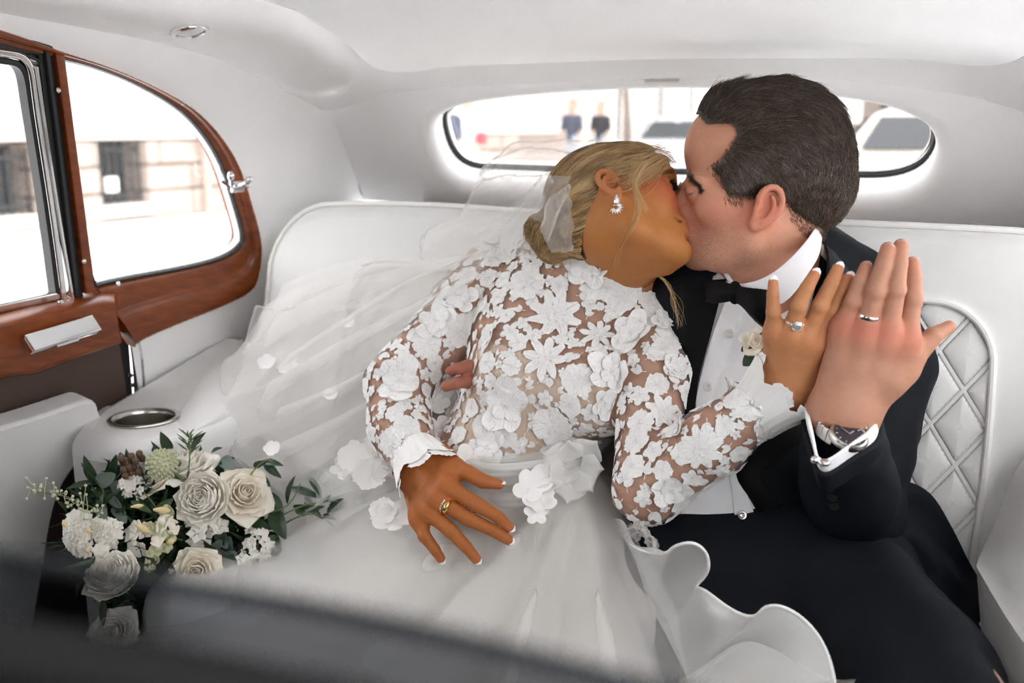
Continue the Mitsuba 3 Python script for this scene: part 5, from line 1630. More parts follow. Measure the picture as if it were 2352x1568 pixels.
def bride_hand(wr_, fs, fore_, base_):
    Fd = hand_field(wr_, fs, .0015, fore_, palm_r=.0088)
    for k in range(4):
        a, b = wr_[k][0], fs[k][0][0]
        Fd.chain([a * .4 + b * .6 - fw * .0078, b * .92 + a * .08 - fw * .0072], [.0024, .0034], .012)
    for f, r in fs[:4]:
        Fd.ell(f[1] - fw * r[1] * .5, np.array([r[1] * .9, r[1] * .9, r[1] * .62]), np.array([rt, up, fw]), .004)
    m = Fd.mesh(0, 0)
    c = hand_skin(np.asarray(m.vertices), base_, [f[0][0] for f in fs[:4]], (.46, .115, .045), [f[0][3] for f in fs], (.46, .155, .08), .013, .45)
    v = np.asarray(m.vertices)
    for f, r in fs[:4]:
        for j, am in ((1, .35), (2, .22)):
            w = am * np.exp(-(np.linalg.norm(v - f[j] + fw * .004, axis=1) / .006) ** 2)[:, None]
            c = c * (1 - w) + np.array((.30, .11, .055)) * w
    return m, c
hrm, hrc = bride_hand(wrR, HR, (P(915, 985, 1.375), .0245), (.385, .125, .036))  # darker base than the left hand, painting in low light on the lap
# left hand raised beside the groom's
wrL = [(P(1774, 868, 1.105), .0150), (P(1796, 884, 1.098), .0170), (P(1820, 893, 1.096), .0170), (P(1844, 893, 1.100), .0150)]
HL = [([P(1779, 762, 1.066), P(1776, 716, 1.052), P(1775, 676, 1.046), P(1776, 648, 1.046)], [.0086, .0076, .0064, .0053]),
      ([P(1818, 768, 1.058), P(1834, 702, 1.040), P(1853, 662, 1.034), P(1871, 630, 1.034)], [.0096, .0086, .0073, .0060]),
      ([P(1852, 774, 1.056), P(1884, 702, 1.038), P(1910, 650, 1.032), P(1925, 616, 1.032)], [.0098, .0087, .0075, .0061]),
      ([P(1880, 782, 1.060), P(1912, 714, 1.048), P(1935, 664, 1.042), P(1949, 638, 1.042)], [.0096, .0086, .0074, .0061]),
      ([P(1872, 862, 1.105), P(1898, 815, 1.095), P(1915, 775, 1.085), P(1925, 745, 1.080)], [.0115, .0095, .0085, .0062])]
hlm, hlc = bride_hand(wrL, HL, (P(1690, 985, 1.150), .0245), (.46, .205, .095))
mat('nail_pink', base_color=(.74, .44, .42), roughness=.14, specular=.6, clearcoat=.6)
mat('nail_white', base_color=(.86, .84, .82), roughness=.14, specular=.6, clearcoat=.6)
def french(f, r, back, ln_=.0165):
    g_ = nail(f[3], f[2], back, r[3] * 1.6, .0185, .62, .34, r[3] * .93)
    k = add(BR + '__nail', loft(g_[:7]), 'nail_pink', True)
    t_ = g_[6:].copy()
    add(k + '__tip', loft(np.concatenate([t_, t_[-1:] + 0])), 'nail_white', True)
for f, r in HR[:4]:
    french(f, r, -fw * .8 + up * .4)
french(HR[4][0], HR[4][1], -fw * .35 + up * .95)
for f, r in HL[:4]:
    french(f, r, -fw + .15 * up)
# rings
mat('gold', base_color=(.86, .58, .22), metallic=1.0, roughness=.12)
scene['diamond'] = {'type': 'dielectric', 'int_ior': 2.2}
mat('diamond_white', base_color=(.90, .90, .92), metallic=.75, roughness=.06)
def gem(c, r, axis, h=.7, n=8, tw=0):
    ax = unit(axis)
    a = unit(np.cross(ax, [.3, .9, .1])); b = np.cross(ax, a)
    ring = lambda rr, z, o=0: [c + ax * z * r + rr * r * (np.cos(2 * np.pi * (i + o) / n) * a + np.sin(2 * np.pi * (i + o) / n) * b) for i in range(n)]
    pts = ring(.55, .35 * h * 1.4) + ring(.85, .2 * h, .5) + ring(1, 0) + [c - ax * h * r]
    hl = trimesh.convex.convex_hull(np.array(pts))
    return hl
f = HR[2][0]
for key, t, kind in (('ring', .27, 'eternity'), ('ring', .40, 'gold')):
    a = f[0] * (1 - t) + f[1] * t
    ax = unit(f[1] - f[0])
    e1 = unit(-fw - ax * np.dot(-fw, ax)); e2 = np.cross(ax, e1)
    if kind == 'eternity':
        k = add(BR + '__ring', lathe([(.0092, -.0012), (.0102, -.0012), (.0104, .0012), (.0092, .0012), (.0092, -.0012)], a, ax, 36), 'platinum', 40)
        for i in range(22):
            an = 2 * np.pi * i / 22
            dvv = e1 * np.cos(an) + e2 * np.sin(an)
            add(k + '__stone', gem(a + dvv * .0108, .0016, dvv), 'diamond_white', False)
    else:
        g_ = []
        for i in range(40):
            an = 2 * np.pi * i / 40
            dvv = e1 * np.cos(an) + e2 * np.sin(an)
            wd_ = .0012 + .0026 * max(0, np.cos(an - .25)) ** 1.6
            th_ = .0010 + .0026 * max(0, np.cos(an - .25)) ** 2
            g_.append([a + dvv * .0094 - ax * wd_, a + dvv * (.0094 + th_ * .8) - ax * wd_ * .75, a + dvv * (.0096 + th_ * 1.2), a + dvv * (.0094 + th_ * .8) + ax * wd_ * .75, a + dvv * .0094 + ax * wd_])
        add(BR + '__ring', loft(np.array(g_), wrap_u=True), 'gold', True)
f = HL[1][0]
a = f[0] * .52 + f[1] * .48
ax = unit(f[1] - f[0]); e1 = unit(-fw - ax * np.dot(-fw, ax)); e2 = np.cross(ax, e1)
k = add(BR + '__engagement_ring', lathe([(.0090, -.0012), (.0100, -.0012), (.0102, .0012), (.0090, .0012), (.0090, -.0012)], a, ax, 36), 'platinum', 40)
add(k + '__stone', gem(a + e1 * .0125 + e2 * .0, .0062, e1, .8, 8), 'diamond_white', False)
for i in range(-3, 4):
    if i:
        dvv = e1 * np.cos(i * .33 + .1 * np.sign(i)) + e2 * np.sin(i * .33 + .1 * np.sign(i))
        add(k + '__stone', gem(a + dvv * .0108, .0017, dvv), 'diamond_white', False)
for i in range(4):
    an = np.pi / 4 + np.pi / 2 * i
    q = a + e1 * .0125 + (ax * np.cos(an) + e2 * np.sin(an)) * .0058
    add(k + '__claw', tube(np.array([q - e1 * .004, q + e1 * .0018]), .0006, 6), 'platinum')
# earring: a pear stone over a fan of small ones
ec = P(1415, 470, 1.188)
k = add(BR + '__earring', cat(sphere(ec + fw * .004, .0035, 2, (1, 1, .5)), tube(np.array([ec + up * .010 + fw * .006, ec + fw * .003]), .0008, 6)), 'platinum', True)
pear = trimesh.convex.convex_hull(np.array([ec + .0052 * (np.sin(t) * (1 - .35 * np.cos(t)) * rt * .72 + (1.35 * np.cos(t) + .15) * up) - fw * z for t in np.linspace(0, 2 * np.pi, 17) for z in (0,)] + [ec - fw * .0032 + .0026 * (np.sin(t) * .72 * rt + np.cos(t) * 1.3 * up) for t in np.linspace(0, 2 * np.pi, 9)] + [ec + fw * .003]))
add(k + '__stone', trimesh.Trimesh(pear.vertices + up * .0045 + rt * .0012, pear.faces, process=False), 'diamond_white', False)
for i, an in enumerate(np.linspace(-2.45, .25, 8)):
    dvv = np.cos(an) * rt * .95 + np.sin(an) * up
    q = ec - up * .002 + dvv * .0062
    st_ = trimesh.convex.convex_hull(np.array([q + dvv * .0042, q - dvv * .0036, q + np.cross(dvv, fw) * .0017, q - np.cross(dvv, fw) * .0017, q - fw * .0022 + dvv * .0012, q + fw * .002]))
    add(k + '__stone', st_, 'diamond_white', False)
# jewelled hair comb at the front of the hair
for i in range(10):
    q = spline(PP([(1508, 348, 1.235), (1525, 352, 1.235), (1540, 362, 1.235), (1548, 372, 1.235)]), 10)[i]
    if i == 0:
        k = add(BR + '__hair_comb', tube(spline(PP([(1506, 350, 1.237), (1525, 355, 1.237), (1540, 365, 1.237), (1549, 375, 1.237)]), 12), .0009, 6), 'platinum', True)
    add(k + '__stone', gem(q, .0021 + .0007 * (i % 2), -fw + .6 * up), 'diamond_white', False)

# ---------------------------------------------------------------- the bride's body
bb = around([P(1000, 560, 1.6), P(1850, 1200, 1.05), P(880, 1300, 1.2), P(900, 1500, 1.0), P(1500, 620, 1.5)], .07, .0048)
tax = unit(P(1395, 640, 1.40) - P(1200, 1050, 1.36)); tsd = unit(np.cross(tax, fw)); tsd = tsd if tsd @ rt > 0 else -tsd
tfw = np.cross(tsd, tax); tfw = tfw if tfw @ fw > 0 else -tfw
TA = np.array([tsd, tax, tfw])
bb.ell(P(1305, 790, 1.395), np.array([.130, .150, .084]), TA, .03)
bb.cone(P(1150, 640, 1.465), P(1320, 640, 1.415), .046, .056, .04)
bb.cone(P(1320, 640, 1.415), P(1490, 745, 1.325), .056, .048, .04)
bb.cone(P(1412, 570, 1.312), P(1366, 680, 1.365), .049, .064, .03)
bb.cone(P(1464, 590, 1.296), P(1432, 660, 1.335), .025, .034, .03)
for x, y, d in ((1215, 850, 1.335), (1375, 885, 1.300)):
    bb.ell(P(x, y, d), np.array([.060, .062, .050]), TA, .04)
bb.ell(P(1195, 1015, 1.375), np.array([.096, .120, .076]), TA, .05)
bb.ell(P(1165, 1160, 1.37), np.array([.125, .10, .080]), TA, .05)
RA, RE, RW = P(1085, 695, 1.445), P(918, 880, 1.405), P(965, 1090, 1.29)
bb.chain([P(1130, 645, 1.455), RA, RE], [.050, .047, .043], .02)
bb.chain([RE, P(918, 985, 1.355), RW], [.043, .037, .023], .015)
LA, LE, LX = P(1508, 860, 1.275), P(1490, 1118, 1.195), P(1800, 888, 1.100)
bb.chain([P(1498, 770, 1.31), LA, LE], [.047, .043, .038], .02)
bb.chain([LE, P(1640, 1012, 1.150), LX], [.038, .035, .023], .015)
upper = bb.d.copy()
bb.chain([P(1110, 1220, 1.38), P(950, 1420, 1.30), P(820, 1650, 1.16)], [.075, .06, .05], .04)
bb.chain([P(1230, 1220, 1.37), P(1180, 1430, 1.28), P(1120, 1660, 1.12)], [.075, .06, .05], .04)
full = bb.d.copy()
bbm = bb.mesh(0, 1)
vb = np.asarray(bbm.vertices)
colb = np.tile((.44, .20, .105), (len(vb), 1)) * (.96 + .08 * meshkit.fbm(vb * 60, 3, 1)[:, None])
bodyB = cat(bride_head, hrm, hlm, bbm)
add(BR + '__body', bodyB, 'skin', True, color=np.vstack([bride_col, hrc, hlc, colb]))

# ---------------------------------------------------------------- the lace bodice
bb.d = upper
def cut_pix(m, poly):
    return keep_faces(m, in_px(m.vertices, poly))
torso_px = [(1085, 560), (1330, 555), (1345, 560), (1500, 660), (1640, 800), (1680, 1180), (1460, 1240), (1370, 1062), (1030, 1052), (820, 1240), (700, 900)]
sheer('tulle_sleeve', (.80, .74, .69), .17)
mat('lining', base_color=(.60, .455, .345), roughness=.85)
def thread(p, n, uv):
    ray_ = noise(uv.y * 34, uv.x * 4) * .65 + noise(uv.y * 80, uv.x * 12) * .35
    knots = smoothstep(.42, .08, uv.x) * smoothstep(.45, .75, noise(p.x * 900, p.y * 900, p.z * 900))
    return mix((.86, .858, .85), (.60, .59, .575), dr.clip(smoothstep(.55, .82, ray_) * .75 + knots * .8, 0, 1))
bumped('lace_thread', lambda p, n, uv: (noise(uv.y * 34, uv.x * 4) * .0006 + noise(uv.y * 80, uv.x * 12) * .0003), eps=2e-4, base_color=proc(thread), roughness=.8, sheen=.3)
bumped('lace', lambda p, n, uv: fbm(p.x * 1300, p.y * 1300, p.z * 1300, 2) * .0007, base_color=(.84, .835, .82), roughness=.85, sheen=.3)
slm = bb.mesh(.0035, 1)
v = np.asarray(slm.vertices)
fold = (meshkit.fbm(v * np.array([45, 45, 45]), 3, 17) - .5) * .006
slm = trimesh.Trimesh(v + np.asarray(slm.vertex_normals) * fold[:, None], slm.faces, process=False)
v = np.asarray(slm.vertices)
wl = np.mean([p for p, r in wrR], 0); wl_ax = unit(wl - P(915, 985, 1.375))
wll = np.mean([p for p, r in wrL], 0); wll_ax = unit(wll - P(1690, 985, 1.15))
nk0 = P(1404, 604, 1.330); nk_ax = unit(P(1408, 560, 1.30) - P(1385, 690, 1.39))
ok = ~(((v - wl) @ wl_ax > -.012) & (np.linalg.norm(v - wl, axis=1) < .06)) & ~(((v - wll) @ wll_ax > -.012) & (np.linalg.norm(v - wll, axis=1) < .06))
qv0 = pix(v)
ok &= ~((qv0[:, 0] > 1296) & (qv0[:, 0] < 1530) & (qv0[:, 1] < np.interp(qv0[:, 0], [1296, 1330, 1400, 1460, 1500, 1530], [540, 556, 622, 660, 674, 690])))
qv = pix(v)
okw = ~((np.abs(qv[:, 0] - 1190) < 170) & (qv[:, 1] > 1085))
DR = BR + '__dress'
bod = keep_faces(slm, ok & okw)
add(DR + '__sleeves_and_yoke', bod, 'tulle_sleeve', True)
lin = bb.mesh(.0020, 1)
lin_px = [(1098, 790), (1130, 782), (1190, 800), (1262, 838), (1330, 858), (1400, 850), (1462, 878), (1505, 930), (1460, 1000), (1372, 1100), (1010, 1100), (985, 980), (1030, 850)]
v = np.asarray(lin.vertices)
arm = np.minimum.reduce([np.linalg.norm(v[:, None] - np.linspace(a, b, 24)[None], axis=2).min(1) for a, b in ((RA, RE), (RE, RW), (LA, LE), (LE, LX))])
lin = keep_faces(lin, in_px(v, lin_px) & (arm > .055))
add(DR, lin, 'lining', True)

# scalloped collar and cuffs
def scallop_ring(center_pts, ax, n, depth, key, flare=.0, amp=.006, k=9, wav=.003):
    """Flared lace edge: from a ring of points, along ax for depth, with a scalloped rim."""
    ring_ = spline(center_pts, n, True)
    c_ = ring_.mean(0)
    t = np.linspace(0, 2 * np.pi, n, endpoint=False)
    rows = []
    for s in np.linspace(0, 1, 9):
        out_ = unit(ring_ - c_)
        sc = np.abs(np.sin(k * t / 2))
        dd_ = depth * s + amp * sc * s
        rows.append(ring_ + ax * dd_[:, None] + out_ * (flare * s ** 1.4 + wav * s * np.sin(3 * t + 1) + .0006 * np.sin(23 * t) * (s > .1))[:, None])
    m_ = loft(np.array(rows), wrap_v=True)
    add(key, m_, 'lace', True)
    return m_
def limb_ring(c_, ax, r, n=12, sq=1.0):
    a = unit(np.cross(ax, fw)); b = np.cross(ax, a)
    th = np.linspace(0, 2 * np.pi, n, endpoint=False)
    return c_ + r * (np.cos(th)[:, None] * a + sq * np.sin(th)[:, None] * b)
cfr = scallop_ring(limb_ring(wl - wl_ax * .046, wl_ax, .034), wl_ax, 90, .054, DR + '__cuff', .009, .010, 7)
cfl = scallop_ring(limb_ring(wll - wll_ax * .056, wll_ax, .034), wll_ax, 90, .058, DR + '__cuff', .012, .010, 7)
bod = cat(bod, cfr, cfl)

# lace flowers laid on the tulle
bt, bn3, bv3 = cKDTree(bod.vertices), np.array(bod.vertex_normals), np.array(bod.vertices)
def onto(x, lift):
    _, i = bt.query(x, k=4)
    n = unit(bn3[i].mean(1))
    p = bv3[i].mean(1)
    off = ((x - p) * n).sum(1, keepdims=True)
    return x - n * off + n * np.reshape(lift, (-1, 1)), n
def blossom(kind, R, rg_, nt=40, nr=6):
    """A flower in its own plane: (points xy, height, faces)."""
    th = np.linspace(0, 2 * np.pi, nt, endpoint=False)
    ph = rg_.random() * 6.28
    if kind == 'D':
        k = 8
        s = np.abs(np.cos(k * (th + ph) / 2)) ** .8
        r = .42 + .58 * s + .05 * rg_.normal(size=nt) * s
        cre = s
    elif kind == 'R':
        k = 5 + int(rg_.integers(0, 2))
        s = np.abs(np.cos(k * (th + ph) / 2)) ** .35
        r = .74 + .22 * s + .07 * np.sin(17 * th + ph) * s + .03 * rg_.normal(size=nt)
        cre = s
    elif kind == 'A':
        k = 5
        s = np.abs(np.cos(k * (th + ph) / 2)) ** .45
        r = (.55 + .42 * s) * (1 + .16 * np.sin(2 * th + ph * 3))
        cre = s
    else:
        k = 5
        s = np.abs(np.cos(k * (th + ph) / 2)) ** .6
        r = .5 + .5 * s
        cre = s
    rr = np.linspace(0, 1, nr + 1)[1:]
    X = [np.zeros((1, 2))]
    Z = [np.array([.06])]
    for t in rr:
        X.append(np.stack([np.cos(th), np.sin(th)], 1) * (r * t)[:, None])
        z = .10 * t * (1.0 if kind == 'A' else .45) * (.35 + .65 * cre) + .03 * np.sin(22 * th) * t * (1 - t * .5) * (kind != 'A') + (.05 * (1 - t) * (t < .3))
        if kind == 'A':
            z = z + .16 * t * t * (np.sin(th * 2 + ph) * .5 + .5) * cre
        Z.append(z)
    X, Z = np.vstack(X) * R, np.concatenate(Z) * R
    f = [[0, 1 + j, 1 + (j + 1) % nt] for j in range(nt)]
    for i in range(nr - 1):
        a, b = 1 + i * nt, 1 + (i + 1) * nt
        for j in range(nt):
            j2 = (j + 1) % nt
            f += [[a + j, b + j, b + j2], [a + j, b + j2, a + j2]]
    return X, Z, np.array(f)
def leaf2(R, rg_, ang):
    t = np.linspace(0, 1, 9)
    w = np.sin(np.pi * t ** .8) * .30
    c = np.stack([t - .5, .08 * np.sin(np.pi * t)], 1)
    X = np.vstack([c + [0, 1] * w[:, None] * s for s in (-1, -.5, 0, .5, 1)]) * 2 * R
    Z = np.concatenate([(.04 - .03 * (s == 0)) * np.ones(9) for s in (-1, -.5, 0, .5, 1)]) * R
    ca, sa = np.cos(ang), np.sin(ang)
    X = X @ np.array([[ca, sa], [-sa, ca]])
    f = []
    for i in range(4):
        for j in range(8):
            a = i * 9 + j
            f += [[a, a + 9, a + 10], [a, a + 10, a + 1]]
    return X, Z, np.array(f)
def sprig(R, rg_):
    ms, o = [], 0
    X, Z, f_ = [], [], []
    a0 = rg_.random() * 6.28
    for k, (da, rr, of) in enumerate(((.5, .55, .45), (-.7, .5, .45), (.1, .45, .95))):
        x, z, f = leaf2(R * rr, rg_, a0 + da)
        x = x + R * of * np.array([np.cos(a0 + da * .8), np.sin(a0 + da * .8)])
        X.append(x); Z.append(z); f_.append(f + o); o += len(x)
    st = np.array([[-.6, 0], [.9, 0]]) * R
    n = 6
    line = np.stack([np.linspace(-.55, .8, n), .12 * np.sin(np.linspace(0, 3, n))], 1) * R
    x = np.vstack([line + [0, .045 * R], line - [0, .045 * R]]) @ np.array([[np.cos(a0), np.sin(a0)], [-np.sin(a0), np.cos(a0)]])
    f = np.array([q for i in range(n - 1) for q in ([i, i + 1, n + i + 1], [i, n + i + 1, n + i])])
    X.append(x); Z.append(np.full(len(x), .02 * R)); f_.append(f + o)
    return np.vstack(X), np.concatenate(Z), np.vstack(f_)
flowers = []
def lay(p, kind, R, rg_, lift=.0012):
    p0, n0 = onto(np.asarray(p)[None], 0)
    p0, n0 = p0[0], n0[0]
    e1 = unit(np.cross(n0, rg_.normal(size=3))); e2 = np.cross(n0, e1)
    layers = [(kind, R, 0)] + ([('A', R * .62, .10)] if kind == 'A' else [('S', R * .34, .05)] if kind in 'DR' and R > .02 else [])
    if kind == 'L':
        layers = [('L', R, 0)]
    ms, uvs = [], []
    for kd, r_, dz in layers:
        X, Z, f = sprig(r_, rg_) if kd == 'L' else blossom(kd, r_, rg_, 40 if r_ > .018 else 30, 5)
        W_ = p0 + X[:, :1] * e1 + X[:, 1:] * e2
        rr_ = np.linalg.norm(X, axis=1)
        Q, _ = onto(W_, lift + Z + dz * R)
        if kd == 'A':                                 # petals of the appliques stand off the cloth
            Q = Q + n0 * (.18 * rr_ ** 2 / R)[:, None]
        ms.append(trimesh.Trimesh(Q, f, process=False))
        uvs.append(np.stack([rr_ / r_, np.abs(np.arctan2(X[:, 1], X[:, 0]))], 1))
    m = cat(ms)
    flowers.append((p0, R))
    laid.append((R, kind, m, np.vstack(uvs)))
laid = []
rgl = np.random.default_rng(33)
fl_list = [(740+40,150,75,'R'),(970,150,45,'S'),(895,205,45,'S'),(740,280,65,'R'),(985,310,120,'R'),(1195,325,65,'R'),(1140,205,55,'L'),(600,255,60,'R'),(545,400,110,'A'),(665,370,48,'S'),(795,400,60,'R'),(400,560,120,'A'),(560,610,110,'R'),(640,520,50,'S'),(850,520,60,'R'),(950,480,48,'L'),(950,565,45,'S'),(1165,510,165,'D'),(1370,200,140,'A'),(1430,310,110,'R'),(1600,370,115,'R'),(1385,440,50,'S'),(1375,520,45,'L'),(1440,640,110,'D'),(1660,640,135,'A'),(1275,695,45,'S'),(735,665,75,'A'),(925,690,60,'R'),(1020,645,50,'S'),(1100,790,140,'D'),(880,840,65,'R'),(1310,930,110,'R'),(1530,890,140,'A'),(1320,770,42,'L'),(725,820,70,'R'),(820,900,55,'L'),(940,925,50,'L'),(1070,940,45,'L'),(985,985,45,'L'),(1100,1050,52,'S'),(1190,1010,40,'L'),(1260,1090,80,'R'),(1490,1080,90,'A'),(1390,1140,60,'S'),(850,1090,160,'A'),(545,1090,50,'S'),(630,1110,60,'R'),(570,1010,45,'S'),(500,1180,42,'L'),(585,1210,50,'L'),(690,1220,65,'R'),(850,1300,65,'R'),(545,1290,60,'R'),(730,1370,130,'A'),(960,1300,52,'L'),(930,1365,45,'S'),(1150,1220,130,'R'),(1280,1190,38,'S'),(1365,1235,50,'S'),(1000,1240,50,'L'),(1200,1330,90,'R'),(1360,1310,80,'A'),(1560,1250,70,'R'),(1060,80,60,'S'),(860,90,70,'R'),(1240,110,70,'R'),(1480,1200,50,'L'),(640,960,45,'L'),(600,890,50,'S'),(1640,1000,50,'S'),(1720,870,55,'L'),(680,950,40,'S'),(780,1190,45,'L'),(1290,600,40,'L'),(1060,640,40,'L'),(1500,560,60,'L'),(1550,480,70,'R'),
    (340,700,90,'R'),(200,830,60,'R'),(470,690,35,'S'),(265,820,38,'L'),(385,820,55,'R'),(165,950,150,'A'),(390,905,50,'R'),(190,1090,55,'S'),(210,1240,90,'R'),(130,1150,60,'R'),(100,1330,90,'R'),(330,1000,50,'R'),(210,1370,90,'R'),(60,1060,55,'L'),(470,560,45,'L'),(260,640,55,'R'),(330,1130,50,'L'),(270,1160,40,'S'),(120,1040,45,'S'),(300,760,40,'S'),(450,790,45,'L')]
todo = [(860 + x / 2.8, 540 + y / 2.8, r / 2.8, k) for x, y, r, k in fl_list]
todo += [(x, y, r, k) for x, y, r, k in ((1505, 705, 30, 'R'), (1525, 735, 28, 'A'), (1490, 690, 24, 'R'), (1545, 775, 24, 'R'), (1530, 800, 30, 'R'), (1545, 850, 30, 'A'), (1340, 572, 26, 'A'), (1372, 592, 34, 'R'), (1405, 618, 34, 'A'), (1440, 642, 32, 'R'), (1472, 664, 30, 'A'), (1345, 615, 40, 'A'), (1395, 660, 36, 'R'), (1435, 690, 34, 'R'), (1330, 560, 20, 'S'), (925, 1085, 40, 'A'), (960, 1050, 30, 'R'), (905, 1120, 26, 'R'), (1000, 1040, 26, 'A'), (1760, 880, 34, 'A'), (1790, 915, 34, 'R'), (1740, 920, 30, 'R'), (1825, 935, 26, 'A'), (1770, 950, 26, 'S'))]
todo += [(1380 + x / 2.306, 560 + y / 2.306, r / 2.306, k) for x, y, r, k in [(85,670,0,'A'),(320,565,62,'R'),(300,745,62,'R'),(330,890,95,'D'),(400,985,62,'A'),(395,645,62,'A'),(210,950,72,'R'),(190,1050,72,'R'),(535,1080,120,'D'),(660,960,52,'R'),(790,860,82,'R'),(830,960,60,'S'),(375,1300,92,'A'),(170,1180,72,'R'),(245,1220,52,'L'),(480,1240,52,'S'),(900,890,70,'R'),(560,950,48,'L'),(730,1110,52,'R'),(880,990,48,'R'),(620,1020,42,'S'),(300,380,60,'R'),(350,460,60,'R'),(230,420,55,'S'),(380,540,45,'S'),(640,1200,48,'S'),(430,1110,60,'R'),(330,1200,55,'R'),(420,1380,55,'R'),(700,820,60,'R'),(760,960,45,'L')] if r]
bodc = bod
oc = np.asarray(C)
for x, y, r, k in todo:
    d_ = unit(P(x, y, 1.0) - oc)
    loc_, _, _ = bodc.ray.intersects_location([oc], [d_], multiple_hits=False)
    if len(loc_) == 0:
        continue
    dep = (loc_[0] - oc) @ fw
    lay(loc_[0], k, r * 1.12 * dep / F, rgl)
# smaller flowers and leaves fill what is left, all round the sleeves and shoulders
cand, cn = cloud(bod, 16000, rgl)
qc = pix(cand)
face_front = ((cand - oc) * cn).sum(1) < 0
nfill = 0
from_pos = np.array([p for p, r in flowers]); from_r = np.array([r for p, r in flowers])
for i in range(len(cand)):
    if nfill > 520:
        break
    dist = np.linalg.norm(from_pos - cand[i], axis=1)
    gap_ = (dist - from_r * .80).min()
    lim = .0035 if face_front[i] else .014
    if gap_ < lim:
        continue
    R = float(np.clip(gap_ * 1.3, .0065, .015 if face_front[i] else .026))
    lay(cand[i], ('S', 'R', 'L', 'L', 'S')[int(rgl.integers(0, 5))], R, rgl)
    from_pos = np.vstack([from_pos, cand[i]]); from_r = np.r_[from_r, R]
    nfill += 1

# the larger ones are parts of their own; the rest past three hundred of a kind are one part
for kinds_, key in ((('S', 'R', 'D', 'A'), DR + '__lace_flower'), (('L',), DR + '__lace_leaves')):
    mine = sorted([q for q in laid if q[1] in kinds_], key=lambda q: -q[0])
    for R, kind, m, uv in mine[:295]:
        add(key, m, 'lace_thread', True, uv=uv)
    if len(mine) > 295:
        k = add(DR + ('__small_lace_flowers' if 'S' in kinds_ else '__small_lace_leaves'), cat([q[2] for q in mine[295:]]), 'lace_thread', True, uv=np.vstack([q[3] for q in mine[295:]]))
        labels[k] = {'kind': 'stuff'}
# ---------------------------------------------------------------- skirt, organza ruffle, veil
def sheet(rows_px, n, m, amp=0.0, fr=6.0, seed=0, fold=None):
    """A cloth surface through rows of (x, y, depth) control points."""
    R = np.array([spline(PP(r), m) for r in rows_px])
    s = np.linspace(0, 1, len(R))
    cs = CubicSpline(s, R, axis=0, bc_type='natural')
    g = cs(np.linspace(0, 1, n))
    du = np.gradient(g, axis=0); dv = np.gradient(g, axis=1)
    nn = unit(np.cross(du, dv))
    if np.mean(nn @ fw) > 0:
        nn = -nn
    u, v = np.meshgrid(np.linspace(0, 1, n), np.linspace(0, 1, m), indexing='ij')
    h = np.zeros((n, m))
    if amp:
        h += amp * (meshkit.fbm(np.stack([u * fr, v * fr, np.full_like(u, seed)], -1), 3, seed) - .5) * 2
    if fold is not None:
        h += fold(u, v, g)
    return g + nn * h[..., None]
mat('satin_skirt', base_color=(.62, .605, .58), roughness=.5, sheen=.4, specular=.3)
knot = P(1335, 1068, 1.25)
def skirt_folds(u, v, g):
    q = pix(g.reshape(-1, 3))
    an = np.arctan2(q[:, 1] - 1040, q[:, 0] - 1330).reshape(u.shape)
    r = np.hypot(q[:, 1] - 1040, q[:, 0] - 1330).reshape(u.shape)
    w = np.clip((r - 60) / 350, 0, 1)
    return w * (.015 * np.sin(15 * an + 1.2 * np.sin(3 * an)) + .007 * np.sin(31 * an + 1.0) * np.clip((r - 150) / 300, 0, 1)) + .004 * (meshkit.fbm(np.stack([u * 9, v * 9, u * 0], -1), 2, 4) - .5)
sk_rows = [[(1020, 1040, 1.36), (1090, 1058, 1.305), (1190, 1060, 1.285), (1290, 1052, 1.285), (1352, 1042, 1.34)],
           [(985, 1080, 1.38), (1070, 1110, 1.292), (1190, 1108, 1.268), (1300, 1100, 1.262), (1368, 1085, 1.33)],
           [(860, 1160, 1.42), (1000, 1180, 1.285), (1180, 1180, 1.250), (1320, 1170, 1.235), (1412, 1150, 1.30)],
           [(660, 1275, 1.42), (870, 1245, 1.31), (1120, 1270, 1.238), (1340, 1265, 1.205), (1452, 1235, 1.26)],
           [(468, 1392, 1.365), (715, 1350, 1.29), (1050, 1370, 1.205), (1340, 1380, 1.165), (1495, 1330, 1.20)],
           [(330, 1500, 1.31), (580, 1470, 1.22), (1000, 1490, 1.14), (1340, 1500, 1.09), (1545, 1470, 1.13)],
           [(120, 1700, 1.26), (480, 1700, 1.12), (950, 1720, 1.02), (1340, 1740, .97), (1600, 1700, 1.02)]]
gS = sheet(sk_rows, 150, 170, fold=skirt_folds)
SKT = DR + '__skirt'
add(SKT, loft(gS), 'satin_skirt', True)
# soft tulle over the skirt
sheer('tulle', (.74, .73, .71), .34)
sheer('tulle_fine', (.86, .85, .83), .26)
sheer('tulle_air', (.86, .855, .84), .20)
sheer('organza', (.80, .80, .78), .60)
def over_folds(u, v, g):
    q = pix(g.reshape(-1, 3))
    an = np.arctan2(q[:, 1] - 1040, q[:, 0] - 1330).reshape(u.shape)
    r = np.hypot(q[:, 1] - 1040, q[:, 0] - 1330).reshape(u.shape)
    return .012 + np.clip((r - 60) / 300, 0, 1) * (.010 * np.abs(np.sin(6 * an + .8)) ** 2.5 + .007 * np.abs(np.sin(11 * an + 2)) ** 3)
gT = sheet(sk_rows, 110, 150, fold=over_folds)
gT = np.where(np.ones_like(gT, bool), gT, gT)
def clear_of(g, m, off):
    return g
hand_keep = cKDTree(np.asarray(hrm.vertices))
dist, idx = hand_keep.query(gT.reshape(-1, 3))
qh = np.asarray(hrm.vertices)[idx]
behind = np.clip(1 - dist / .03, 0, 1)
gT = (gT.reshape(-1, 3) + fw * (behind * .018)[:, None]).reshape(gT.shape)
add(DR + '__skirt_overlay', loft(gT), 'tulle', True)
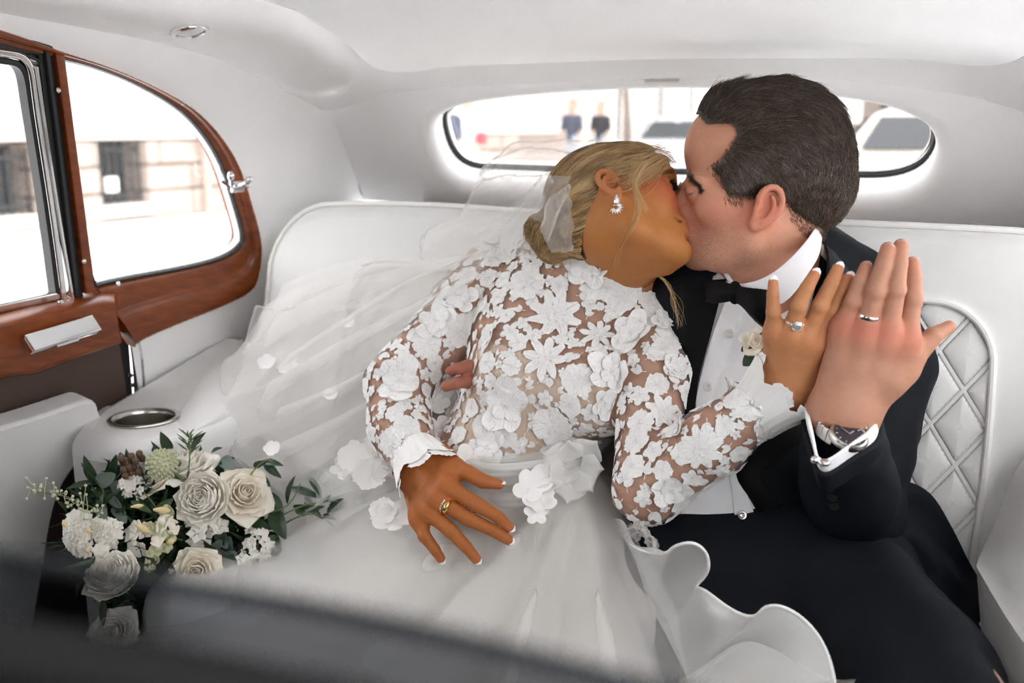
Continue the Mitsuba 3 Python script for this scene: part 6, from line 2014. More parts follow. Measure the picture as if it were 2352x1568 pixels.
# gathered waist: swags of tulle to the knot at her left hip
for k, (pts, w) in enumerate((([(1030, 1055, 1.325), (1110, 1085, 1.272), (1220, 1078, 1.252), (1310, 1060, 1.25), (1345, 1062, 1.275)], .016), ([(1040, 1085, 1.32), (1120, 1120, 1.265), (1230, 1105, 1.242), (1318, 1078, 1.24), (1348, 1075, 1.27)], .018), ([(1090, 1150, 1.28), (1180, 1150, 1.238), (1270, 1120, 1.228), (1335, 1085, 1.24)], .015), ([(1020, 1035, 1.345), (1100, 1060, 1.288), (1200, 1055, 1.268), (1300, 1042, 1.268), (1340, 1045, 1.29)], .010))):
    c_ = spline(PP(pts), 60)
    t = np.linspace(0, 1, 60)
    rows = []
    for s in np.linspace(-1, 1, 11):
        rows.append(c_ + (up * .95 - fw * .2) * (s * w * (1 - .35 * t))[:, None] - fw * (.010 * (1 - s * s) + .0025 * np.sin(9 * s + 8 * t + k))[:, None])
    add(DR + '__waist_swag', loft(np.array(rows)), 'tulle' if k % 2 else 'organza', True)
# fabric rosette at the hip
for k in range(7):
    a = 2 * np.pi * k / 7
    cc = P(1318, 1072, 1.232) + .016 * (np.cos(a) * rt + np.sin(a) * up) * (.5 + .5 * (k % 2))
    e1 = unit(np.cos(a) * rt + np.sin(a) * up - .7 * fw); e2 = unit(np.cross(e1, fw))
    rows = []
    for s in np.linspace(0, 1, 8):
        rows.append([cc + e1 * .034 * s + e2 * .022 * np.sin(np.pi * min(s * 1.05, 1) ** .7) * v_ - fw * .006 * np.cos(v_ * 2) * s for v_ in np.linspace(-1, 1, 9)])
    add(DR + '__waist_rosette', loft(np.array(rows)), 'organza', True)
# lace flowers scattered on the skirt and veil
def loose_flower(x, y, d, r, kind, key, nrm=None, m_='lace'):
    X, Z, f = blossom(kind, r, rgl, 40, 5)
    n0 = unit(-fw * .8 + up * .55) if nrm is None else unit(nrm)
    e1 = unit(np.cross(n0, rgl.normal(size=3))); e2 = np.cross(n0, e1)
    Q = P(x, y, d) + X[:, :1] * e1 + X[:, 1:] * e2 + n0 * (Z + .15 * (X ** 2).sum(1) / r)[:, None]
    return add(key, trimesh.Trimesh(Q, f, process=False), m_, True)
for x, y, d, r, k in ((905, 1190, 1.285, .026, 'A'), (880, 1175, 1.29, .02, 'R'), (1225, 1115, 1.225, .026, 'A'), (1240, 1150, 1.215, .020, 'A'), (1232, 1180, 1.21, .016, 'S'), (850, 1090, 1.36, .026, 'R'), (815, 1050, 1.385, .026, 'R'), (870, 1020, 1.37, .022, 'R'), (790, 1075, 1.39, .02, 'S'), (1075, 1060, 1.285, .022, 'A'), (1010, 985, 1.37, .022, 'A'), (1000, 930, 1.40, .020, 'A'), (1022, 1010, 1.355, .018, 'R'), (985, 905, 1.405, .018, 'A')):
    loose_flower(x, y, d, r, k, DR + '__skirt_flower')
# train between the arm and the veil
tr_rows = [[(960, 880, 1.46), (900, 930, 1.46), (840, 985, 1.46)], [(985, 960, 1.43), (900, 1010, 1.41), (790, 1050, 1.44)], [(1020, 1040, 1.37), (890, 1090, 1.375), (730, 1110, 1.43)], [(980, 1085, 1.36), (840, 1165, 1.38), (700, 1240, 1.44)]]
add(DR + '__side_drape', loft(sheet(tr_rows, 60, 70, .012, 5, 3)), 'organza', True)
tr_rows = [[(1050, 900, 1.41), (1015, 925, 1.42), (975, 960, 1.43)], [(1045, 980, 1.37), (1000, 1000, 1.38), (960, 1030, 1.40)], [(1060, 1060, 1.31), (1010, 1060, 1.335), (960, 1080, 1.36)]]
add(DR + '__side_drape', loft(sheet(tr_rows, 40, 50, .010, 6, 5)), 'satin_skirt', True)

# organza ruffle with a wired hem over the groom's knee
hem = spline(PP([(1425, 1225, 1.255), (1470, 1262, 1.165), (1520, 1270, 1.10), (1540, 1262, 1.045), (1556, 1252, 1.022), (1590, 1247, 1.012), (1616, 1262, 1.015), (1627, 1290, 1.030), (1620, 1322, 1.052), (1600, 1346, 1.072), (1612, 1352, 1.06), (1660, 1386, 1.025), (1708, 1412, 1.0), (1738, 1412, .985), (1756, 1396, .975), (1786, 1391, .968), (1830, 1410, .962), (1872, 1450, .955), (1900, 1500, .945), (1918, 1570, .93), (1925, 1660, .91)]), 200)
inn_ = spline(PP([(1400, 1200, 1.265), (1432, 1240, 1.225), (1455, 1280, 1.20), (1470, 1320, 1.185), (1490, 1380, 1.165), (1520, 1440, 1.13), (1560, 1520, 1.08), (1600, 1620, 1.02), (1620, 1700, .98)]), 200)
rows = []
for s in np.linspace(0, 1, 60):
    q = inn_ * (1 - s) + hem * s
    t = np.linspace(0, 1, 200)
    q = q - (fw * .8 - up * .5) * (np.sin(np.pi * s) * (.028 + .014 * np.sin(2 * np.pi * t * 3.2 + 2.2 * s) + .006 * np.sin(2 * np.pi * t * 7 - 3 * s)))[:, None]
    rows.append(q)
RF = DR + '__organza_ruffle'
add(RF, loft(np.array(rows)), 'organza', True)
add(DR + '__ruffle_hem', tube(hem, .0017, 6), 'lace', True)
h2 = spline(PP([(1560, 1560, .98), (1640, 1500, .97), (1720, 1480, .96), (1800, 1505, .95), (1870, 1540, .94), (1960, 1560, .95), (2060, 1590, .96)]), 80)
h3 = spline(PP([(1540, 1680, .90), (1640, 1700, .88), (1720, 1700, .88), (1800, 1710, .87), (1900, 1720, .87), (2000, 1720, .88), (2100, 1720, .89)]), 80)
add(DR + '__organza_layer', loft(np.array([h2 * (1 - s) + h3 * s - fw * .012 * np.sin(9 * s + np.linspace(0, 12, 80))[:, None] for s in np.linspace(0, 1, 20)])), 'tulle', True)
tf = [[(1440, 1235, 1.20), (1470, 1225, 1.17), (1500, 1250, 1.16)], [(1448, 1215, 1.20), (1470, 1200, 1.16), (1512, 1262, 1.15)], [(1460, 1245, 1.18), (1485, 1215, 1.15), (1505, 1265, 1.14)]]
add(DR + '__organza_layer', loft(sheet(tf, 30, 40, .012, 6, 7)), 'tulle', True)

# the veil: layers of tulle from the comb in her hair down over the seat
VL = BR + '__veil'
def veil(rows, n, m, amp, fr, seed, m_='tulle_fine', edge=None, fold=None):
    g = sheet(rows, n, m, amp, fr, seed, fold)
    k = add(VL + '__layer', loft(g), m_, True)
    for e in edge or ():
        ln = {'t': g[0], 'b': g[-1], 'l': g[:, 0], 'r': g[:, -1]}[e]
        add(VL + '__edge', sweep(ln, rprof(.0030, .0006, .4), -fw), 'tulle', True)
    return g
rip = lambda a, b, f1, f2: (lambda u, v, g: a * np.sin(f1 * v + 2 * np.sin(3 * u)) * np.sin(np.pi * np.clip(u, .05, .95)) + b * np.sin(f2 * (u + v) + 1))
# wisp standing up over the window
veil([[(1098, 398, 1.33), (1145, 352, 1.31), (1200, 328, 1.30), (1260, 322, 1.29), (1330, 323, 1.28), (1376, 321, 1.275)], [(1100, 402, 1.335), (1160, 372, 1.305), (1225, 350, 1.29), (1280, 345, 1.28), (1330, 345, 1.275), (1362, 335, 1.272)],
      [(1104, 408, 1.34), (1180, 395, 1.31), (1240, 375, 1.295), (1290, 362, 1.285), (1325, 365, 1.277), (1345, 350, 1.272)], [(1110, 415, 1.345), (1190, 402, 1.33), (1260, 398, 1.31), (1300, 386, 1.29), (1318, 384, 1.28), (1332, 365, 1.275)]], 40, 90, .006, 5, 2, 'tulle_air', 'tb', rip(.004, .002, 26, 18))
veil([[(1100, 400, 1.345), (1170, 350, 1.33), (1240, 338, 1.315), (1300, 350, 1.30), (1350, 372, 1.285)], [(1096, 410, 1.36), (1170, 385, 1.34), (1240, 385, 1.325), (1300, 390, 1.305), (1345, 392, 1.285)], [(1080, 440, 1.38), (1160, 428, 1.36), (1230, 428, 1.34), (1290, 420, 1.315), (1330, 415, 1.29)]], 40, 80, .010, 6, 9, 'tulle_air', 't', rip(.005, .003, 20, 23))
# falling from the knot of hair, crossing sheets
veil([[(1304, 424, 1.240), (1292, 432, 1.236), (1278, 442, 1.238), (1266, 455, 1.245)], [(1320, 466, 1.232), (1296, 478, 1.222), (1270, 486, 1.226), (1250, 492, 1.24)], [(1327, 510, 1.232), (1298, 522, 1.220), (1268, 528, 1.226), (1246, 532, 1.245)], [(1312, 576, 1.245), (1292, 580, 1.240), (1270, 578, 1.245), (1254, 570, 1.258)]], 50, 60, .003, 4, 4, 'tulle_air', 'lr', rip(.002, .0015, 14, 16))
veil([[(1322, 402, 1.25), (1300, 405, 1.245), (1270, 405, 1.25), (1245, 402, 1.27)], [(1305, 440, 1.243), (1270, 455, 1.24), (1235, 465, 1.26), (1200, 470, 1.29)], [(1270, 520, 1.24), (1235, 535, 1.25), (1190, 540, 1.28), (1150, 540, 1.32)], [(1250, 585, 1.28), (1215, 588, 1.30), (1180, 588, 1.32), (1140, 585, 1.35)]], 50, 60, .004, 4, 24, 'tulle_air', 'lr', rip(.003, .002, 14, 16))
veil([[(1330, 395, 1.255), (1270, 400, 1.27), (1200, 405, 1.30), (1110, 410, 1.35)], [(1315, 450, 1.25), (1240, 470, 1.28), (1150, 480, 1.33), (1040, 490, 1.40)], [(1290, 520, 1.25), (1210, 530, 1.29), (1100, 530, 1.36), (975, 530, 1.44)], [(1250, 590, 1.30), (1170, 595, 1.34), (1080, 590, 1.40), (970, 590, 1.46)]], 60, 80, .012, 4, 5, 'tulle_air', 'r', rip(.007, .004, 16, 12))
veil([[(1260, 400, 1.27), (1240, 420, 1.29), (1200, 450, 1.32), (1180, 480, 1.345)], [(1285, 470, 1.26), (1230, 490, 1.30), (1170, 510, 1.34), (1130, 530, 1.375)], [(1250, 570, 1.30), (1190, 570, 1.335), (1120, 570, 1.385), (1050, 580, 1.43)]], 40, 50, .010, 5, 6, 'tulle_air', 'lr', rip(.005, .003, 18, 14))
veil([[(1180, 515, 1.36), (1080, 512, 1.41), (1010, 514, 1.45), (974, 520, 1.47)], [(1180, 545, 1.36), (1090, 545, 1.40), (1010, 550, 1.44), (972, 560, 1.46)], [(1160, 600, 1.40), (1080, 610, 1.42), (1010, 620, 1.45), (970, 620, 1.48)], [(1100, 700, 1.43), (1050, 700, 1.44), (1000, 700, 1.46), (960, 690, 1.50)]], 50, 60, .010, 4, 8, 'tulle_air', 'tr', rip(.006, .003, 12, 15))
# long sweep across the seat to the armrest
def creases(seed):
    r = np.random.default_rng(seed)
    ang, fr, ph, am = r.uniform(-.5, .9, 5), r.uniform(5, 15, 5), r.uniform(0, 6, 5), r.uniform(.003, .009, 5)
    def f(u, v, g):
        h = 0 * u
        for a, q, p, m in zip(ang, fr, ph, am):
            t = np.sin(q * (np.cos(a) * u + np.sin(a) * v) + p + .5 * np.sin(3 * v + p))
            h = h + m * (.6 - np.abs(t) ** .8)
        return h * np.sin(np.pi * np.clip(u * .94 + .03, 0, 1)) ** .3
    return f
def long_layer(o, seed, amp, m_, e):
    def J(x, y, d, k):
        r = np.random.default_rng(seed * 97 + k)
        return (x + r.normal() * 3.5 - o * 300 * (k % 7 > 2), y + r.normal() * 3 + o * 250, d + o)
    q = [[(1140, 560, 1.40), (1010, 600, 1.45), (880, 606, 1.50), (740, 640, 1.56), (600, 706, 1.64)],
         [(1110, 620, 1.395), (985, 680, 1.43), (850, 720, 1.48), (700, 770, 1.54), (560, 820, 1.62)],
         [(1040, 720, 1.42), (930, 770, 1.43), (810, 830, 1.46), (670, 880, 1.51), (520, 910, 1.58)],
         [(960, 840, 1.43), (890, 890, 1.43), (780, 940, 1.45), (650, 985, 1.48), (510, 1000, 1.545)],
         [(930, 960, 1.40), (870, 1010, 1.41), (770, 1060, 1.43), (670, 1090, 1.455), (560, 1080, 1.50)],
         [(900, 1080, 1.37), (840, 1120, 1.385), (760, 1160, 1.41), (680, 1190, 1.44), (610, 1180, 1.47)]]
    q = [[J(*p, i * 7 + j) for j, p in enumerate(r)] for i, r in enumerate(q)]
    veil(q, 110, 130, amp * .45, 4, seed, m_, e, creases(seed))
long_layer(.03, 11, .016, 'tulle', 'tr')
long_layer(.0, 12, .020, 'tulle_fine', 't')
long_layer(-.03, 13, .018, 'tulle_fine', 'r')
veil([[(600, 706, 1.60), (660, 712, 1.565), (740, 700, 1.53), (830, 690, 1.50)], [(555, 800, 1.60), (620, 800, 1.555), (720, 800, 1.52), (820, 780, 1.48)], [(512, 880, 1.58), (590, 900, 1.53), (700, 900, 1.49), (800, 880, 1.46)], [(500, 960, 1.55), (580, 985, 1.50), (680, 1000, 1.465), (780, 980, 1.44)], [(530, 1040, 1.50), (600, 1080, 1.465), (690, 1090, 1.44), (780, 1060, 1.42)]], 60, 70, .014, 5, 14, 'tulle_fine', 'lt', rip(.008, .004, 13, 17))
veil([[(830, 610, 1.47), (880, 600, 1.46), (940, 604, 1.45), (1000, 612, 1.44)], [(800, 660, 1.48), (880, 650, 1.46), (950, 650, 1.445), (1020, 650, 1.43)], [(760, 720, 1.48), (860, 710, 1.455), (950, 700, 1.44), (1040, 690, 1.42)]], 40, 50, .010, 5, 15, 'tulle_fine', 't', rip(.005, .003, 14, 12))
for k, q in enumerate(([(1120, 575, 1.385), (960, 640, 1.42), (800, 735, 1.45), (660, 830, 1.50)], [(1090, 640, 1.38), (930, 720, 1.40), (780, 800, 1.43), (610, 905, 1.50)], [(1060, 600, 1.40), (900, 640, 1.44), (760, 690, 1.49), (620, 770, 1.55)], [(990, 760, 1.40), (900, 820, 1.405), (780, 890, 1.43), (640, 950, 1.47)], [(940, 880, 1.40), (850, 930, 1.41), (740, 990, 1.43), (620, 1050, 1.46)], [(1000, 616, 1.42), (880, 612, 1.465), (760, 636, 1.52), (640, 690, 1.58)])):
    c_ = spline(PP(q), 70)
    w = .008 + .006 * (k % 3)
    t = np.linspace(0, 1, 70)[:, None]
    rows = [c_ + (up * .8 + rt * .3) * (s_ * w * (.5 + t)) - fw * (.012 + .004 * (1 - s_ * s_)) for s_ in np.linspace(-1, 1, 7)]
    add(VL + '__fold', loft(np.array(rows)), 'tulle_fine', True)
for x, y, d, r in ((612, 832, 1.52, .0145), (655, 845, 1.515, .012), (672, 836, 1.515, .009), (800, 742, 1.46, .010), (625, 1030, 1.44, .013), (760, 905, 1.425, .011)):
    loose_flower(x, y, d, r, 'R', VL + '__lace_flower')
# ================================================================ the bouquet
BQ = 'bouquet'
L(name(BQ), 'bridal bouquet of white roses and ranunculus with dark greenery beside the skirt', 'bouquet')
rb_ = np.random.default_rng(41)
def petal_tone(a, b):
    return proc(lambda p, n, uv: mix(a, b, fbm(p.x * 60, p.y * 60, p.z * 60, 2)))
mat('petal_white', base_color=petal_tone((.80, .77, .70), (.86, .84, .79)), roughness=.6, sheen=.2)
mat('petal_cream', base_color=petal_tone((.82, .76, .65), (.87, .83, .75)), roughness=.6, sheen=.2)
mat('petal_green', base_color=(.55, .62, .38), roughness=.6)
mat('bud_yellow', base_color=(.72, .58, .30), roughness=.55)
mat('bud_green', base_color=(.50, .51, .34), roughness=.6)
mat('leaf_dark', base_color=proc(lambda p, n, uv: mix((.012, .030, .014), (.035, .070, .030), fbm(p.x * 90, p.y * 90, p.z * 90, 2))), roughness=.38, specular=.5)
mat('leaf_mid', base_color=proc(lambda p, n, uv: mix((.035, .070, .022), (.085, .130, .050), fbm(p.x * 90, p.y * 90, p.z * 90, 2))), roughness=.45)
mat('leaf_grey', base_color=proc(lambda p, n, uv: mix((.085, .125, .105), (.150, .195, .165), fbm(p.x * 70, p.y * 70, p.z * 70, 2))), roughness=.6)
mat('stem_green', base_color=(.12, .17, .06), roughness=.6)
mat('berry_brown', base_color=(.10, .055, .030), roughness=.5)
def D(x, y=1200):
    return min(1.315 + .00026 * (x - 180) - .00012 * (y - 1200), 1.392)
def petal(c, ax, az, R, Hh, wid, curl, base_r=.15, ruf=.0, n=9, m=9, seed=0):
    ax = unit(ax)
    a = unit(np.cross(ax, [.2, .3, .93])); b = np.cross(ax, a)
    u, v = np.meshgrid(np.linspace(0, 1, n), np.linspace(-1, 1, m), indexing='ij')
    wv = np.sin(np.pi * (.10 + .62 * u)) ** .55 * np.sqrt(np.clip(1 - np.clip((u - .78) / .225, 0, 1) ** 2.6, .03, 1))
    ph = az + v * wid * wv
    rho = R * (base_r + (1 - base_r) * u ** .65) * (1 - .08 * v * v) + curl * R * u ** 4
    z = Hh * (u ** 1.15) * (1 - .10 * v * v) - curl * R * .75 * u ** 5
    z = z + ruf * R * np.sin(5 * v + seed * 2.1) * u ** 2
    rho = rho + ruf * R * .7 * np.cos(4 * v + seed) * u ** 2
    g = c + rho[..., None] * (np.cos(ph)[..., None] * a + np.sin(ph)[..., None] * b) + z[..., None] * ax
    return loft(g)
def bloom(x, y, r_px, ax, kind, m_, key, dd=0.0):
    d = D(x, y) + dd
    R = r_px * d / F
    c = P(x, y, d)
    ax = unit(ax)
    k = add(BQ + '__' + key, sphere(c - ax * R * .25, R * (.20 if kind == 'ran' else .16), 2), 'petal_green' if kind == 'ran' else m_, True)
    base = c - ax * R * .55
    i = 0
    if kind == 'ran':
        for ring, (rr, hh, cu, nn) in enumerate(((.16, .80, -.22, 3), (.26, .84, -.20, 4), (.36, .86, -.18, 5), (.46, .87, -.15, 5), (.56, .86, -.12, 6), (.66, .83, -.08, 6), (.76, .78, -.03, 7), (.87, .70, .02, 7), (.97, .58, .08, 7))):
            for j in range(nn):
                az = 2 * np.pi * (j + .5 * (ring % 2) + .3 * rb_.random()) / nn
                add(k + '__petal', petal(base, ax, az, R * rr * (.96 + .08 * rb_.random()), R * hh * (1.0 + .06 * rb_.random()), np.pi / nn * 1.45, cu, .42, .03, 9, 11, seed=i), m_ if ring > 1 else 'petal_white', True)
                i += 1
    else:
        for ring, (rr, hh, cu, nn) in enumerate(((.13, .92, -.15, 2), (.22, .95, -.08, 3), (.33, .95, .02, 3), (.46, .90, .12, 4), (.60, .82, .20, 4), (.76, .70, .26, 5), (.94, .52, .30, 5))):
            for j in range(nn):
                az = 2 * np.pi * (j + .37 * ring + .3 * rb_.random()) / nn
                add(k + '__petal', petal(base, ax, az, R * rr * (.92 + .14 * rb_.random()), R * hh * 1.12, np.pi / nn * 1.5, cu * (.7 + .6 * rb_.random()), .38, .07, 9, 11, seed=i), m_, True)
                i += 1
    return k
cam_ = -fw
bloom(463, 1143, 66, cam_ + .35 * up - .10 * rt, 'ran', 'petal_white', 'ranunculus', -.025)
bloom(563, 1132, 60, cam_ + .55 * up + .55 * rt, 'rose', 'petal_cream', 'rose', .0)
bloom(428, 1062, 60, .45 * cam_ + 1.0 * up, 'rose', 'petal_white', 'rose', .02)
bloom(255, 1318, 68, .8 * cam_ + .9 * up - .2 * rt, 'ran', 'petal_white', 'ranunculus', -.03)
bloom(452, 1312, 56, cam_ + .1 * up + .1 * rt, 'rose', 'petal_cream', 'rose', -.01)
bloom(532, 1308, 42, cam_ + .8 * up + .5 * rt, 'ran', 'petal_white', 'ranunculus', .035)
bloom(352, 1100, 46, cam_ * .5 + up - .4 * rt, 'rose', 'petal_cream', 'rose', .02)
bloom(262, 1448, 50, cam_ + .3 * up, 'rose', 'petal_white', 'rose', .0)
def leaf(p0, p1, w, nrm, m_, key, bend=.15, fold=.25, roundness=.8, n=11):
    p0, p1 = np.asarray(p0), np.asarray(p1)
    ax = p1 - p0
    l = np.linalg.norm(ax)
    ax = ax / l
    nn = unit(np.asarray(nrm) - ax * np.dot(nrm, ax)); s = np.cross(ax, nn)
    rows = []
    for t in np.linspace(0, 1, n):
        ww = w * np.sin(np.pi * t ** roundness) ** (.85 if roundness > .7 else .55) + 1e-5
        c = p0 + ax * l * t + nn * bend * l * (4 * t * (1 - t)) * .5
        rows.append([c + s * ww * v + nn * fold * ww * abs(v) for v in (-1, -.5, 0, .5, 1)])
    return add(key, loft(np.array(rows)), m_, True)
LV = BQ + '__leaf'
def lf(x0, y0, x1, y1, w, m_='leaf_dark', d0=0, d1=0, nz=(0, 0), bend=.15, fold=.25, rd=.8):
    return leaf(P(x0, y0, D(x0, y0) + d0), P(x1, y1, D(x1, y1) + d1), w * D(x0) / F, -fw + nz[0] * rt + (.3 + nz[1]) * up, m_, LV, bend, fold, rd)
for a in ((392, 1038, 368, 990, 13), (440, 1036, 474, 992, 10), (357, 1050, 354, 1022, 6), (485, 1040, 512, 1028, 6), (222, 1112, 192, 1044, 13), (222, 1108, 150, 1124, 10), (262, 1096, 268, 1042, 12), (540, 1188, 628, 1216, 17), (612, 1130, 652, 1180, 14), (625, 1168, 658, 1240, 20), (614, 1222, 648, 1262, 17), (600, 1060, 652, 1070, 9), (604, 1056, 648, 1098, 11), (582, 1070, 618, 1058, 8),
          (660, 1158, 680, 1090, 10), (672, 1162, 748, 1162, 12), (664, 1120, 742, 1146, 10), (710, 1094, 740, 1146, 9), (700, 1140, 742, 1192, 11), (680, 1160, 700, 1186, 9), (750, 1180, 790, 1144, 10), (736, 1150, 762, 1134, 6), (742, 1182, 772, 1194, 6), (834, 1160, 842, 1132, 6), (600, 1290, 650, 1262, 12), (560, 1290, 620, 1262, 8), (330, 1120, 352, 1170, 13), (336, 1060, 330, 1090, 8), (408, 1090, 452, 1082, 14), (512, 1062, 540, 1052, 9), (590, 1090, 622, 1118, 10)):
    lf(*a, d0=.03, d1=.0 + .03 * rb_.random(), nz=(rb_.normal() * .35, rb_.normal() * .3))
for a in ((378, 1260, 330, 1322, 14), (352, 1248, 420, 1206, 10), (290, 1290, 190, 1318, 7), (300, 1270, 120, 1312, 6), (640, 1230, 600, 1250, 8), (350, 1180, 400, 1142, 12), (300, 1150, 350, 1178, 9), (420, 1190, 470, 1218, 12), (320, 1290, 372, 1342, 12), (240, 1380, 238, 1440, 9)):
    lf(*a, m_='leaf_mid', d0=.01, nz=(rb_.normal() * .3, rb_.normal() * .3))
for a in ((222, 1110, 266, 1088, 18), (256, 1128, 302, 1104, 19), (292, 1072, 276, 1038, 12), (225, 1150, 245, 1196, 15), (262, 1160, 290, 1202, 14), (230, 1172, 238, 1134, 12), (520, 1270, 530, 1232, 19), (480, 1278, 512, 1240, 15), (512, 1292, 545, 1268, 18), (508, 1052, 540, 1078, 16), (500, 1220, 522, 1260, 14), (250, 1140, 280, 1166, 11), (350, 1340, 400, 1330, 14), (330, 1322, 380, 1344, 14)):
    lf(*a, m_='leaf_grey', d0=.02, d1=.0, nz=(rb_.normal() * .4, rb_.normal() * .3), bend=.05, fold=.1, rd=.65)
# rosemary needles and fine stems
for k in range(26):
    t = k / 26
    b_ = P(436 + 6 * np.sin(k), 1040 - 40 * t, D(436) + .02)
    an = k * 2.4
    e_ = b_ + .016 * (np.cos(an) * rt + np.sin(an) * fw * .6 + .75 * up)
    leaf(b_, e_, .0011, -fw, 'leaf_mid', BQ + '__rosemary_needle', .1, .1)
for a in ((560, 1120, 590, 1072, 622, 1052), (600, 1180, 660, 1160, 690, 1110), (620, 1200, 700, 1160, 775, 1150), (640, 1210, 720, 1180, 768, 1210), (380, 1100, 420, 1130, 428, 1170), (300, 1200, 360, 1180, 330, 1130), (270, 1250, 330, 1230, 420, 1240), (350, 1240, 300, 1290, 210, 1310), (240, 1180, 150, 1140, 80, 1130), (240, 1140, 230, 1110, 222, 1100), (300, 1130, 290, 1090, 292, 1060), (400, 1180, 430, 1100, 436, 1000)):
    add(BQ + '__stem', tube(spline(PP([(a[0], a[1], D(a[0]) + .03), (a[2], a[3], D(a[2]) + .01), (a[4], a[5], D(a[4]))]), 12), np.linspace(.0014, .0008, 12), 6), 'stem_green', True)
# seeded sprig reaching to the left
sd = []
for t in np.linspace(0, 1, 16):
    x, y = 235 - 165 * t, 1168 - 45 * t + 10 * np.sin(6 * t)
    for j in range(3):
        q = P(x + rb_.normal() * 8, y + rb_.normal() * 14, D(x) - .01)
        sd += [tube(np.array([P(x, y, D(x) - .01), q]), .0005, 4), sphere(q, .0021, 1)]
add(BQ + '__seeded_sprig', cat(sd), 'bud_green', True)
labels[BQ + '__seeded_sprig'] = {'kind': 'stuff'}
# brown berries
for x, y in ((278, 1052), (290, 1060), (302, 1048), (312, 1058), (296, 1072), (284, 1078), (308, 1074), (320, 1042), (326, 1052), (300, 1086), (288, 1092), (318, 1082)):
    q = P(x, y, D(x) + .01 - .01 * rb_.random())
    add(BQ + '__berry', cat(sphere(q, .0048, 2, (1, 1, 1.15)), tube(np.array([q, q + .012 * (rt * .3 - up + fw)]), .0009, 5)), 'berry_brown', True)
# scabiosa pod
c = P(372, 1066, D(372) - .01)
pa = unit(cam_ + .8 * up + .1 * rt)
k = add(BQ + '__scabiosa_pod', sphere(c, .0175, 3), 'bud_green', True)
a_ = unit(np.cross(pa, rt)); b_ = np.cross(pa, a_)
for i in range(90):
    z = 1 - 1.5 * (i + .5) / 90
    r = np.sqrt(max(1 - z * z, 0)); an = i * 2.39996
    dvv = r * (np.cos(an) * a_ + np.sin(an) * b_) + z * pa
    add(k + '__floret', lathe([(0, .0225), (.0012, .0222), (.0020, .0205), (.0018, .0165)], c, dvv, 6), 'bud_green', True)
add(k + '__stem', tube(spline(PP([(378, 1078, D(378)), (410, 1092, D(410)), (424, 1112, D(424) + .01)]), 10), .0024, 8), 'stem_green', True)
# small white florets: stock, waxflower
def floret(c, ax, r, m_, key, n=5):
    ms = [petal(c, ax, 2 * np.pi * j / n + .3 * rb_.random(), r, r * .45, .62, .2, .12, .05, 5, 5, j) for j in range(n)]
    return add(key, cat(ms), m_, True)
for cx, cy, rx, ry, n, r in ((178, 1222, 26, 46, 70, .0078), (238, 1222, 44, 30, 50, .0075), (452, 1216, 18, 32, 10, .0115), (300, 1112, 26, 26, 22, .0055), (590, 1252, 34, 42, 22, .0065), (560, 1290, 20, 16, 8, .0065), (500, 1212, 16, 12, 5, .010), (215, 1268, 28, 16, 8, .009), (325, 1234, 24, 28, 7, .012)):
    for i in range(n):
        a, q = rb_.random() * 6.28, np.sqrt(rb_.random())
        x, y = cx + rx * q * np.cos(a), cy + ry * q * np.sin(a)
        dvv = np.cos(a) * q * rt * .8 - np.sin(a) * q * up * .8 + cam_ * .9 + .2 * up
        floret(P(x, y, D(x, y) - .018 * np.sqrt(max(1 - q * q, 0)) + .01), dvv, r * (.8 + .4 * rb_.random()), 'petal_white', BQ + '__floret')
# snapdragon spike and freesia buds
for i, (x, y, r) in enumerate(((382, 1168, 15), (372, 1196, 18), (352, 1210, 15), (395, 1208, 15), (378, 1228, 17), (356, 1238, 16), (398, 1236, 14), (362, 1258, 14), (384, 1262, 13), (346, 1268, 10), (360, 1282, 10), (342, 1290, 8), (334, 1304, 7), (350, 1300, 7), (392, 1256, 10), (338, 1216, 14))):
    q = P(x, y, D(x) - .02)
    dvv = unit(cam_ + rb_.normal(size=3) * .5)
    add(BQ + '__snapdragon_bud', cat(sphere(q, r * D(x) / F * .55, 2, (1, 1, 1.25), None), petal(q, dvv, rb_.random() * 6, r * D(x) / F * 1.15, .009, 1.3, .25, .2, .08), petal(q, dvv, rb_.random() * 6, r * D(x) / F * 1.1, .009, 1.3, .2, .2, .08)), 'petal_cream' if i < 7 and i % 2 else 'bud_green', True)
for x0, y0, x1, y1, r in ((352, 1170, 392, 1172, 8), (312, 1204, 344, 1222, 8), (300, 1164, 330, 1160, 5), (384, 1246, 400, 1240, 8), (206, 1222, 202, 1216, 6), (145, 1194, 152, 1210, 6), (196, 1266, 206, 1262, 6)):
    a, b = P(x0, y0, D(x0) - .025), P(x1, y1, D(x1) - .03)
    t = np.linspace(0, 1, 9)
    add(BQ + '__freesia_bud', tube(a + (b - a) * t[:, None], r * D(x0) / F * np.array([.35, .5, .7, .9, 1, 1, .85, .6, .15]), 10), 'bud_yellow', True)
# deep green filling behind the blooms
lm = []
for i in range(1000):
    a, q = rb_.random() * 6.28, np.sqrt(rb_.random())
    x, y = 385 + 215 * q * np.cos(a), 1235 + 170 * q * np.sin(a)
    c = P(x, y, D(x, y) + .022 + .05 * rb_.random())
    dv2 = unit(rb_.normal(size=3)); nn = unit(np.cross(dv2, rb_.normal(size=3)))
    l, w = .035 + .02 * rb_.random(), .007 + .004 * rb_.random()
    s = np.cross(dv2, nn)
    lm.append(trimesh.Trimesh(np.array([c, c + dv2 * l * .35 + s * w, c + dv2 * l, c + dv2 * l * .35 - s * w, c + dv2 * l * .4 + nn * .004]), [[0, 1, 4], [1, 2, 4], [2, 3, 4], [3, 0, 4]], process=False))
k = add(BQ + '__foliage', cat(lm), 'leaf_dark', 30)
labels[k] = {'kind': 'stuff'}

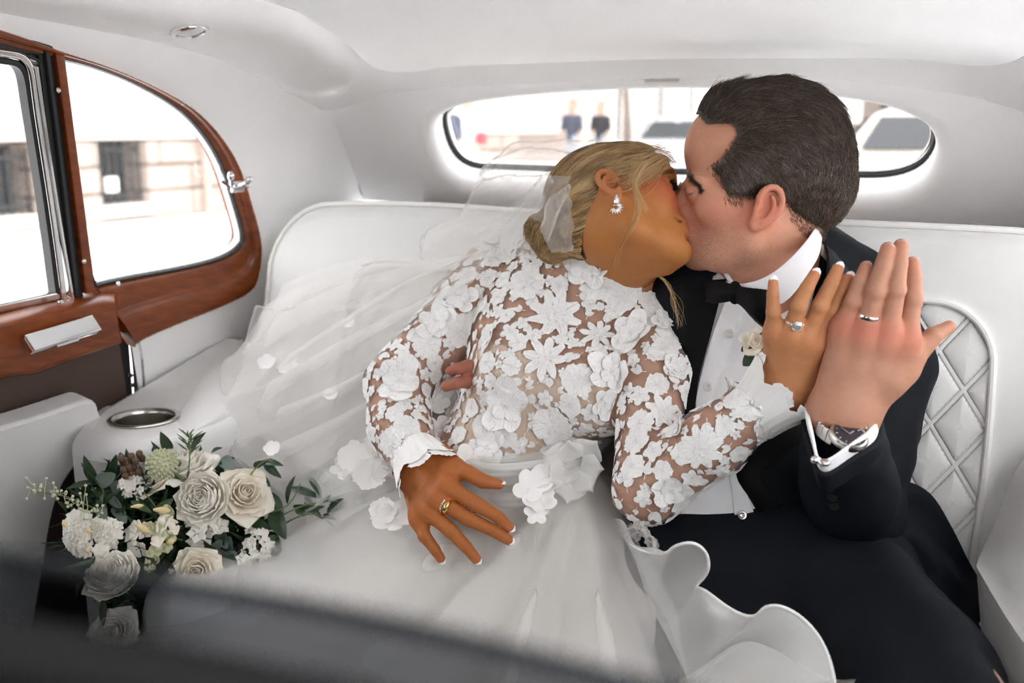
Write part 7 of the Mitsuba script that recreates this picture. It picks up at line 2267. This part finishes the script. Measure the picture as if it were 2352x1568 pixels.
# ---------------------------------------------------------------- boutonniere on the groom's lapel
L(name('boutonniere'), 'small white rose boutonniere with a dark green leaf on the shirt front', 'boutonniere')
bc_ = P(1738, 792, 1.150)
k = add('boutonniere__rose', sphere(bc_ + fw * .006, .006, 2), 'petal_cream', True)
for ring, (rr, hh, cu, nn) in enumerate(((.3, .9, 0, 3), (.6, .8, .2, 4), (1.0, .55, .3, 5))):
    for j in range(nn):
        add(k + '__petal', petal(bc_ + fw * .008, -fw + .5 * up, 2 * np.pi * (j + .4 * ring) / nn, .0165 * rr, .0165 * hh, 3.6 / nn + .1, cu, .25, .06, 7, 7, j), 'petal_cream', True)
leaf(P(1738, 800, 1.160), P(1706, 840, 1.150), .0095, -fw + .2 * rt, 'leaf_dark', 'boutonniere__leaf', .12, .2, .7)
leaf(P(1730, 796, 1.162), P(1702, 806, 1.155), .0075, -fw + .3 * up, 'leaf_dark', 'boutonniere__leaf', .12, .2, .7)
leaf(P(1745, 784, 1.160), P(1750, 762, 1.155), .0045, -fw, 'leaf_mid', 'boutonniere__leaf', .12, .2, .8)
add('boutonniere__stem', tube(np.array([bc_ + fw * .008, P(1742, 830, 1.165)]), .0018, 8), 'stem_green', True)
# pedestrians on the pavement
mat('skin_far', base_color=(0.50, 0.30, 0.22), roughness=0.6)
mat('cloth_dark', base_color=(0.03, 0.032, 0.04), roughness=0.9)
mat('cloth_navy', base_color=(0.06, 0.07, 0.10), roughness=0.9)
mat('cloth_white', base_color=(0.80, 0.79, 0.78), roughness=0.9)
mat('denim', base_color=(0.42, 0.50, 0.62), roughness=0.9)
mat('denim_pale', base_color=(0.40, 0.42, 0.46), roughness=0.9)
mat('hair_far', base_color=(0.06, 0.04, 0.03), roughness=0.7)
mat('red', base_color=(0.65, 0.05, 0.06), roughness=0.6)
def pedestrian(px, d, top, legs, label, s=1.0, bag=False, grp=None):
    g = P(px, 600, d)
    c = np.array([g[0], g[1], .10 if g @ eR < -7.7 else 0.0])
    r, f = eR, eB
    at = lambda x, y, z: c + s * (x * r + y * f + z * eZ)
    def fld(parts, k=.04):
        pts = np.array([p for q in parts for p in q[:2]])
        F_ = Field(pts.min(0) - .2, pts.max(0) + .2, .024)
        for a, b, ra, rb in parts:
            F_.cone(a, b, ra * s, rb * s, k)
        return F_.mesh()
    t = name('person')
    L(t, label, 'person', grp)
    skin = [(at(0, 0, 1.58), at(0, -.02, 1.66), .085, .095), (at(0, 0, 1.35), at(0, 0, 1.56), .055, .055), (at(0, 0, 1.0), at(0, 0, 1.35), .10, .10)]
    for q in (-1, 1):
        skin += [(at(.19 * q, 0, 1.38), at(.24 * q, -.02, 1.10), .045, .038), (at(.24 * q, -.02, 1.10), at(.23 * q, -.12, .86), .038, .03), (at(.23 * q, -.12, .86), at(.23 * q, -.15, .78), .035, .03), (at(.08 * q, 0, .9), at(.09 * q, -.02, .08), .06, .04)]
    add(t + '__body', fld(skin), 'skin_far', True)
    add(t + '__shirt', fld([(at(-.15, 0, 1.38), at(.15, 0, 1.38), .075, .075), (at(0, 0, 1.30), at(0, 0, .92), .15, .14), (at(-.18, 0, 1.37), at(-.235, -.01, 1.14), .07, .06), (at(.18, 0, 1.37), at(.235, -.01, 1.14), .07, .06)], .07), top, True)
    add(t + '__trousers', fld([(at(-.06, 0, .92), at(.06, 0, .92), .13, .13), (at(-.085, 0, .86), at(-.10, -.03, .10), .09, .06), (at(.085, 0, .86), at(.10, .05, .10), .09, .06)], .05), legs, True)
    add(t + '__hair', fld([(at(0, .02, 1.66), at(0, .02, 1.70), .098, .095), (at(0, .05, 1.58), at(0, .03, 1.66), .07, .09)]), 'hair_far', True)
    for q in (-1, 1):
        add(t + '__shoe', rbox(at(.10 * q, -.05 + .04 * q, .04), (.09 * s, .25 * s, .08 * s), np.array([r, f, eZ]), .03), 'cloth_dark', 40)
    if bag:
        add(t + '__bag', rbox(at(.27, 0, 1.0), (.10, .24, .20), np.array([r, f, eZ]), .03), 'red', 40)
    return t
pedestrian(1026, 14.0, 'cloth_navy', 'cloth_navy', 'pedestrian in dark clothes at the left end of the rear window')
pedestrian(1077, 17.5, 'cloth_white', 'denim', 'pedestrian in white top and pale jeans with a red bag', bag=True)
pedestrian(1310, 23.5, 'cloth_navy', 'denim_pale', 'far pedestrian in grey beside another in black top')
pedestrian(1374, 25.0, 'cloth_dark', 'denim_pale', 'far pedestrian in a black top and grey trousers')

if 'groom_head' in globals() and 'person_001__body' not in scene:
    scene['tmp'] = mikit.ply(groom_head, 'skin_bearded', True, color=groom_col)
if 'bride_head' in globals() and 'person__body' not in scene:
    scene['tmp2'] = mikit.ply(bride_head, 'skin', True, color=bride_col)
